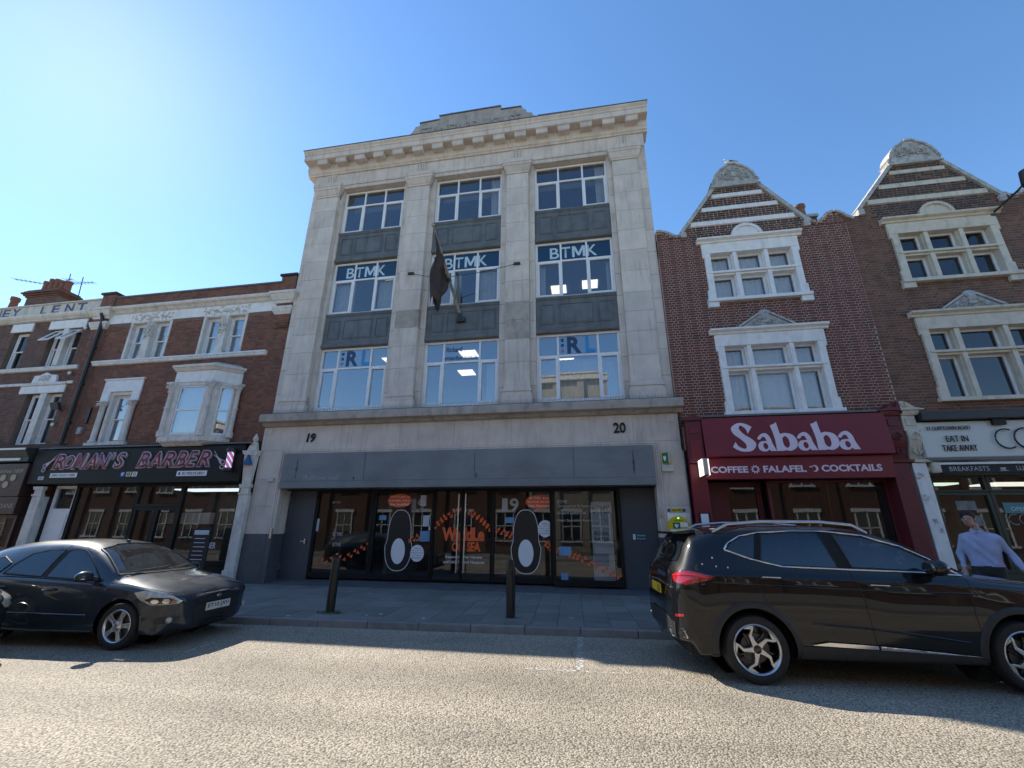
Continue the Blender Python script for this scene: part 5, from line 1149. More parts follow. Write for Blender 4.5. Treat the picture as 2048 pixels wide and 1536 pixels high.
def bez(pts, n=9):
    """closed smooth outline from (x,y[,corner]) control points (Catmull-Rom; corner=1 keeps a sharp point)"""
    out = []; N = len(pts)
    for i in range(N):
        p0, p1, p2, p3 = pts[i-1], pts[i], pts[(i+1) % N], pts[(i+2) % N]
        c1 = len(p1) > 2; c2_ = len(p2) > 2
        t1 = ((p2[0]-p0[0])/2, (p2[1]-p0[1])/2) if not c1 else ((p2[0]-p1[0])*.6, (p2[1]-p1[1])*.6)
        t2 = ((p3[0]-p1[0])/2, (p3[1]-p1[1])/2) if not c2_ else ((p2[0]-p1[0])*.6, (p2[1]-p1[1])*.6)
        for k in range(n):
            t = k/n; a = 2*t**3-3*t**2+1; b = t**3-2*t**2+t; c = -2*t**3+3*t**2; d = t**3-t**2
            out.append((a*p1[0]+b*t1[0]+c*p2[0]+d*t2[0], a*p1[1]+b*t1[1]+c*p2[1]+d*t2[1]))
    return out
GL_S = [bez([(.00, .17, 1), (.09, .34, 1), (.17, .17), (.33, .10), (.36, .25), (.24, .44), (.08, .62), (.04, .84), (.22, 1.0), (.42, .985), (.60, .86, 1), (.46, .62, 1), (.42, .80), (.30, .92), (.25, .80), (.36, .60), (.55, .42), (.63, .24), (.50, .03), (.26, .0), (.10, .07)])]
GL_A = [bez([(.02, .45), (.16, .60), (.36, .64), (.50, .50), (.56, .25), (.66, .0, 1), (.44, .0, 1), (.40, .06, 1), (.26, -.01), (.06, .03), (.0, .18), (.10, .33), (.28, .36), (.36, .36, 1), (.30, .50), (.20, .50), (.12, .42)]),
        bez([(.34, .27, 1), (.24, .29), (.19, .18), (.25, .07), (.34, .10), (.37, .18)])]
GL_B = [bez([(.0, .93, 1), (.10, .96), (.20, 1.03, 1), (.24, .60, 1), (.40, .63), (.60, .56), (.70, .36), (.66, .13), (.48, .0), (.34, .02, 1), (.24, .0, 1), (.05, .0, 1), (.06, .45)], 8),
        bez([(.28, .44, 1), (.38, .52), (.46, .40), (.46, .20), (.38, .10), (.29, .20)])]
def glyph(parent, polys, x, z, w, h, m):
    me = curve_fill(polys); v = np.array([p.co[:] for p in me.vertices]); 
    for p in me.vertices:
        X, Z = x+p.co.x*w, z+p.co.y*h; p.co = (X, fascia_tilt(X, Z)-.006, Z)
    me.materials.clear(); o = link('sign_letter', me, m); own(o, parent)
zb, hh = 3.475, .72
for gl_, x, w, h in ((GL_S, 3.56, .86, .72), (GL_A, 4.14, .60, .70), (GL_B, 4.50, .76, .70), (GL_A, 5.03, .62, .70), (GL_B, 5.41, .76, .70), (GL_A, 5.93, .64, .70)): glyph(sf, gl_, x, zb, w, h, M['pinktext'])
for s, a, b in (('COFFEE', 3.00, 3.86), ('FALAFEL', 4.20, 5.15), ('COCKTAILS', 5.48, 6.76)): txt('lettering', s, a, b, 2.98, 3.14, 11.457, M['pinktext'], sf2, bold=.035)
sn = MB(); 
for k in range(10): q = k*math.pi/5; sn.prism([(4.02+.075*math.cos(q-.2), 3.06+.075*math.sin(q-.2)), (4.02+.115*math.cos(q), 3.06+.115*math.sin(q)), (4.02+.075*math.cos(q+.2), 3.06+.075*math.sin(q+.2))], 11.45, 11.457)
for k in range(20):
    q0, q1 = k*math.pi/10, (k+1)*math.pi/10; sn.prism([(4.02+.05*math.cos(q0), 3.06+.05*math.sin(q0)), (4.02+.075*math.cos(q0), 3.06+.075*math.sin(q0)), (4.02+.075*math.cos(q1), 3.06+.075*math.sin(q1)), (4.02+.05*math.cos(q1), 3.06+.05*math.sin(q1))], 11.451, 11.457)
wpart('sun_symbol', sn, M['pinktext'], sf2, kind='stuff')
wpart('moon_symbol', MB().prism(arc(5.33, 3.06, .08, -110, 110, 16)+arc(5.30, 3.06, .062, 100, -100, 16), 11.451, 11.457), M['pinktext'], sf2)
for x in (5.24, 5.28): wpart('star_symbol', MB().prism(arc(x, 3.10, .018, 0, 320, 8), 11.451, 11.457), M['pinktext'], sf2)
p = MB().box(2.53, 2.90, 11.50, 11.9, .13, 3.22); frust(p, 2.53, 2.90, 11.50, .03, .03, .13, .55); wpart('shop_pilaster', p, M['maroon'], SH, bevel=.01)
q = wpart('end_console', MB().box(2.53, 2.90, 11.42, 11.8, 3.23, 4.30), M['maroon_old'], SH, bevel=.01); wpart('console_panel', MB().box(2.60, 2.83, 11.40, 11.42, 3.98, 4.12), M['maroon'], q, bevel=.008); wpart('console_flute', MB().box(2.58, 2.85, 11.395, 11.42, 3.30, 3.80), M['maroon'], q, bevel=.02)
wpart('console_cap', MB().prism([(2.50, 4.302), (2.93, 4.302), (2.93, 4.38), (2.82, 4.42), (2.715, 4.48), (2.61, 4.42), (2.50, 4.38)], 11.38, 11.8), M['maroon_old'], q, bevel=.012)
p = MB().box(7.00, 7.36, 11.50, 11.9, .13, 3.16); frust(p, 7.00, 7.36, 11.50, .03, .03, .13, .55); wpart('shop_pilaster', p, M['maroon_old'], SH, bevel=.01)
cm = console_pair(SH, 7.06, 7.42, 'maroon_old', seed=3)
vol = lambda x, s: MB().prism([(x, 4.392), (x-s*.5, 4.392), (x-s*.48, 4.42), (x-s*.30, 4.46), (x-s*.16, 4.58), (x-s*.04, 4.62), (x, 4.58)], 11.38, 11.75)
wpart('pediment_half', vol(7.42, 1), M['maroon_old'], cm, bevel=.01); wpart('volute', scroll(MB(), 7.33, 4.53, 11.375, .055, 1.5, .02, .02), M['maroon_old'], cm, sm=60)
rm = room(SH, 2.9, 7.05, 12.05, 16, .17, 3.2, M['room_dark'])
sbay(SH, 4.36, 7.02, .75, 2.825, 11.92, M['glass_dark'], .06, .08, M['maroon_old']); wpart('stall_riser', MB().box(4.36, 7.0, 11.84, 12.0, .13, .745), M['maroon'], SH); sbay(SH, 3.42, 4.34, .18, 2.825, 12.3, M['glass_dark'], .12, .5, M['maroon_old'], 'shop_door')
wpart('door_reveal', MB().box(2.91, 3.41, 12.2, 12.3, .17, 2.825), M['maroon_old'], SH)
wpart('menu_case', MB().box(2.60, 2.86, 11.46, 11.497, 1.62, 2.05), M['blackm'], SH, bevel=.005); wpart('menu_sheet', MB().box(2.63, 2.80, 11.452, 11.459, 1.70, 2.02), M['dwhite'], SH)
wpart('counter', MB().box(4.7, 6.8, 14.2, 14.8, .18, 1.3), mat('dark_oak', (.10, .06, .035), .5, .2, 6), rm, bevel=.02)
# ---- white cafe house
CH = thing('gabled_house', 'brown brick gabled house with cream stone windows over the white cafe sign', 'house', (9.8, 12, .16))
sc3 = [(7.60, 10.2), (7.66, 10.17), (7.80, 10.08), (7.95, 10.10), (8.0, 10.2)]
sc4 = [(11.55, 10.42), (11.70, 10.30), (11.9, 10.34), (12.15, 10.5), (12.4, 10.42), (12.7, 10.2), (13.4, 10.2)]
gable_house(CH, 7.605, 13.4, 8.05, 11.5, 12.66, 10.2, 11.80, (8.58, 11.10), 'creampaint', M['brick_brown'], M['mortar_grey'], (8.6, 5.0), 31,
            lambda x, z, rg: z > 9.95 and abs(x-9.8) < 1.45 and rg.random() < .8, [(10.53, 10.68), (11.01, 11.15), (11.48, 11.60)], scal=[sc4], glassm=M['glass_dark'], nets=False, zup=(7.90, 9.92), zlo=(4.62, 7.02))
sf = wpart('shop_fascia', MB().xprism([(11.8, 3.26), (11.46, 3.26), (11.45, 3.28), (11.50, 4.10), (11.8, 4.12)], 7.74, 13.4), mat('white_gloss_sign', (.60, .61, .55), .2, .06, 1.2), CH, bevel=.006)
wpart('awning_box', MB().box(7.80, 13.4, 11.34, 11.8, 4.13, 4.32), M['dark_metal'], CH, bevel=.01); wpart('fascia_edge', MB().box(7.76, 13.4, 11.44, 11.8, 3.20, 3.255), M['lead'], sf)
wpart('bracket', MB().box(9.23, 9.48, 11.40, 11.47, 3.98, 4.128), M['blackm'], sf)
def tl(name, s, a, b, z0, z1, **k): return txt(name, s, a, b, z0, z1, 11.452, M['blacktext'], sf, depth=.012, **k)
tl('lettering', '22 CLIFFTOWN ROAD', 7.88, 8.77, 3.90, 3.985); tl('lettering', 'EAT IN', 8.22, 8.66, 3.62, 3.76); tl('lettering', 'TAKE AWAY', 8.09, 8.78, 3.40, 3.545)
wpart('sign_letter', MB().tube([(9.40+.22*math.cos(R(a)), 11.43, 3.66+.22*math.sin(R(a))) for a in range(62, 306, 10)], .016, 6), M['blacktext'], sf, sm=60)
wpart('sign_letter', MB().tube([(9.80+.25*math.cos(R(a)), 11.43, 3.66+.235*math.sin(R(a))) for a in range(0, 361, 12)], .018, 6), M['blacktext'], sf, sm=60)
lf = wpart('valance_sign', MB().box(7.95, 13.4, 11.48, 11.56, 2.90, 3.10), M['blackm'], CH, bevel=.006); wpart('valance_edge', MB().box(7.95, 13.4, 11.46, 11.56, 3.102, 3.15), M['cleanpaint'], lf); wpart('roller_end', MB().box(7.80, 7.95, 11.44, 11.6, 2.92, 3.16), M['creampaint'], lf, bevel=.03)
txt('lettering', 'BREAKFASTS', 8.12, 8.90, 2.955, 3.055, 11.478, M['fvinyl'], lf); txt('lettering', 'LUNCHES', 9.42, 9.95, 2.955, 3.055, 11.478, M['fvinyl'], lf)
wpart('cup_symbol', MB().prism([(9.10, 3.02), (9.22, 3.02), (9.20, 2.97), (9.12, 2.97)], 11.474, 11.479).box(9.08, 9.25, 11.474, 11.479, 2.945, 2.96), M['fvinyl'], lf)
p = MB().box(7.43, 7.72, 11.52, 11.9, .13, 3.16); frust(p, 7.43, 7.72, 11.52, .03, .03, .13, .55); o = wpart('shop_pilaster', p, M['cleanpaint'], CH, bevel=.01)
gr = MB()
for k in range(5): gr.tube([(7.50+.03*k+random.uniform(0, .03), 11.516, 1.85-.2*(k//3)+random.uniform(-.05, .05)), (7.53+.03*k, 11.515, 1.92-.2*(k//3)), (7.55+.03*k, 11.516, 1.82-.2*(k//3))], .004, 4)
wpart('graffiti', gr, mat('grey_scrawl', (.25, .25, .26), .7), o, kind='stuff'); wpart('applique_scroll', scroll(scroll(MB(), 7.49, 2.85, 11.52, .09, 1.2, .02, .02), 7.49, 2.40, 11.52, .08, 1.2, .018, .02, -1), M['oldpaint'], o, sm=60, kind='stuff')
cm = console_pair(CH, 7.435, 7.76, 'creampaint', seed=4); wpart('pediment_half', vol(7.435, -1), M['creampaint'], cm, bevel=.01); wpart('volute', scroll(MB(), 7.52, 4.53, 11.375, .06, 1.6, .02, .02, -1), M['creampaint'], cm, sm=60)
rm = room(CH, 7.75, 13.3, 12.0, 16, .17, 3.2, M['room_dark'])
M['greypaper'] = mat('grey_notice', (.20, .20, .19), .7, .3, 9)  # mid-grey paper for the cafe window notices
dg_ = mat('dark_green_frame', (.018, .028, .02), .4, .1)
wpart('ceiling_light', MB().box(8.5, 9.3, 13.0, 13.5, 2.80, 2.84), mat('cafe_panel', (.8, .95, .75), .5, 0, emit=1.2), rm); wpart('ceiling_light', MB().box(10.1, 12.2, 13.0, 13.8, 2.80, 2.84), mat('cafe_panel', (1, .95, .8), .5, 0, emit=1.2), rm)
for a, b in ((7.88, 9.0), (9.01, 10.9), (10.91, 13.3)):
    w = sbay(CH, a, b, 2.52, 2.895, 11.86, M['glass_dark'], .06, .05, dg_, 'fanlight'); w = sbay(CH, a, b, .80, 2.51, 11.86, M['glass_dark'], .07, .08, dg_)
wpart('notice', MB().box(8.28, 8.68, 11.845, 11.852, 2.12, 2.32), M['greypaper'], CH); wpart('notice', MB().box(8.55, 8.72, 11.845, 11.852, 1.78, 2.0), M['greypaper'], CH)
wpart('open_sign', MB().box(9.2, 9.75, 11.845, 11.852, 2.05, 2.28), mat('teal_sign', (.06, .22, .22), .5), CH); txt('lettering', 'OPEN', 9.33, 9.64, 2.10, 2.19, 11.842, M['paper'], CH, bold=.01)
wpart('window_ring', MB().tube([(9.55+.12*math.cos(R(a)), 11.845, 1.92+.11*math.sin(R(a))) for a in range(0, 361, 15)], .006, 5), M['fvinyl'], CH); wpart('window_ring', MB().tube([(9.34+.11*math.cos(R(a)), 11.845, 1.92+.11*math.sin(R(a))) for a in range(60, 301, 15)], .006, 5), M['fvinyl'], CH)
wpart('stall_riser', MB().box(7.88, 13.3, 11.8, 12, .13, .795), dg_, CH)
# chimney pot between the two gables
ch = thing('chimney_stack', 'short red chimney pots showing over the slope of the red brick gable', 'chimney', (7.0, 13.6, 9.6)); 
q = px(1592, 436, 13.6)
wpart('stack', MB().box(q.x-.9, q.x+.45, 13.3, 13.9, 9.6, q.z-.25), M['brick_brown'], ch); wpart('stack_cap', MB().box(q.x-.95, q.x+.5, 13.25, 13.95, q.z-.248, q.z-.15), M['carved'], ch)
for x in (q.x-.2, q.x+.18): wpart('chimney_pot', MB().lathe([(.15, 0), (.13, .45), (.17, .5), (.17, .6)], (x, 13.6, q.z-.148), n=14), M['terracotta'], ch, sm=40)
# ------------------------------------------------------------ vehicles
def pchip(xs, ys, xq):
    xs = np.array(xs, float); ys = np.array(ys, float); h = np.diff(xs); d = np.diff(ys)/h; m = np.zeros(len(xs))
    for i in range(1, len(xs)-1):
        if d[i-1]*d[i] > 0: w1, w2 = 2*h[i]+h[i-1], h[i]+2*h[i-1]; m[i] = (w1+w2)/(w1/d[i-1]+w2/d[i])
    m[0], m[-1] = d[0], d[-1]
    i = np.clip(np.searchsorted(xs, xq)-1, 0, len(h)-1); t = (xq-xs[i])/h[i]
    return (2*t**3-3*t**2+1)*ys[i]+(t**3-2*t**2+t)*h[i]*m[i]+(-2*t**3+3*t**2)*ys[i+1]+(t**3-t**2)*h[i]*m[i+1]
class Car:
    """body lofted through cross-sections; windows, lamps and trim are laid on its surface. x forward, y left, ground z=0"""
    def __init__(s, T, secs, low, paint, axles, ra, rw, tw, yw, ns=150):
        s.T = T; s.paint = paint
        secs = sorted(secs); xs = [q[0] for q in secs]
        full = [[tuple(p) for p in (low(q[0])+q[1])] for q in secs]
        xq = np.linspace(xs[0], xs[-1], ns); e = xs[-1]-xs[0]
        u = np.linspace(0, 1, ns); u = u+.085*np.sin(2*math.pi*u)*-1  # denser at the ends
        xq = xs[0]+u*e; NP = len(full[0])
        Y = np.array([pchip(xs, [f[k][0] for f in full], xq) for k in range(NP)]).T
        Z = np.array([pchip(xs, [f[k][1] for f in full], xq) for k in range(NP)]).T
        # resample every section along its length with rounded corners
        tk = np.arange(NP); tq = np.linspace(0, NP-1, (NP-1)*7+1)
        v = []; rows = []
        for i in range(ns):
            yy = pchip(tk, Y[i], tq); zz = pchip(tk, Z[i], tq)
            half = [(xq[i], yy[k], zz[k]) for k in range(len(tq))]
            ring = [(x, -y, z) for x, y, z in half[:-1]]+[half[-1]]+[(x, y, z) for x, y, z in half[-2:0:-1]]
            rows.append(list(range(len(v), len(v)+len(ring)))); v += ring
        v = np.array(v); n = len(rows[0]); f = []
        for i in range(ns-1):
            for k in range(n): f.append((rows[i][k], rows[i+1][k], rows[i+1][(k+1) % n], rows[i][(k+1) % n]))
        f.append(tuple(rows[0])); f.append(tuple(rows[-1][::-1]))
        s.bvh = BVHTree.FromPolygons([tuple(p) for p in v], f, all_triangles=False)
        # wheel arches
        inside = np.zeros(len(v), bool)
        for ax in axles: inside |= (((v[:, 0]-ax)**2+(v[:, 2]-rw)**2) < ra**2) & (np.abs(v[:, 1]) > .45)
        keep = [q for q in f if not all(inside[k] for k in q)]
        used = set(k for q in keep for k in q)
        for k in used:
            if inside[k]:
                ax = min(axles, key=lambda a: abs(a-v[k, 0])); d = np.array([v[k, 0]-ax, v[k, 2]-rw]); r = np.hypot(*d)+1e-6
                v[k, 0] = ax+d[0]/r*ra; v[k, 2] = rw+d[1]/r*ra
        mb = MB(); mb.add([tuple(p) for p in v], keep)
        me = mb.mesh('body'); bm = bmesh.new(); bm.from_mesh(me)
        bmesh.ops.delete(bm, geom=[q for q in bm.verts if not q.link_faces], context='VERTS'); bmesh.ops.recalc_face_normals(bm, faces=bm.faces); bm.to_mesh(me); bm.free()
        s.body = link('body', me, paint); s.body.parent = T; smooth(me, 75)
        for ax in axles:
            for sd_ in (-1, 1):
                lin = MB()
                lin.grid(lambda a, b: (ax+(ra+.004)*math.cos(math.pi*(1.15*a-.075)), sd_*(.36+b*.49), rw+(ra+.004)*math.sin(math.pi*(1.15*a-.075))), 18, 1)
                lin.add([(ax+(ra+.004)*math.cos(2*math.pi*k/20), sd_*.36, rw+(ra+.004)*math.sin(2*math.pi*k/20)) for k in range(20)], [tuple(range(20))])
                s.p('wheel_arch_liner', lin, M['blackm'])
    def p(s, name, mb, m, par=None, **k):
        o = link(name, mb.mesh(name), m, None, k.get('bevel', 0), k.get('sm'), kind=k.get('kind')); o.parent = par or s.T; return o
    def hit(s, u, z, d):
        ux = Vector((d[1], -d[0], 0)); D = Vector((d[0], d[1], 0)); o = ux*u+Vector((0, 0, z))-D*6
        h = s.bvh.ray_cast(o, D)
        if h[0] is None: h = s.bvh.find_nearest(ux*u+Vector((0, 0, z))-D*.95)
        return h[0], h[1]
    def patch(s, name, out, m, d=(0, 1), off=.004, n=14, par=None, thick=0, mirror=False):
        """lay a convex outline (u,z) on the body, seen along direction d"""
        L = math.hypot(*d); d = (d[0]/L, d[1]/L)
        us = [q[0] for q in out]; zs = [q[1] for q in out]; a, b, c, e = min(us), max(us), min(zs), max(zs)
        bm = bmesh.new(); g = [[bm.verts.new((a+(b-a)*i/n, 0, c+(e-c)*j/n)) for j in range(n+1)] for i in range(n+1)]
        for i in range(n):
            for j in range(n): bm.faces.new((g[i][j], g[i+1][j], g[i+1][j+1], g[i][j+1]))
        ar = sum(out[i][0]*out[(i+1) % len(out)][1]-out[(i+1) % len(out)][0]*out[i][1] for i in range(len(out)))
        if ar < 0: out = out[::-1]
        for i in range(len(out)):
            p, q = out[i], out[(i+1) % len(out)]; nx, nz = (q[1]-p[1]), -(q[0]-p[0])
            if nx*nx+nz*nz < 1e-10: continue
            bmesh.ops.bisect_plane(bm, geom=bm.verts[:]+bm.edges[:]+bm.faces[:], plane_co=(p[0], 0, p[1]), plane_no=(nx, 0, nz), clear_outer=True)
        D = Vector((d[0], d[1], 0))
        for q in bm.verts:
            h, nn = s.hit(q.co.x, q.co.z, d)
            if nn.dot(D) > 0: nn = -nn
            q.co = h+nn*off
        me = bpy.data.meshes.new(name); 
        bmesh.ops.recalc_face_normals(bm, faces=bm.faces)
        if bm.faces and sum((q.normal.dot(D) for q in bm.faces)) > 0: bmesh.ops.reverse_faces(bm, faces=bm.faces)
        bm.to_mesh(me); bm.free()
        o = link(name, me, m); o.parent = par or s.T; smooth(me)
        if thick:
            so_ = o.modifiers.new('t', 'SOLIDIFY'); so_.thickness = thick; so_.offset = 1
        return o
    def cut(s, out, d=(0, 1)):
        """open the body along a convex outline (u,z), seen along d"""
        L = math.hypot(*d); d = (d[0]/L, d[1]/L); D = Vector((d[0], d[1], 0)); ux = Vector((d[1], -d[0], 0))
        ar = sum(out[i][0]*out[(i+1) % len(out)][1]-out[(i+1) % len(out)][0]*out[i][1] for i in range(len(out)))
        if ar < 0: out = out[::-1]
        me = s.body.data; bm = bmesh.new(); bm.from_mesh(me); us = [q[0] for q in out]; zs = [q[1] for q in out]; e = .12
        def near(f):
            c = f.calc_center_median(); u = c.dot(ux); return min(us)-e < u < max(us)+e and min(zs)-e < c.z < max(zs)+e and f.normal.dot(D) < -.05
        for i in range(len(out)):
            p, q = out[i], out[(i+1) % len(out)]; n = ux*(q[1]-p[1])+Vector((0, 0, -(q[0]-p[0])))
            if n.length < 1e-5: continue
            fs = [f for f in bm.faces if near(f)]; geo = list(set(v for f in fs for v in f.verts))+list(set(k for f in fs for k in f.edges))+fs
            bmesh.ops.bisect_plane(bm, geom=geo, plane_co=ux*p[0]+Vector((0, 0, p[1])), plane_no=n)
        kill = []
        for f in bm.faces:
            if not near(f): continue
            c = f.calc_center_median(); u = c.dot(ux)
            if all((out[(i+1) % len(out)][1]-out[i][1])*(u-out[i][0])-(out[(i+1) % len(out)][0]-out[i][0])*(c.z-out[i][1]) < 1e-5 for i in range(len(out))): kill.append(f)
        bmesh.ops.delete(bm, geom=kill, context='FACES'); bm.to_mesh(me); bm.free()
    def pane(s, name, out, m, d=(0, 1), off=.004, n=18, seal=.011):
        """cut the opening, lay the glass in it and run a rubber seal round the edge"""
        s.cut(out, d); o = s.patch(name, out, m, d, off, n); s.line('window_seal', list(out)+[out[0]], seal, M['blackm'], d, .002, sub=5, n=5); return o
    def line(s, name, pts, r, m, d=(0, 1), off=.0, n=6, par=None, sub=6, flat=1.):
        """bar or groove that follows the body through (u,z) points"""
        L = math.hypot(*d); d = (d[0]/L, d[1]/L); P = []
        for k in range(len(pts)-1):
            for j in range(sub):
                t = j/sub; P.append(s.at(pts[k][0]+(pts[k+1][0]-pts[k][0])*t, pts[k][1]+(pts[k+1][1]-pts[k][1])*t, d, off))
        P.append(s.at(*pts[-1], d, off)); return s.p(name, MB().tube(P, r, n), m, par, sm=60)
    def at(s, u, z, d, off):
        h, nn = s.hit(u, z, d); D = Vector((d[0], d[1], 0))
        if nn.dot(D) > 0: nn = -nn
        return h+nn*off
    def wheel(s, x, side, r, w, yo, rim_r, rimm, spoke, barrel=None):
        wo = s.p('wheel', MB().lathe([(rim_r+.012, -w), (r-.035, -w+.004), (r-.008, -w+.03), (r, -w*.5), (r-.008, -.03), (r-.022, -.006), (r-.05, .002), (rim_r+.03, .0), (rim_r+.008, -.012)], (0, 0, 0), 'y', 48, cap=False), M['tyre'], sm=40)
        # axis along y: outer face at y=0, inner at -w for the left side; rotated for the right
        wo.location = (x, side*yo, r-.004); wo.rotation_euler = (0, random.uniform(0, 1.2), 0) if side > 0 else (0, random.uniform(0, 1.2), math.pi)
        s.p('rim', MB().lathe([(rim_r+.010, -.010), (rim_r+.002, -.004), (rim_r-.010, -.012), (rim_r-.016, -.03)], (0, 0, 0), 'y', 48, cap=False), rimm[0], wo, sm=40)
        s.p('barrel', MB().lathe([(rim_r-.016, -.03), (rim_r-.022, -.06), (rim_r-.03, -w+.02), (.05, -w+.02)], (0, 0, 0), 'y', 48, cap=False), barrel or M['dark_alloy'], wo, sm=40)
        s.p('brake_disc', MB().lathe([(.15, -.10), (.15, -.088), (.07, -.08)], (0, 0, 0), 'y', 28), M['dark_alloy'], wo, sm=40)
        for k in range(5):
            q = 2*math.pi*k/5; c_, s_ = math.cos(q), math.sin(q); sp = MB()
            for poly, y0, y1, mi in spoke(rim_r): sp.prism([(a*c_-b*s_, a*s_+b*c_) for a, b in poly], y0, y1, mi)
            sp.f = [tuple(reversed(q_)) for q_ in sp.f]
            s.p('spoke', sp, rimm, wo, bevel=.006)
        s.p('hub_cap', MB().lathe([(.075, -.05), (.072, -.025), (.04, -.015), (.035, -.012)], (0, 0, 0), 'y', 20), rimm[1 if len(rimm) > 1 else 0], wo, sm=40)
        return wo
M['dark_alloy'] = mat('dark_grey_alloy', (.10, .10, .10), .5, .1, 20, metal=.4)  # darker metal for wheel barrels and brake discs
M['tyre'] = mat('tyre_rubber', (.016, .016, .016), .75, .15, 10)
M['autoglass'] = glass('car_window_glass', .07, (.42, .46, .44), 0, .01); M['privacy'] = glass('privacy_glass', .08, (.10, .11, .11), 0, .008); M['screenglass'] = glass('windscreen_glass', .08, (.62, .68, .62), 0, .05)
M['seat'] = mat('grey_seat_fabric', (.05, .05, .052), .9, .15, 20); M['dash'] = mat('dashboard', (.20, .21, .18), .6, .15, 12)
M['carglass'] = mat('tinted_car_glass', (.012, .016, .018), .02, .1, 2, spec=.8, coat=.5)
M['clearglass'] = mat('windscreen', (.05, .065, .055), .03, .5, 2.2, spec=.8, coat=.4)
M['lamp_clear'] = mat('headlamp_lens', (.44, .42, .34), .08, .3, 18, spec=.8, coat=1)
M['lamp_red'] = mat('tail_lamp_red', (.40, .008, .012), .08, .35, 16, spec=.8, coat=1)
M['lamp_dark'] = mat('smoked_lamp', (.03, .02, .02), .1, .2, 14, coat=1)
M['amber'] = mat('amber_lens', (.30, .12, .06), .1, .2, 20, coat=1)
M['plastic'] = mat('textured_black_plastic', (.022, .022, .023), .55, .12, 20)
M['silver'] = mat('silver_alloy', (.60, .60, .61), .28, .06, 20, metal=.9)
M['whiteplate'] = mat('white_number_plate', (.62, .62, .60), .4, .03); M['yellowplate'] = mat('yellow_number_plate', (.62, .42, .02), .4, .03)
def paint(name, col, dust=.25, rough=.16):
    m = bpy.data.materials.new(name); m.use_nodes = True; t = m.node_tree; L = t.links.new; p = t.nodes['Principled BSDF']
    p.inputs['Metallic'].default_value = .0; p.inputs['Specular IOR Level'].default_value = .12; p.inputs['Coat Weight'].default_value = 1; p.inputs['Coat Roughness'].default_value = .035
    g = NN(t, 'NewGeometry'); n = NN(t, 'TexNoise'); n.inputs['Scale'].default_value = 3; n.inputs['Detail'].default_value = 8; L(g.outputs['Position'], n.inputs['Vector'])
    sx = NN(t, 'SeparateXYZ'); L(g.outputs['Normal'], sx.inputs[0])
    up_ = NN(t, 'MapRange'); up_.inputs['From Min'].default_value = .55; up_.inputs['From Max'].default_value = 1; L(sx.outputs['Z'], up_.inputs['Value'])
    mu = NN(t, 'Math', operation='MULTIPLY'); L(n.outputs['Fac'], mu.inputs[0]); L(up_.outputs[0], mu.inputs[1])
    m2 = NN(t, 'Math', operation='MULTIPLY'); m2.inputs[1].default_value = dust; L(mu.outputs[0], m2.inputs[0])
    mx = NN(t, 'MixRGB'); mx.inputs['Color1'].default_value = (*col, 1); mx.inputs['Color2'].default_value = (.30, .28, .25, 1); L(m2.outputs[0], mx.inputs['Fac']); L(mx.outputs[0], p.inputs['Base Color'])
    mr = NN(t, 'MapRange'); mr.inputs['To Min'].default_value = .3; mr.inputs['To Max'].default_value = .55; L(n.outputs['Fac'], mr.inputs['Value']); L(mr.outputs[0], p.inputs['Roughness'])
    cr = NN(t, 'Math', operation='MULTIPLY_ADD'); cr.inputs[1].default_value = .5; cr.inputs[2].default_value = .03; L(m2.outputs[0], cr.inputs[0]); L(cr.outputs[0], p.inputs['Coat Roughness'])
    return m
def plate(T, o, s, m, d, w=.52, h=.111, t0=-.44, t1=.44):
    """number plate at point o facing direction d (horizontal)"""
    D = Vector((*d, 0)).normalized(); ux = Vector((-D.y, D.x, 0)); A = Matrix(((ux.x, -D.x, 0, o[0]), (ux.y, -D.y, 0, o[1]), (0, 0, 1, o[2]), (0, 0, 0, 1)))
    mb = MB().box(-w/2, w/2, -.006, .004, -h/2, h/2); mb.v = [tuple(A @ Vector(q)) for q in mb.v]
    q = link('number_plate', mb.mesh('number_plate'), m); q.parent = T
    l = txt('lettering', s, w*t0, w*t1, -h*.34, h*.34, -.008, M['blacktext'], T, bold=.02, tilt=A); l.parent = q; l.matrix_parent_inverse = Matrix()
def low(w, zb, zs=None):
    return lambda x: [(0, zb(x)), (w(x)*.7, zb(x)), (w(x), zb(x)+.03)]
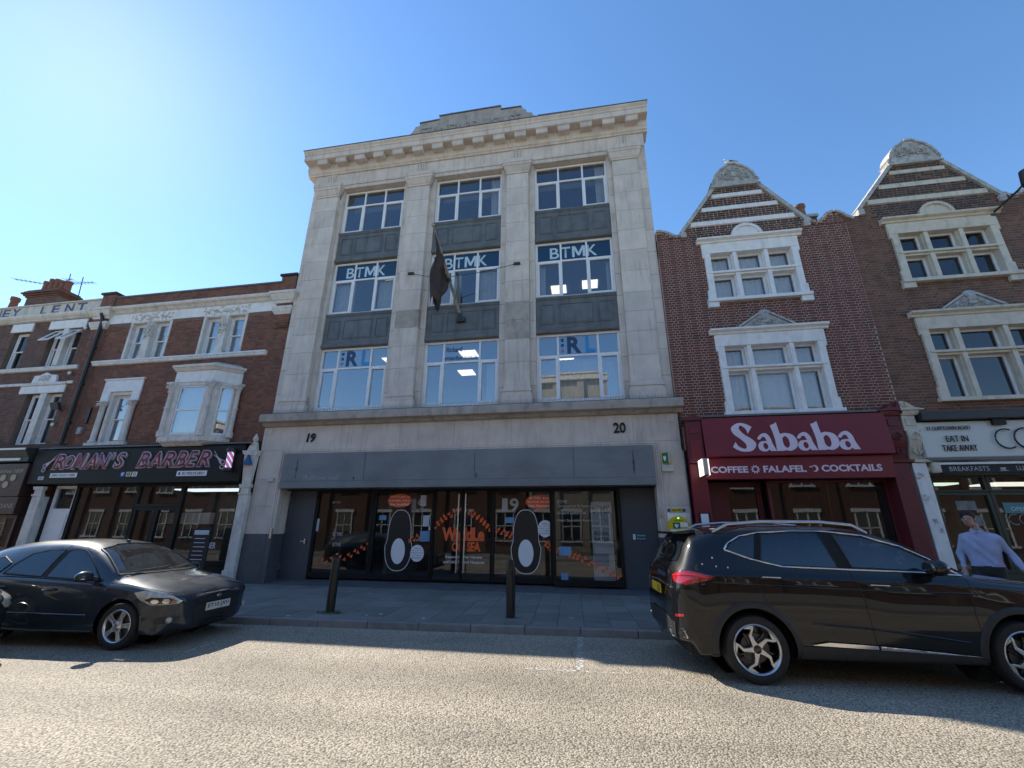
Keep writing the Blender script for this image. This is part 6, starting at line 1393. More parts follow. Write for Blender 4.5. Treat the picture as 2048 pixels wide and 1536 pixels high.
# ---------------- dark blue hatchback
FP = paint('dark_blue_grey_paint', (.016, .024, .034), .20)
ex = Vector((math.cos(R(3.5)), math.sin(R(3.5)), 0)); ey = Vector((-ex.y, ex.x, 0))
def place(anchor, local, yaw, s):
    a, b = math.cos(yaw), math.sin(yaw); return (anchor[0]-s*(local[0]*a-local[1]*b), anchor[1]-s*(local[0]*b+local[1]*a), 0)
FC = thing('parked_car', 'dark blue grey five-door hatchback parked outside the barber shop', 'car', place((-6.70, 5.85), (1.32, -.90), R(3.5), .97), R(3.5), 'cars parked along the kerb'); FC.scale = (.97,)*3
fsec = [(2.27, [(.47, .48), (.47, .58), (.45, .62), (.34, .645), (.18, .655), (0, .66)]),
        (2.22, [(.63, .45), (.64, .60), (.61, .665), (.46, .70), (.25, .715), (0, .72)]),
        (2.12, [(.765, .43), (.775, .62), (.745, .70), (.56, .745), (.30, .77), (0, .78)]),
        (1.96, [(.855, .43), (.86, .65), (.825, .735), (.62, .795), (.32, .825), (0, .835)]),
        (1.65, [(.905, .43), (.895, .70), (.86, .79), (.65, .86), (.33, .89), (0, .90)]),
        (1.35, [(.92, .45), (.905, .75), (.86, .845), (.66, .915), (.34, .94), (0, .95)]),
        (1.12, [(.92, .46), (.905, .79), (.855, .875), (.68, .955), (.36, .99), (0, 1.0)]),
        (.92, [(.92, .46), (.905, .82), (.855, .895), (.735, 1.04), (.42, 1.10), (0, 1.12)]),
        (.47, [(.92, .46), (.905, .85), (.86, .92), (.655, 1.28), (.40, 1.35), (0, 1.375)]),
        (.17, [(.92, .46), (.905, .86), (.86, .93), (.61, 1.375), (.38, 1.435), (0, 1.455)]),
        (-.28, [(.92, .46), (.905, .875), (.86, .945), (.59, 1.41), (.37, 1.475), (0, 1.492)]),
        (-.8, [(.92, .46), (.905, .89), (.86, .96), (.58, 1.395), (.36, 1.465), (0, 1.482)]),
        (-1.3, [(.92, .46), (.905, .915), (.855, .98), (.565, 1.34), (.35, 1.41), (0, 1.425)]),
        (-1.7, [(.905, .46), (.89, .935), (.83, 1.0), (.55, 1.24), (.34, 1.315), (0, 1.33)]),
        (-1.95, [(.87, .46), (.86, .92), (.79, 1.0), (.56, 1.10), (.34, 1.15), (0, 1.16)]),
        (-2.08, [(.79, .47), (.78, .80), (.74, .88), (.55, .95), (.33, .97), (0, .98)]),
        (-2.15, [(.60, .5), (.60, .66), (.57, .70), (.45, .73), (.25, .74), (0, .745)])]
flow0 = lambda x: [(0, .30+.08*max(0, (abs(x)-2.1)/.16) if abs(x) > 2.1 else .19), ((.30 if x > 2.24 else .4), .34 if x > 2.24 else (.22 if abs(x) > 2.1 else .19)), ((.43 if x > 2.24 else (.58 if x > 2.2 else (.72 if x > 2.1 else (.60 if x < -2.1 else .87)))), .38 if x > 2.24 else (.27 if abs(x) > 2.1 else .21))]
fsec = [(1.6+(x-1.6)*.82 if x > 1.6 else x, q) for x, q in fsec]
flow = lambda x: flow0(1.6+(x-1.6)/.82 if x > 1.6 else x)
F = Car(FC, fsec, flow, FP, (1.32, -1.32), .365, .315, .2, .9)
sd_, fr_d, cr_d = (0, 1), (-1, 0), (-.72, .70)
wg = [(-.15, .945), (-.07, 1.325), (.04, 1.345), (.20, 1.325), (.36, 1.245), (.54, 1.12), (.82, .905)]
rg_ = [(-.93, .985), (-.86, 1.12), (-.70, 1.27), (-.45, 1.33), (-.16, 1.335), (-.24, .95)]
F.pane('front_door_glass', wg, M['autoglass']); F.pane('rear_door_glass', rg_, M['autoglass'])
mir = lambda o: [(-u, z) for u, z in o]
F.pane('front_door_glass', mir(wg), M['autoglass'], (0, -1)); F.pane('rear_door_glass', mir(rg_), M['autoglass'], (0, -1))
F.patch('pillar_trim', [(-.235, .955), (-.155, 1.335), (-.08, 1.33), (-.155, .95)], M['blackm'], off=.004, n=8)
F.pane('quarter_glass', [(-1.02, 1.0), (-.95, 1.13), (-1.20, 1.22), (-1.50, 1.15), (-1.60, 1.06)], M['autoglass'])
F.pane('windscreen', [(-.755, .985), (-.575, 1.345), (-.30, 1.405), (0, 1.42), (.30, 1.405), (.575, 1.345), (.755, .985)], M['screenglass'], fr_d, .004, 22, .014)
F.p('wiper_scuttle', MB().add([(1.10, -.70, .965), (1.10, .70, .965), (.95, .72, 1.0), (.95, -.72, 1.0)], [(0, 1, 2, 3)]), M['blackm'])
def interior(C, dx, dz, seat_rows, w):
    d = C.p('dashboard', MB().xprism([(-w, .72+dz), (-w, .93+dz), (w, .93+dz), (w, .72+dz)], dx-.42, dx+.05), M['dash'], bevel=.05)
    C.p('cabin_floor', MB().box(-1.7, dx, -w, w, .34, .38), M['blackm'])
    st_ = [(dx-.50+.03*math.cos(0), 0, 0)]
    C.p('steering_wheel', MB().tube([(dx-.52+.07*math.sin(a), -.36+.18*math.cos(a), .90+dz+.17*math.sin(a)) for a in np.linspace(0, 2*math.pi, 25)], .014, 6), M['blackm'], sm=60)
    for x in seat_rows:
        for y in (-.36, .36):
            q = C.p('seat', MB().box(x-.05, x+.45, y-.24, y+.24, .40+dz*.5, .60+dz*.7), M['seat'], bevel=.06)
            bk = MB().box(-.07, .07, -.23, .23, 0, .60); T = Matrix.Translation((x-.02, y, .56+dz*.7)) @ Matrix.Rotation(R(-16), 4, 'Y'); bk.v = [tuple(T @ Vector(k)) for k in bk.v]; C.p('seat_back', bk, M['seat'], bevel=.05)
            hr = MB().box(-.05, .05, -.13, .13, .63, .83); hr.v = [tuple(T @ Vector(k)) for k in hr.v]; C.p('headrest', hr, M['seat'], bevel=.045)
interior(F, .86, 0, (.05, -.85), .70)
F.line('belt_line_trim', [(-1.0, .955), (-.2, .935), (.5, .895), (.90, .868)], .009, M['plastic'], off=.004)
F.line('door_gap', [(-.20, .92), (-.23, .55), (-.14, .28)], .004, M['blackm'], sub=10); F.line('door_gap', [(.90, .86), (.80, .62), (.78, .30)], .004, M['blackm'], sub=10); F.line('door_gap', [(-.95, .95), (-.92, .72)], .004, M['blackm'], sub=8)
F.line('bonnet_gap', [(-.80, .80), (-.86, .87)], .003, M['blackm'], (0, 1)); F.line('bonnet_gap', [(2.04, .735), (1.7, .80), (1.3, .865), (1.02, .885)], .004, M['blackm'], off=-.001)
F.line('side_rib', [(-1.6, .46), (-.4, .455), (.8, .45)], .012, FP, off=.0)
F.line('sill_trim', [(-.92, .235), (0, .225), (.93, .235)], .016, M['plastic'], off=.002)
h = F.at(.06, .775, (0, 1), .02); F.p('door_handle', MB().tube([h+Vector((-.10, 0, 0)), h+Vector((-.08, -.012, .004)), h+Vector((.08, -.012, .006)), h+Vector((.10, 0, 0))], [.012, .018, .018, .012], 8), FP, sm=60)
h = F.at(-.80, .80, (0, 1), .02); F.p('door_handle', MB().tube([h+Vector((-.10, 0, 0)), h+Vector((-.08, -.012, .004)), h+Vector((.08, -.012, .006)), h+Vector((.10, 0, 0))], [.012, .018, .018, .012], 8), FP, sm=60)
# headlamps (both sides), grille, bumper openings, badge
for sg in (-1, 1):
    d = (-.72, -.70*sg)
    c = lambda q: [((u if sg < 0 else -u), z) for u, z in q]
    hl = [(u-.05, z) for u, z in ((.44, .76), (.52, .67), (.66, .60), (.98, .605), (1.03, .635), (.90, .71), (.72, .765), (.56, .785))]
    o = F.patch('headlamp', c(hl), M['lamp_clear'], d, .010, 14)
    F.patch('lamp_lower_dark', c([(.53, .67), (.62, .61), (.90, .612), (.95, .635), (.80, .69), (.60, .70)]), M['lamp_dark'], d, .0125, 8, o)  # dark patch over the lower part of the lens
    for q0 in (.60, .73): F.patch('lamp_inner', c([(q0, .645), (q0+.025, .618), (q0+.08, .62), (q0+.10, .65), (q0+.07, .675), (q0+.02, .675)]), M['chrome'], d, .015, 6, o)
    F.patch('lamp_inner', c([(.83, .618), (.91, .615), (.94, .635), (.85, .662)]), M['amber'], d, .013, 8, o)
    fo = F.patch('fog_recess', c([(.70, .34), (.98, .36), (1.0, .43), (.74, .44), (.68, .40)]), M['plastic'], d, .005, 8)
    q = F.at((.86 if sg < 0 else -.86), .39, (d[0]/1.004, d[1]/1.004), .012); F.p('fog_lamp', MB().ball(tuple(q), (.045, .045, .045), 12), M['lamp_clear'], fo, sm=60)
F.patch('lower_grille', [(-.50, .50), (-.42, .285), (.42, .285), (.50, .50), (.44, .545), (-.44, .545)], M['plastic'], fr_d, .006, 18)
F.patch('upper_grille', [(-.44, .615), (-.36, .572), (.36, .572), (.44, .615), (.42, .655), (-.42, .655)], M['blackm'], fr_d, .006, 14)
for k in range(3): F.line('grille_bar', [(-.40+.02*k, .33+.065*k), (.40-.02*k, .33+.065*k)], .007, M['plastic'], fr_d, .012, sub=14)
F.line('chrome_strip', [(-.47, .672), (-.2, .684), (0, .688), (.2, .684), (.47, .672)], .019, M['chrome'], fr_d, .008, sub=8)
b = F.at(0, .635, (-1, 0), .012); F.p('badge', MB().ball(tuple(b), (.012, .058, .026), 14), M['chrome'], sm=60)
b = F.at(0, .495, (-1, 0), .02); plate(FC, tuple(b), 'ET10 JXV', M['whiteplate'], (1, 0), .52, .111)
# door mirrors, wipers, aerial, wheels
for sg in (-1, 1):
    o = F.p('door_mirror', MB().ball((.70, sg*1.02, .985), (.085, .125, .075), 16).tube([(.74, sg*.86, .93), (.72, sg*.96, .96)], [.035, .03], 8), FP, sm=60)
    F.p('mirror_lower', MB().ball((.705, sg*1.02, .955), (.088, .122, .05), 16), M['plastic'], o, sm=60); F.p('indicator', MB().ball((.765, sg*1.06, .955), (.02, .06, .015), 10), M['lamp_clear'], o, sm=60)
for a, b in (((-.62, 1.0), (.05, 1.04)), ((.02, 1.0), (.60, 1.045))): F.line('wiper', [a, b], .009, M['blackm'], (-1, 0), .022, sub=10)
F.p('roof_aerial', MB().tube([(.22, 0, 1.46), (-.16, 0, 1.83)], [.008, .003], 6).ball((.22, 0, 1.462), (.04, .03, .02), 8), M['blackm'])
def sp5(rr):
    return [([(.04, -.045), (.10, -.028), (rr-.01, -.040), (rr+.004, -.014), (rr-.005, 0), (.10, -.004)], -.045, -.014, 0), ([(.04, .045), (.10, .028), (rr-.01, .040), (rr+.004, .014), (rr-.005, 0), (.10, .004)], -.045, -.020, 0), ([(.03, -.03), (.13, -.02), (.13, .02), (.03, .03)], -.05, -.022, 0)]
for x in (1.32, -1.32):
    for sg in (-1, 1): F.wheel(x, sg, .318, .205, .90, .212, [M['silver']], sp5)
F.patch('rear_lamp', [(-2.06, .80), (-1.98, 1.06), (-1.82, 1.12), (-1.78, .98), (-1.9, .80)], M['lamp_red'], (0, 1), .006); F.p('underbody', MB().box(-1.9, 1.9, -.62, .62, .16, .40), M['blackm'])
# ---------------- black SUV
MP = paint('black_metallic_paint', (.004, .0045, .005), .06)
s_ = 1.04
MC = thing('parked_car', 'black family SUV with silver roof rails parked outside the maroon shop', 'car', place((1.825, 6.045), (-1.36, -.93), R(4), s_), R(4), 'cars parked along the kerb'); MC.scale = (s_,)*3
msec = [(-2.33, [(.66, .50), (.66, .68), (.64, .72), (.54, .75), (.3, .765), (0, .77)]),
        (-2.27, [(.78, .52), (.79, .84), (.77, .97), (.66, 1.05), (.38, 1.09), (0, 1.10)]),
        (-2.15, [(.88, .55), (.875, .95), (.835, 1.08), (.70, 1.20), (.42, 1.27), (0, 1.29)]),
        (-2.03, [(.915, .57), (.91, 1.0), (.865, 1.12), (.70, 1.36), (.44, 1.45), (0, 1.47)]),
        (-1.92, [(.93, .58), (.92, 1.03), (.875, 1.14), (.69, 1.47), (.44, 1.555), (0, 1.575)]),
        (-1.55, [(.938, .60), (.93, 1.05), (.885, 1.15), (.675, 1.545), (.45, 1.605), (0, 1.625)]),
        (-.9, [(.94, .60), (.932, 1.04), (.89, 1.12), (.68, 1.58), (.45, 1.64), (0, 1.66)]),
        (-.2, [(.94, .60), (.93, 1.03), (.89, 1.11), (.685, 1.58), (.45, 1.638), (0, 1.655)]),
        (.2, [(.94, .60), (.925, 1.02), (.885, 1.10), (.695, 1.535), (.46, 1.59), (0, 1.612)]),
        (.6, [(.94, .60), (.925, 1.01), (.885, 1.09), (.745, 1.37), (.50, 1.43), (0, 1.455)]),
        (.95, [(.94, .60), (.925, 1.0), (.88, 1.075), (.79, 1.17), (.52, 1.23), (0, 1.25)]),
        (1.18, [(.94, .60), (.92, .99), (.875, 1.055), (.76, 1.095), (.42, 1.12), (0, 1.13)]),
        (1.7, [(.935, .58), (.915, .94), (.865, 1.01), (.72, 1.05), (.4, 1.07), (0, 1.08)]),
        (2.05, [(.90, .55), (.885, .86), (.83, .93), (.66, .98), (.38, 1.005), (0, 1.015)]),
        (2.22, [(.78, .52), (.77, .76), (.72, .84), (.56, .885), (.3, .905), (0, .91)]),
        (2.31, [(.60, .50), (.60, .64), (.57, .70), (.45, .73), (.25, .745), (0, .75)])]
mlow = lambda x: [(0, .30 if x < -2.1 or x > 2.1 else .24), (.42, (.40 if x < -2.3 else .34) if abs(x) > 2.1 else .24), ((.62 if abs(x) > 2.3 else (.73 if abs(x) > 2.2 else (.83 if abs(x) > 2.1 else .90))), (.44 if abs(x) > 2.3 else .38) if abs(x) > 2.1 else .27)]
msec = [(-1.6+(x+1.6)*.80 if x < -1.6 else x, q) for x, q in msec]
mlow0 = mlow; mlow = lambda x: mlow0(-1.6+(x+1.6)/.80 if x < -1.6 else x)
G = Car(MC, msec, mlow, MP, (1.36, -1.36), .412, .345, .23, .93)
dlo = [(-1.53, 1.365), (-1.47, 1.435), (-1.31, 1.515), (-1.09, 1.555), (-.7, 1.575), (-.30, 1.575), (.09, 1.53), (.46, 1.415), (.70, 1.29), (.96, 1.115), (.55, 1.145), (-.19, 1.165), (-.92, 1.185), (-1.23, 1.255), (-1.43, 1.325)]
G.patch('pillar_trim', [(-1.51, 1.36), (-1.46, 1.43), (-1.30, 1.51), (-1.09, 1.55), (-.7, 1.57), (-.30, 1.57), (.09, 1.525), (.46, 1.41), (.70, 1.285), (.95, 1.118), (-.19, 1.16), (-.95, 1.18)], M['black'], off=.003, n=26) if False else None
gf = [(-.17, 1.185), (-.24, 1.555), (.08, 1.515), (.45, 1.40), (.66, 1.285), (.78, 1.20), (.72, 1.155)]; gr_ = [(-1.15, 1.245), (-.95, 1.20), (-.32, 1.18), (-.40, 1.56), (-.7, 1.562), (-1.05, 1.54)]
G.pane('front_door_glass', gf, M['autoglass']); G.pane('rear_door_glass', gr_, M['privacy']); G.pane('front_door_glass', mir(gf), M['autoglass'], (0, -1)); G.pane('rear_door_glass', mir(gr_), M['privacy'], (0, -1))
G.patch('pillar_trim', [(-.31, 1.165), (-.39, 1.565), (-.25, 1.562), (-.18, 1.16)], M['black'], off=.004, n=8); G.patch('pillar_trim', [(-1.22, 1.26), (-1.12, 1.545), (-1.05, 1.55), (-1.15, 1.24)], M['black'], off=.004, n=8)
G.patch('quarter_glass', [(-1.49, 1.365), (-1.44, 1.425), (-1.30, 1.495), (-1.13, 1.535), (-1.22, 1.275), (-1.42, 1.33)], M['carglass'], off=.006)
G.line('chrome_window_line', dlo+[dlo[0]], .0095, M['chrome'], off=.008, sub=4)
G.line('door_gap', [(-1.28, 1.25), (-1.24, .95), (-1.13, .70)], .004, M['blackm'], sub=8); G.line('door_gap', [(-.22, 1.16), (-.15, .85), (-.12, .29)], .004, M['blackm'], sub=10); G.line('door_gap', [(.98, 1.08), (.93, .75), (.95, .30)], .004, M['blackm'], sub=10)
for x, z in ((-1.11, 1.065), (.02, 1.005)):
    h = G.at(x, z, (0, 1), .022); G.p('door_handle', MB().tube([h+Vector((-.11, .01, 0)), h+Vector((-.09, -.01, .002)), h+Vector((.09, -.01, -.004)), h+Vector((.11, .01, -.004))], [.012, .017, .017, .012], 8), MP, sm=60); G.p('handle_chrome', MB().tube([h+Vector((-.10, -.02, .012)), h+Vector((.10, -.02, .008))], .006, 6), M['chrome'], sm=60)
# cladding: sills and arch rings, chrome lower strip
tr = G.patch('door_strip', [(-.80, .41), (-.62, .440), (-.13, .42), (-.13, .385)], M['chrome'], off=.026, n=8); G.patch('door_strip', [(-.11, .42), (.92, .345), (-.11, .382)], M['chrome'], off=.026, n=10)
G.patch('sill_cladding', [(-.93, .26), (.93, .26), (.90, .34), (-.11, .375), (-.62, .39), (-.90, .39)], M['plastic'], off=.012, n=18)
for ax in (-1.36, 1.36):
    v = []; n = 30; ring = MB()
    for k in range(n+1):
        a = math.pi*(-.06+1.12*k/n)
        for rr_, of in ((.412, .012), (.44, .016), (.475, .012), (.482, .0)): v.append(G.at(ax+rr_*math.cos(a), max(.24, .345+rr_*math.sin(a)), (0, 1), of))
    ring.add(v, [(4*k+j, 4*k+4+j, 4*k+5+j, 4*k+1+j) for k in range(n) for j in range(3)]); G.p('arch_cladding', ring, M['plastic'], sm=60)
G.line('body_crease', [(-1.75, 1.02), (-.9, .985), (.2, .955), (1.1, .945)], .010, MP, off=-.002); G.line('body_crease', [(-.75, .62), (-.2, .585), (.5, .51), (.8, .47)], .012, MP, off=-.006)
for sg in (-1, 1):
    rl = MB(); P = [(-1.60, sg*.665, 1.565), (-1.40, sg*.655, 1.66), (-1.0, sg*.645, 1.692), (-.3, sg*.645, 1.69), (.05, sg*.655, 1.655), (.20, sg*.665, 1.565)]
    G.p('roof_rail', rl.tube(P, [.016, .02, .02, .02, .02, .016], 8), M['silver'], sm=60)
# rear: lamps, window, spoiler, plate, bumper and exhaust trims
for sg in (-1, 1):
    d = (.60, -.80*sg)
    c = lambda q: [((u if sg < 0 else -u), z) for u, z in q]
    k = lambda x, y: x*(-.80*sg)/1-(y)*(.60)/1
    # u axis = (d.y,-d.x); evaluate u for body points
    U = lambda x, y: x*d[1]-y*d[0]
    A_, B_ = U(-2.11, sg*.60), U(-1.72, sg*.93)
    pts = [(A_, 1.055), (A_+(B_-A_)*.18, 1.115), (A_+(B_-A_)*.5, 1.135), (B_, 1.075), (A_+(B_-A_)*.93, 1.04), (A_+(B_-A_)*.45, .965), (A_+(B_-A_)*.15, .985)]
    G.patch('tail_lamp_rim', [(A_+(u-(A_+B_)/2)*.0+u-A_ if False else u, z) for u, z in pts], M['lamp_dark'], d, .006, 14)
    cx_, cz_ = (A_+B_)/2, 1.05
    G.patch('tail_lamp', [(cx_+(u-cx_)*.92, cz_+(z-cz_)*.84) for u, z in pts], M['lamp_red'], d, .012, 14)
    G.line('tail_lamp_bar', [(A_+(B_-A_)*.1, 1.065), (A_+(B_-A_)*.5, 1.085), (A_+(B_-A_)*.88, 1.06)], .008, mat('lamp_glow_red', (.75, .02, .03), .1, .1, 20, coat=1), (d[0], d[1]), .014, sub=5)
    G.patch('reflector', [(U(-2.13, sg*.70), .62), (U(-2.07, sg*.82), .64), (U(-2.07, sg*.82), .665), (U(-2.13, sg*.70), .65)], M['lamp_red'], d, .008, 6)
    a, b = G.at(U(-2.16, sg*.52), .47, (d[0], d[1]), .012), G.at(U(-2.07, sg*.80), .50, (d[0], d[1]), .012)
    G.p('exhaust_trim', MB().tube([a, b, b+Vector((.02, 0, -.07)), a+Vector((.03, 0, -.085)), a], .016, 8), M['chrome'], sm=60)
rd = (1, 0)
G.patch('rear_window', [(-.60, 1.22), (-.62, 1.30), (-.56, 1.45), (.56, 1.45), (.62, 1.30), (.60, 1.22), (0, 1.20)], M['carglass'], rd, .008, 16)
G.p('roof_spoiler', MB().add([(-1.78, -.60, 1.545), (-1.78, .60, 1.545), (-2.04, .54, 1.535), (-2.04, -.54, 1.535), (-1.78, -.60, 1.60), (-1.78, .60, 1.60), (-2.04, .54, 1.565), (-2.04, -.54, 1.565)], [(0, 1, 2, 3), (7, 6, 5, 4), (3, 2, 6, 7), (0, 3, 7, 4), (1, 5, 6, 2), (0, 4, 5, 1)]), MP, bevel=.014)
G.patch('rear_bumper_cladding', [(-.70, .40), (-.72, .56), (-.4, .60), (.4, .60), (.72, .56), (.70, .40)], M['plastic'], rd, .008, 14); G.line('rear_chrome', [(-.66, .93), (0, .955), (.66, .93)], .012, M['chrome'], rd, .008)
b = G.at(0, .86, (1, 0), .03); plate(MC, tuple(b), 'LE', M['yellowplate'], (-1, 0), .52, .111, .16, .44)
for sg in (-1, 1): 
    o = G.p('door_mirror', MB().ball((.60, sg*1.04, 1.21), (.10, .12, .085), 16).tube([(.66, sg*.88, 1.14), (.62, sg*.98, 1.17)], [.04, .03], 8), MP, sm=60); G.p('mirror_glass', MB().ball((.515, sg*1.04, 1.21), (.02, .10, .065), 12), M['carglass'], o, sm=60)
G.pane('windscreen', [(-.76, 1.15), (-.70, 1.36), (-.62, 1.50), (-.3, 1.57), (.3, 1.57), (.62, 1.50), (.70, 1.36), (.76, 1.15)], M['screenglass'], (-1, 0), .004, 18, .014)
interior(G, .92, .14, (.10, -.85), .72)
for sg in (-1, 1): G.patch('headlamp', [((.72*1 if sg < 0 else -.72), .80), ((1.05 if sg < 0 else -1.05), .78), ((1.10 if sg < 0 else -1.10), .84), ((.72 if sg < 0 else -.72), .90)], M['lamp_clear'], (-.72, -.7*sg), .008, 8)
M['gloss_black'] = mat('gloss_black_alloy', (.012, .012, .013), .25, .1, coat=.5)
def spmg(rr):
    return [([(.03, -.032), (.09, -.022), (rr*.62, -.012), (rr*.80, .045), (rr-.004, .075), (rr-.002, .10), (rr*.76, .072), (rr*.58, .022), (.09, .022), (.03, .032)], -.05, -.016, 0), ([(rr*.78, .050), (rr-.006, -.055), (rr-.003, .085)], -.045, -.022, 0), ([(.05, -.055), (.12, -.045), (rr*.75, -.055), (rr*.75, -.035), (.12, -.02), (.05, -.03)], -.075, -.05, 1)]
for x in (1.36, -1.36):
    for sg in (-1, 1): G.wheel(x, sg, .346, .23, .93, .243, [M['silver'], M['gloss_black']], spmg, M['gloss_black'])
G.p('underbody', MB().box(-2.0, 2.0, -.62, .62, .20, .45), M['blackm'])
for (u, z, r_) in ((-1.82, 1.20, .011), (-1.69, 1.27, .014), (-1.67, 1.18, .012), (-1.54, 1.17, .013)): 
    h = G.at(u, z, (0, 1), .001); G.p('bird_dropping', MB().ball(tuple(h), (r_*.75, .003, r_), 8), M['oldpaint'], sm=60)
# ---------------- nose of the third car at the frame edge
TP = paint('dark_grey_paint', (.018, .020, .022), .2)
TC = thing('car', 'dark car with a bright clear headlamp drawn up beside the blue grey hatchback', 'car', (-9.93, 4.46, 0), R(3), 'cars standing along the road')
K = Car(TC, fsec, flow, TP, (1.32, -1.32), .365, .315, .2, .9, ns=110)
K.patch('windscreen', [(-.755, .985), (-.575, 1.345), (0, 1.42), (.575, 1.345), (.755, .985), (0, 1.01)], M['carglass'], fr_d, .006, 16)
for sg in (-1, 1):
    d = (-.72, -.70*sg); c = lambda q: [((u if sg < 0 else -u), z) for u, z in q]
    o = K.patch('headlamp', c([(.46, .80), (.52, .66), (.70, .58), (.98, .60), (1.03, .66), (.90, .75), (.66, .80)]), M['lamp_clear'], d, .010, 12)
    K.patch('lamp_inner', c([(.58, .66), (.70, .61), (.86, .62), (.86, .68), (.72, .72)]), M['chrome'], d, .013, 8, o)
    K.patch('side_glass', [(-.93, .985), (-.70, 1.27), (.12, 1.345), (.33, 1.33), (.84, .90)], M['carglass'], (0, -sg), .006, 14) if False else None
K.patch('side_glass', [(-.93, .985), (-.70, 1.27), (.12, 1.345), (.33, 1.33), (.84, .90)], M['carglass'], (0, 1), .006, 14)
K.patch('lower_grille', [(-.50, .50), (-.42, .285), (.42, .285), (.50, .50)], M['plastic'], fr_d, .006, 12)
for x in (1.32, -1.32):
    for sg in (-1, 1): K.wheel(x, sg, .318, .205, .90, .222, [M['silver']], sp5)
K.p('underbody', MB().box(-1.9, 1.9, -.62, .62, .16, .40), M['blackm'])
# ------------------------------------------------------------ street furniture and small things
bm_ = mat('black_bollard_paint', (.010, .010, .011), .35, .15, 6, .05, 40)
for k, ((x, y), lab) in enumerate((((-4.93, 8.40), 'black round bollard with weeds round its foot, nearer the blue grey car'), ((-1.50, 8.62), 'black round bollard in front of the glass shop doors, nearer the black SUV'))):
    b = thing('bollard', lab, 'bollard', (x, y, .12), 0, 'bollards along the kerb')
    wpart('post', MB().lathe([(.082, -.03), (.082, .72), (.076, .725), (.076, .745), (.082, .75), (.082, .93), (.078, .955), (.05, .975), (0.012, .98)], (x, y, .12), n=28), bm_, b, sm=40)
    wpart('foot_collar', MB().lathe([(.115, -.02), (.112, .008), (.084, .012)], (x, y, .122), n=24), M['slab'], b, sm=40)
    if k == 0:
        wd = MB(); rg = random.Random(5)
        for i in range(150):
            a = rg.uniform(0, 6.28); r_ = rg.uniform(.08, .19); c = Vector((x+r_*math.cos(a)*1.3, y+r_*math.sin(a)*.8, .125)); t = Vector((rg.uniform(-.04, .04), rg.uniform(-.04, .04), rg.uniform(.015, .06))); n_ = Vector((-t.y, t.x, 0)).normalized()*.006
            wd.add([c-n_, c+n_, c+t], [(0, 1, 2)])
        wo_ = link('weeds', wd.mesh('weeds'), M['green']); tag(wo_, 'low green weeds growing round the bollard foot', 'weeds'); wo_['kind'] = 'stuff'
# litter specks on the slabs
rg = random.Random(9)
for k, (a, b) in enumerate(((577, 1229), (733, 1228), (762, 1226), (846, 1234), (1143, 1234), (1185, 1185), (740, 1189), (1110, 1176))):
    p = pz(a, b, .14); pts = [(p.x+rg.uniform(.02, .05)*math.cos(t), p.y+rg.uniform(.02, .04)*math.sin(t)) for t in np.linspace(0, 5.6, 7)]
    d_ = (p.y-YK(p.x)); o = link('litter', MB().zprism(pts, zP(d_)+.002, zP(d_)+.006).mesh('litter'), M['paper']); tag(o, 'small flat scrap of pale litter trodden onto the paving slabs', 'litter', 'litter on the pavement')
# flagpole with ragged flag
fp = thing('flagpole', 'leaning wooden flagpole with ragged dark flag on the stone building', 'flagpole', (-3.72, 11.9, 7.9))
p0 = Vector((-3.72, 11.9, 7.95)); p1 = px(866, 450, 10.75)
d = (p1-p0)
wpart('pole', MB().tube([p0, p0+d*.5, p0+d*.97], [.05, .05, .034], 12), M['wood'], fp, sm=40)
wpart('pole_ball', MB().ball(tuple(p1), .065, 12), M['gold'], fp, sm=60); wpart('bracket', MB().box(-3.86, -3.58, 11.80, 11.93, 7.84, 7.98).tube([(-3.72, 11.84, 7.9), tuple(p0+d*.06)], .06, 10), M['dark_metal'], fp)
wpart('collar', MB().tube([p0+d*.40, p0+d*.44], .065, 12), M['dark_metal'], fp, sm=40)
rg = random.Random(4)
tp, bt = p0+d*.95, p0+d*.42
def flagf(u, v):
    # u down the pole, v away from it: cloth hangs straight down from the slanted pole
    a = tp+(bt-tp)*u
    drop = (2.75-1.0*u)*v*(1-.55*u)*(1-.12*math.sin(u*11))
    fold = .10*math.sin(v*7+u*5)*(.25+v)+.05*math.sin(u*13+v*3)
    return (a.x+fold*.9-.30*v*(u), a.y+.13*math.sin(u*9+v*4)*(.3+v)+.10*v, a.z-drop-.05*math.sin(u*16)*v)
wpart('flag', MB().grid(flagf, 26, 22), mat('weathered_dark_flag', (.055, .038, .034), .9, .3, 5, stain=.6, stcol=(.12, .06, .035), stscale=(2, 2, 1)), fp, sm=180)
wpart('halyard', MB().tube([tp+Vector((0, -.05, 0)), p0+d*.55+Vector((.05, -.08, -.1)), p0+d*.2+Vector((.03, -.05, 0))], .008, 5), M['dark_metal'], fp)
for a, b in ((0, (822, 547)), (1, (1034, 527))):
    q = px(*b, 11.66); e = p0+d*.45
    wpart('stay_anchor', MB().box(q.x-.10, q.x+.10, 11.62, 11.70, q.z-.03, q.z+.03), M['dark_metal'], fp); wpart('stay_wire', MB().tube([q, (q+e)/2+Vector((0, 0, -.06)), e], .010, 5), M['dark_metal'], fp)
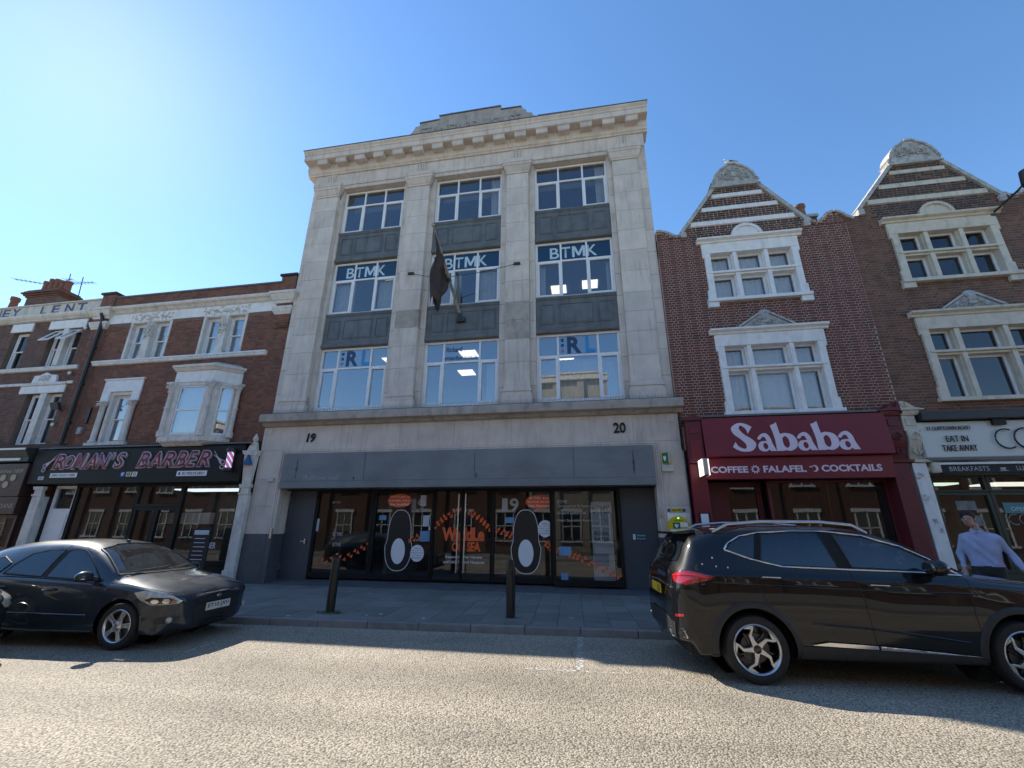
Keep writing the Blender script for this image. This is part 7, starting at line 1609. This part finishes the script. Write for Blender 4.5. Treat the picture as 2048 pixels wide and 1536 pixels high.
# wall boxes on the stone piers
def wallbox(name, label, cat, x0, x1, z0, z1, d, m, y=11.70, bev=.01):
    return tag(link(name, MB().box(x0, x1, y-d, y-.001, z0, z1).mesh(name), m, bevel=bev), label, cat)
M['cream_box'] = mat('cream_plastic', (.52, .50, .44), .5, .05); M['defib_y'] = mat('defib_yellow', (.62, .46, .01), .45, .05); M['defib_g'] = mat('defib_green', (.0, .15, .07), .45, .05)
o = thing('alarm_box', 'small cream alarm box on the left stone pier below number 19', 'alarm box', (-9.3, 11.66, 2.98)); wpart('case', MB().box(-9.40, -9.19, 11.63, 11.70, 2.93, 3.05), M['cream_box'], o, bevel=.012); wpart('label', MB().box(-9.36, -9.24, 11.626, 11.63, 2.985, 3.02), M['paper'], o)
o = thing('alarm_box', 'flat cream alarm box below the yellow and green defibrillator sign', 'alarm box', (2.0, 11.66, 3.1)); wpart('case', MB().box(1.88, 2.17, 11.63, 11.70, 3.06, 3.235), M['cream_box'], o, bevel=.012); wpart('label', MB().box(1.95, 2.09, 11.626, 11.63, 3.15, 3.19), M['fvinyl'], o)
o = thing('defibrillator_sign', 'three-sided yellow and green heart sign fixed high on the stone pier', 'sign', (2.0, 11.62, 3.26))
wpart('backing', MB().box(1.90, 2.12, 11.685, 11.70, 3.25, 3.55), M['defib_y'], o); wpart('green_face', MB().zprism([(1.92, 11.684), (2.03, 11.55), (2.045, 11.55), (2.045, 11.684)], 3.27, 3.53), M['defib_g'], o); wpart('side_face', MB().zprism([(2.047, 11.55), (2.06, 11.55), (2.11, 11.684), (2.047, 11.684)], 3.27, 3.53), M['cream_box'], o)
ht = MB(); T = Matrix.Translation((1.972, 11.612, 3.40)) @ Matrix.Rotation(math.atan2(-.134, .11), 4, 'Z')
hb = MB().prism([(0, -.09), (.04, -.02), (.045, .03), (.02, .055), (0, .03), (-.02, .055), (-.045, .03), (-.04, -.02)], -.012, -.003); hb.v = [tuple(T @ Vector(q)) for q in hb.v]; wpart('heart', hb, M['white'], o)
o = thing('defibrillator_cabinet', 'round yellow defibrillator cabinet on a white board behind the black SUV', 'defibrillator', (2.1, 11.6, 1.4))
wpart('back_board', MB().box(1.89, 2.44, 11.665, 11.684, 1.30, 2.04), M['cleanpaint'], o, bevel=.01); wpart('cabinet_body', MB().lathe([(.27, 0), (.27, -.10), (.25, -.14)], (2.12, 11.664, 1.70), 'y', 40), M['defib_y'], o, sm=40)
wpart('green_label', MB().box(1.98, 2.14, 11.515, 11.522, 1.68, 1.82), M['defib_g'], o); wpart('white_label', MB().box(2.15, 2.32, 11.515, 11.522, 1.72, 1.82), M['dwhite'], o); hb = MB().prism([(2.06+a, 1.75+b) for a, b in ((0, -.06), (.04, -.01), (.045, .02), (.02, .04), (0, .02), (-.02, .04), (-.045, .02), (-.04, -.01))], 11.508, 11.514); wpart('heart', hb, M['white'], o)
wpart('status_light', MB().ball((2.12, 11.53, 1.925), .022, 10), mat('green_led', (.2, 1, .2), .3, 0, emit=1.5), o, sm=60); txt('lettering', 'Defibrillator', 2.02, 2.22, 1.855, 1.885, 11.520, M['blacktext'], o)
o = thing('emergency_plate', 'small yellow DIAL 999 plate above the round defibrillator cabinet', 'sign', (2.1, 11.69, 2.1)); wpart('plate', MB().box(1.99, 2.26, 11.69, 11.699, 2.075, 2.155), M['defib_y'], o); txt('lettering', 'DIAL 999', 2.02, 2.23, 2.09, 2.14, 11.687, M['blacktext'], o, bold=.02)
for a in (1.91, 2.27): wpart('blue_end', MB().box(a, a+.07, 11.69, 11.699, 2.08, 2.15), mat('blue_end', (.03, .05, .2), .5), o)
# projecting light box on the maroon pilaster
o = thing('projecting_sign', 'small lit white box sign sticking out from the maroon shop pilaster', 'sign', (2.72, 11.4, 2.9))
lb = mat('lit_sign_face', (1, .97, .88), .4, 0, emit=.9)
bx_ = MB().box(2.72, 2.85, 11.0, 11.42, 2.87, 3.29); wpart('case', bx_, M['steel'], o, bevel=.03); wpart('lit_face', MB().box(2.708, 2.719, 11.01, 11.41, 2.885, 3.275), lb, o, bevel=.004); wpart('lit_face', MB().box(2.851, 2.862, 11.01, 11.41, 2.885, 3.275), lb, o, bevel=.004)
for z in (2.95, 3.2): wpart('bracket', MB().box(2.76, 2.80, 11.42, 11.50, z, z+.025), M['steel'], o)
for k, s in ((0, 'COFFEE'), (2, 'FALAFEL')):
    A = Matrix(((0, 0, 1, 0), (-1, 0, 0, 0), (0, 1, 0, 0), (0, 0, 0, 1)))
    me = txtmesh(s, 0, .01); v = np.array([p.co[:] for p in me.vertices]); a_, b_ = v.min(0), v.max(0)
    for p in me.vertices: p.co = (2.705, 11.37-(p.co.x-a_[0])/(b_[0]-a_[0])*.32, 3.20-.085*k+(p.co.y-a_[1])/(b_[1]-a_[1])*.05)
    me.materials.clear(); q = link('lettering', me, M['blacktext']); own(q, o)
# wall lamp reaching out from the right-hand house
o = thing('wall_lamp', 'black lamp on a thin arm reaching out from the right-hand brick gable', 'lamp', (11.2, 11.7, 9.8))
w0 = px(1984, 428, 11.66); w1 = px(2036, 381, 10.95); w2_ = px(2062, 352, 10.75)
wpart('arm', MB().tube([w0, w1, w2_], .028, 8), M['dark_metal'], o, sm=40); ax_ = (w2_-w0).normalized()
hc = px(2056, 352, 10.8); wpart('lamp_head', MB().tube([hc+Vector((-.02, 0, -.28)), hc+Vector((.0, 0, -.22)), hc+Vector((.02, -.02, .16)), hc+Vector((.02, -.02, .2))], [.13, .17, .16, .10], 18), M['dark_metal'], o, sm=40); wpart('wall_plate', MB().box(w0.x-.07, w0.x+.07, 11.62, 11.70, w0.z-.09, w0.z+.09), M['dark_metal'], o)

# ------------------------------------------------------------ smooth bodies: blended rounded bones, meshed as one surface
def rcone(P, a, b, r1, r2):
    a, b = np.array(a, float), np.array(b, float); ba = b-a; l2 = ba@ba; pa = P-a
    t = np.clip((pa@ba)/l2, 0, 1); return np.linalg.norm(pa-t[:, None]*ba, axis=1)-(r1+(r2-r1)*t)
def ellip(P, c, r):
    q = (P-np.array(c))/np.array(r); k = np.linalg.norm(q, axis=1); return (k-1)*min(r)
def smin(a, b, k): h = np.clip(.5+.5*(b-a)/k, 0, 1); return b*(1-h)+a*h-k*h*(1-h)
def nets(fn, lo, hi, h):
    lo, hi = np.array(lo), np.array(hi); n = np.ceil((hi-lo)/h).astype(int)+1
    g = [lo[i]+h*np.arange(n[i]) for i in range(3)]; X = np.stack(np.meshgrid(*g, indexing='ij'), -1).reshape(-1, 3)
    D = np.concatenate([fn(X[i:i+200000]) for i in range(0, len(X), 200000)]).reshape(n)
    S_ = D < 0; c = np.zeros(n-1, int); acc = np.zeros((*(n-1), 3)); cnt = np.zeros(n-1)
    idx = np.indices(n-1).transpose(1, 2, 3, 0).astype(float)
    for ax in range(3):
        for o1 in (0, 1):
            for o2 in (0, 1):
                off = [0, 0, 0]; oth = [q for q in range(3) if q != ax]; off[oth[0]] = o1; off[oth[1]] = o2; of2 = list(off); of2[ax] = 1
                sl = tuple(slice(off[q], off[q]+n[q]-1) for q in range(3)); s2 = tuple(slice(of2[q], of2[q]+n[q]-1) for q in range(3))
                A, B = D[sl], D[s2]; m = (A < 0) != (B < 0); t = np.where(m, A/np.where(m, A-B, 1), 0)
                p = np.zeros((*(n-1), 3)); p[..., oth[0]] = o1; p[..., oth[1]] = o2; p[..., ax] = t; acc += p*m[..., None]; cnt += m
    act = cnt > 0; ids = -np.ones(n-1, int); ids[act] = np.arange(act.sum()); V = (idx[act]+acc[act]/cnt[act][:, None])*h+lo
    F_ = []
    for ax in range(3):
        o1, o2 = [q for q in range(3) if q != ax]
        a = [slice(1, n[q]-1) for q in range(3)]; a[ax] = slice(0, n[ax]-1); b = list(a); b[ax] = slice(1, n[ax])
        A, B = S_[tuple(a)], S_[tuple(b)]; e = np.argwhere(A != B)
        for i in e:
            base = i.copy(); base[o1] += 1; base[o2] += 1; q = []
            for d1, d2 in ((0, 0), (1, 0), (1, 1), (0, 1)):
                k = base.copy(); k[o1] -= d1; k[o2] -= d2; q.append(ids[tuple(k)])
            if min(q) < 0: continue
            fl = A[tuple(i)] ^ (ax == 1); F_.append(tuple(q if fl else q[::-1]))
    return V, F_
def body(name, fn, lo, hi, h, classify, mats, T, par):
    V, Fc = nets(fn, lo, hi, h)
    cen = np.array([V[list(f)].mean(0) for f in Fc]); mi = classify(cen)
    me = bpy.data.meshes.new(name); me.from_pydata([tuple(p) for p in V], [], Fc); me.polygons.foreach_set('material_index', [int(k) for k in mi])
    bm = bmesh.new(); bm.from_mesh(me); bmesh.ops.smooth_vert(bm, verts=bm.verts, factor=.5, use_axis_x=True, use_axis_y=True, use_axis_z=True); bmesh.ops.recalc_face_normals(bm, faces=bm.faces); bm.to_mesh(me); bm.free()
    for m in mats: me.materials.append(m)
    smooth(me); o = bpy.data.objects.new(name, me); COL.objects.link(o); o.parent = par; return o
# person between the SUV and the cafe
M['shirt'] = mat('pale_blue_shirt', (.34, .38, .56), .8, .10, 9, .3, 26); M['trousers'] = mat('dark_trousers', (.03, .03, .032), .85, .2, 15); M['skin'] = mat('skin', (.40, .22, .16), .55, .08, 20); M['hair'] = mat('short_brown_hair', (.020, .013, .009), .8, .3, 60, .5, 120); M['shoe'] = mat('black_shoe', (.015, .014, .013), .4, .1)
PX, PY = 6.28, 8.72
PE = thing('person', 'person in pale blue shirt and dark trousers walking behind the black SUV, looking aside', 'person', (PX, PY, zP(PY-YK(PX))), -R(38))
sk = dict(nb=(0, .02, 1.555), hd=(-.055, -.05, 1.735))
def arm(sh, el, wr, hd): return [('s', sh, el, .062, .050), ('s', el, wr, .050, .036)]
RA = [(-.180, .0, 1.44), (-.275, .04, 1.20), (-.27, -.06, .97)]; LA = [(.185, .0, 1.44), (.300, .05, 1.20), (.385, -.03, .98)]
def hand(P, w, dirn, side):
    w = np.array(w); d_ = np.array(dirn, float); d_ /= np.linalg.norm(d_); up_ = np.array([0, -1., 0]); sd2 = np.cross(d_, up_); sd2 /= np.linalg.norm(sd2); nn_ = np.cross(sd2, d_)
    D = rcone(P, w, w+d_*.085, .026, .034)
    for k, (o_, l) in enumerate(((-.028, .072), (-.009, .084), (.010, .078), (.028, .060))):
        a = w+d_*.085+sd2*o_; b = a+d_*l*.55+nn_*.010; c = b+d_*l*.4+nn_*.024; D = np.minimum(D, np.minimum(rcone(P, a, b, .0095, .009), rcone(P, b, c, .009, .0075)))
    a = w+d_*.03+sd2*side*.028; b = a+d_*.04+sd2*side*.022+nn_*.012; c = b+d_*.035+nn_*.01; return np.minimum(D, np.minimum(rcone(P, a, b, .012, .0105), rcone(P, b, c, .0105, .0085)))
def person(P):
    D = rcone(P, (-.075, .0, 1.02), (-.13, .0, 1.40), .118, .085); D = smin(D, rcone(P, (.075, .0, 1.02), (.13, .0, 1.40), .118, .085), .05)
    D = smin(D, ellip(P, (0, .0, 1.28), (.168, .12, .26)), .05); D = smin(D, np.minimum(rcone(P, (-.165, 0, 1.44), (0, .01, 1.51), .062, .06), rcone(P, (.165, 0, 1.44), (0, .01, 1.51), .062, .06)), .05); D = smin(D, ellip(P, (0, .0, .98), (.172, .13, .14)), .04)
    D = smin(D, rcone(P, (0, .01, 1.48), (-.015, -.005, 1.63), .062, .055), .03)
    for A in (RA, LA): D = smin(D, np.minimum(rcone(P, A[0], A[1], .066, .052), rcone(P, A[1], A[2], .052, .036)), .022)
    for s, kn, an in ((-1, (-.13, -.10, .53), (-.13, -.02, .10)), (1, (.12, .06, .52), (.13, .22, .12))):
        D = smin(D, rcone(P, (s*.095, 0, .93), kn, .098, .062), .03); D = smin(D, rcone(P, kn, an, .062, .045), .02); D = smin(D, rcone(P, (an[0], an[1]+.03, an[2]-.055), (an[0]+.01*s, an[1]-.17, an[2]-.068), .042, .035), .02)
    c = np.array(sk['hd']); Hd = ellip(P, c+(0, .01, .035), (.078, .098, .092)); Hd = smin(Hd, ellip(P, c+(-.008, -.03, -.05), (.058, .065, .075)), .03); Hd = smin(Hd, rcone(P, c+(-.025, -.085, .01), c+(-.036, -.112, -.025), .010, .015), .012)
    Hd = smin(Hd, ellip(P, c+(-.012, -.078, .028), (.045, .016, .012)), .012); Hd = smin(Hd, rcone(P, c+(-.045, -.082, -.062), c+(.012, -.086, -.062), .008, .008), .008); Hd = smin(Hd, ellip(P, c+(.078, .01, -.005), (.012, .022, .034)), .006); Hd = smin(Hd, ellip(P, c+(-.078, .02, -.005), (.012, .022, .034)), .006)
    D = smin(D, Hd, .02)
    for A, s in ((RA, 1), (LA, -1)): D = smin(D, hand(P, A[2], np.array(A[2])-np.array(A[1]), s), .01)
    # shirt folds
    D = D-.0075*np.sin(P[:, 2]*23+P[:, 0]*10+3*np.sin(P[:, 0]*14+P[:, 2]*5))*((P[:, 2] > 1.02) & (P[:, 2] < 1.47))
    return D
def pcls(c):
    m = np.zeros(len(c), int); m[c[:, 2] < 1.005] = 1
    arm_ = np.minimum(rcone(c, RA[0], RA[2], .13, .13), rcone(c, LA[0], LA[2], .13, .13)) < 0
    m[(np.abs(c[:, 0]) > .215) & arm_] = 0
    for A in (RA, LA):
        d_ = np.array(A[2])-np.array(A[1]); d_ /= np.linalg.norm(d_); m[((c-np.array(A[2]))@d_ > -.005) & (np.linalg.norm(c-np.array(A[2]), axis=1) < .25) & (np.abs(c[:, 0]) > .205)] = 2
    m[(c[:, 2] > 1.555-.25*np.abs(c[:, 0])+.15*np.minimum(0, c[:, 1])) & (np.abs(c[:, 0]) < .12)] = 2
    m[c[:, 2] < .085] = 3; return m
po = body('body', person, (-.40, -.33, -.02), (.62, .34, 1.90), .0115, pcls, [M['shirt'], M['trousers'], M['skin'], M['shoe']], None, PE)
def hairf(P):
    c = np.array(sk['hd']); h = ellip(P, c+(0, .016, .046), (.089, .108, .098)); cutf = (P[:, 1]-(c[1]-.062))*-.8-(P[:, 2]-(c[2]+.030))*.75
    return np.maximum(h, np.maximum(cutf, (c[2]-.02)-P[:, 2]-.4*(P[:, 1]-c[1])))
body('hair', hairf, (-.16, -.16, 1.64), (.07, .11, 1.91), .0075, lambda c: np.zeros(len(c), int), [M['hair']], None, PE)
cl_ = MB()
for s in (-1, 1): cl_.add([(0, -.075, 1.535), (s*.035, -.085, 1.50), (s*.085, -.04, 1.555), (s*.05, -.055, 1.60)], [(0, 1, 2, 3)])
o = link('collar', cl_.mesh('collar'), M['shirt']); o.parent = PE; q_ = o.modifiers.new('t', 'SOLIDIFY'); q_.thickness = .008
o = link('belt', MB().lathe([(.155, 0), (.16, .01), (.16, .03), (.155, .035)], (0, 0, .985), n=28).mesh('belt'), M['shoe']); o.parent = PE; o.scale = (1.08, .84, 1)
cl_ = MB()
for s, y in ((-.030, 0), (.022, 0)): cl_.ball((sk['hd'][0]+s-.012, sk['hd'][1]-.088, sk['hd'][2]+.006), (.008, .006, .005), 8)
o = link('eyes', cl_.mesh('eyes'), M['hair']); o.parent = PE
o = link('mouth', MB().ball((sk['hd'][0]-.018, sk['hd'][1]-.094, sk['hd'][2]-.062), (.024, .006, .005), 8).mesh('mouth'), mat('lips', (.28, .11, .09), .5)); o.parent = PE
# birds on the roofline
M['gullw'] = mat('white_feather', (.70, .70, .69), .8, .05, 20); M['gullg'] = mat('grey_feather', (.10, .11, .12), .8, .1, 20); M['beak'] = mat('yellow_beak', (.6, .35, .03), .5)
def bird(name, label, loc, rz, sc, cols):
    T = thing(name, label, 'bird', loc, rz)
    def f(P):
        P = P/sc; D = rcone(P, (-.02, 0, .16), (.14, 0, .13), .075, .05); D = smin(D, rcone(P, (-.05, 0, .18), (-.10, 0, .27), .05, .04), .03); D = smin(D, ellip(P, (-.115, 0, .285), (.05, .038, .04)), .02); D = smin(D, rcone(P, (.14, 0, .13), (.30, 0, .11), .035, .012), .03); D = smin(D, rcone(P, (-.16, 0, .28), (-.205, 0, .27), .012, .006), .01)
        for s in (-1, 1): D = smin(D, rcone(P, (.0, s*.06, .18), (.24, s*.035, .15), .035, .012), .015); D = np.minimum(D, rcone(P, (.02, s*.03, .10), (.02, s*.03, .0), .009, .009))
        return D*sc
    def c(q):
        q = q/sc; m = np.zeros(len(q), int); m[(q[:, 0] > -.03) & (q[:, 2] > .145)] = 1; m[q[:, 0] < -.165] = 2; m[q[:, 2] < .06] = 2; return m
    body('body', f, (-.26*sc, -.14*sc, -.01), (.36*sc, .14*sc, .36*sc), .012*sc, c, cols, None, T)
bird('gull', 'white and grey gull perched on the carved top of the red gable', (4.92, 11.8, 12.555), 0, 1.05, [M['gullw'], M['gullg'], M['beak']])
bird('pigeon', 'dark pigeon standing on the upper step of the lettered parapet', (px(905, 226, 11.7).x, 11.7, 16.335), R(90), .62, [M['gullg'], M['gullg'], M['gullg']])
bird('pigeon', 'pale pigeon standing on the lower right step of the lettered parapet', (px(1041, 214, 11.7).x, 11.7, 16.165), 0, .62, [M['gullw'], M['gullg'], M['gullg']])
# ------------------------------------------------------------ the far side of the street, mirrored in the glass
def opposite(name, label, x0, x1, y, h, bm, trim, floors, nw):
    H = thing(name, label, 'building', ((x0+x1)/2, y, .1)); T = R(2.4)
    wpart('wall', MB().box(x0, x1, y-8, y, .1, h), bm, H); wpart('cornice', MB().box(x0-.1, x1+.1, y, y+.22, h-.5, h-.15), trim, H, bevel=.03); wpart('parapet_cap', MB().box(x0-.05, x1+.05, y-.3, y+.1, h+.002, h+.12), trim, H)
    for f in range(floors):
        z0 = 1.0+f*3.3
        for k in range(nw):
            c = x0+(x1-x0)*(k+.5)/nw; w = .62
            o = wpart('window', MB().box(c-w-.12, c+w+.12, y, y+.10, z0+1.75, z0+1.95).box(c-w-.1, c+w+.1, y, y+.14, z0-.12, z0).box(c-w, c-w+.08, y, y+.06, z0, z0+1.75).box(c+w-.08, c+w, y, y+.06, z0, z0+1.75).box(c-.03, c+.03, y, y+.05, z0, z0+1.75).box(c-w+.08, c+w-.08, y, y+.05, z0+.85, z0+.91), M['cleanpaint'], H)
            wpart('pane', MB().add([(c-w, y+.012, z0), (c+w, y+.012, z0), (c+w, y+.012, z0+1.75), (c-w, y+.012, z0+1.75)], [(3, 2, 1, 0)]), M['carglass'], o)
    for k in range(nw+1):
        c = x0+(x1-x0)*k/nw; wpart('pier', MB().box(max(x0, c-.22), min(x1, c+.22), y, y+.13, .1, h-.5), bm, H)
M['opp_brick'] = mat('sunlit_orange_brick', (.115, .052, .028), .85, .2, 3, .3, 30, stain=.4, stcol=(.14, .07, .04)); M['opp_render'] = mat('cream_render', (.33, .29, .22), .85, .08, 2)
opposite('brick_terrace', 'low orange brick terrace across the road, seen only mirrored in the shop glass', -75, -4.2, -5.6, 8.6, M['opp_brick'], M['cleanpaint'], 2, 24)
opposite('rendered_block', 'tall cream block across the road, mirrored in the lower office windows', -4.0, 1.6, -5.6, 12.2, M['opp_render'], M['creampaint'], 3, 3)
opposite('brick_hall', 'orange brick hall across the road, mirrored in the falafel shop window', 1.8, 30, -5.6, 9.2, M['opp_brick'], M['creampaint'], 2, 9)
rl = thing('railings', 'low iron railings across the road, mirrored in the shop glass', 'railings', (-10, -4.6, .12))
for z in (.25, 1.0): wpart('rail', MB().box(-30, 1.5, -4.63, -4.59, z, z+.04), M['dark_metal'], rl)
rb = MB()
for k in range(158): rb.box(-30+k*.2, -29.975+k*.2, -4.622, -4.598, .1, 1.18)
wpart('bars', rb, M['dark_metal'], rl, kind='stuff')
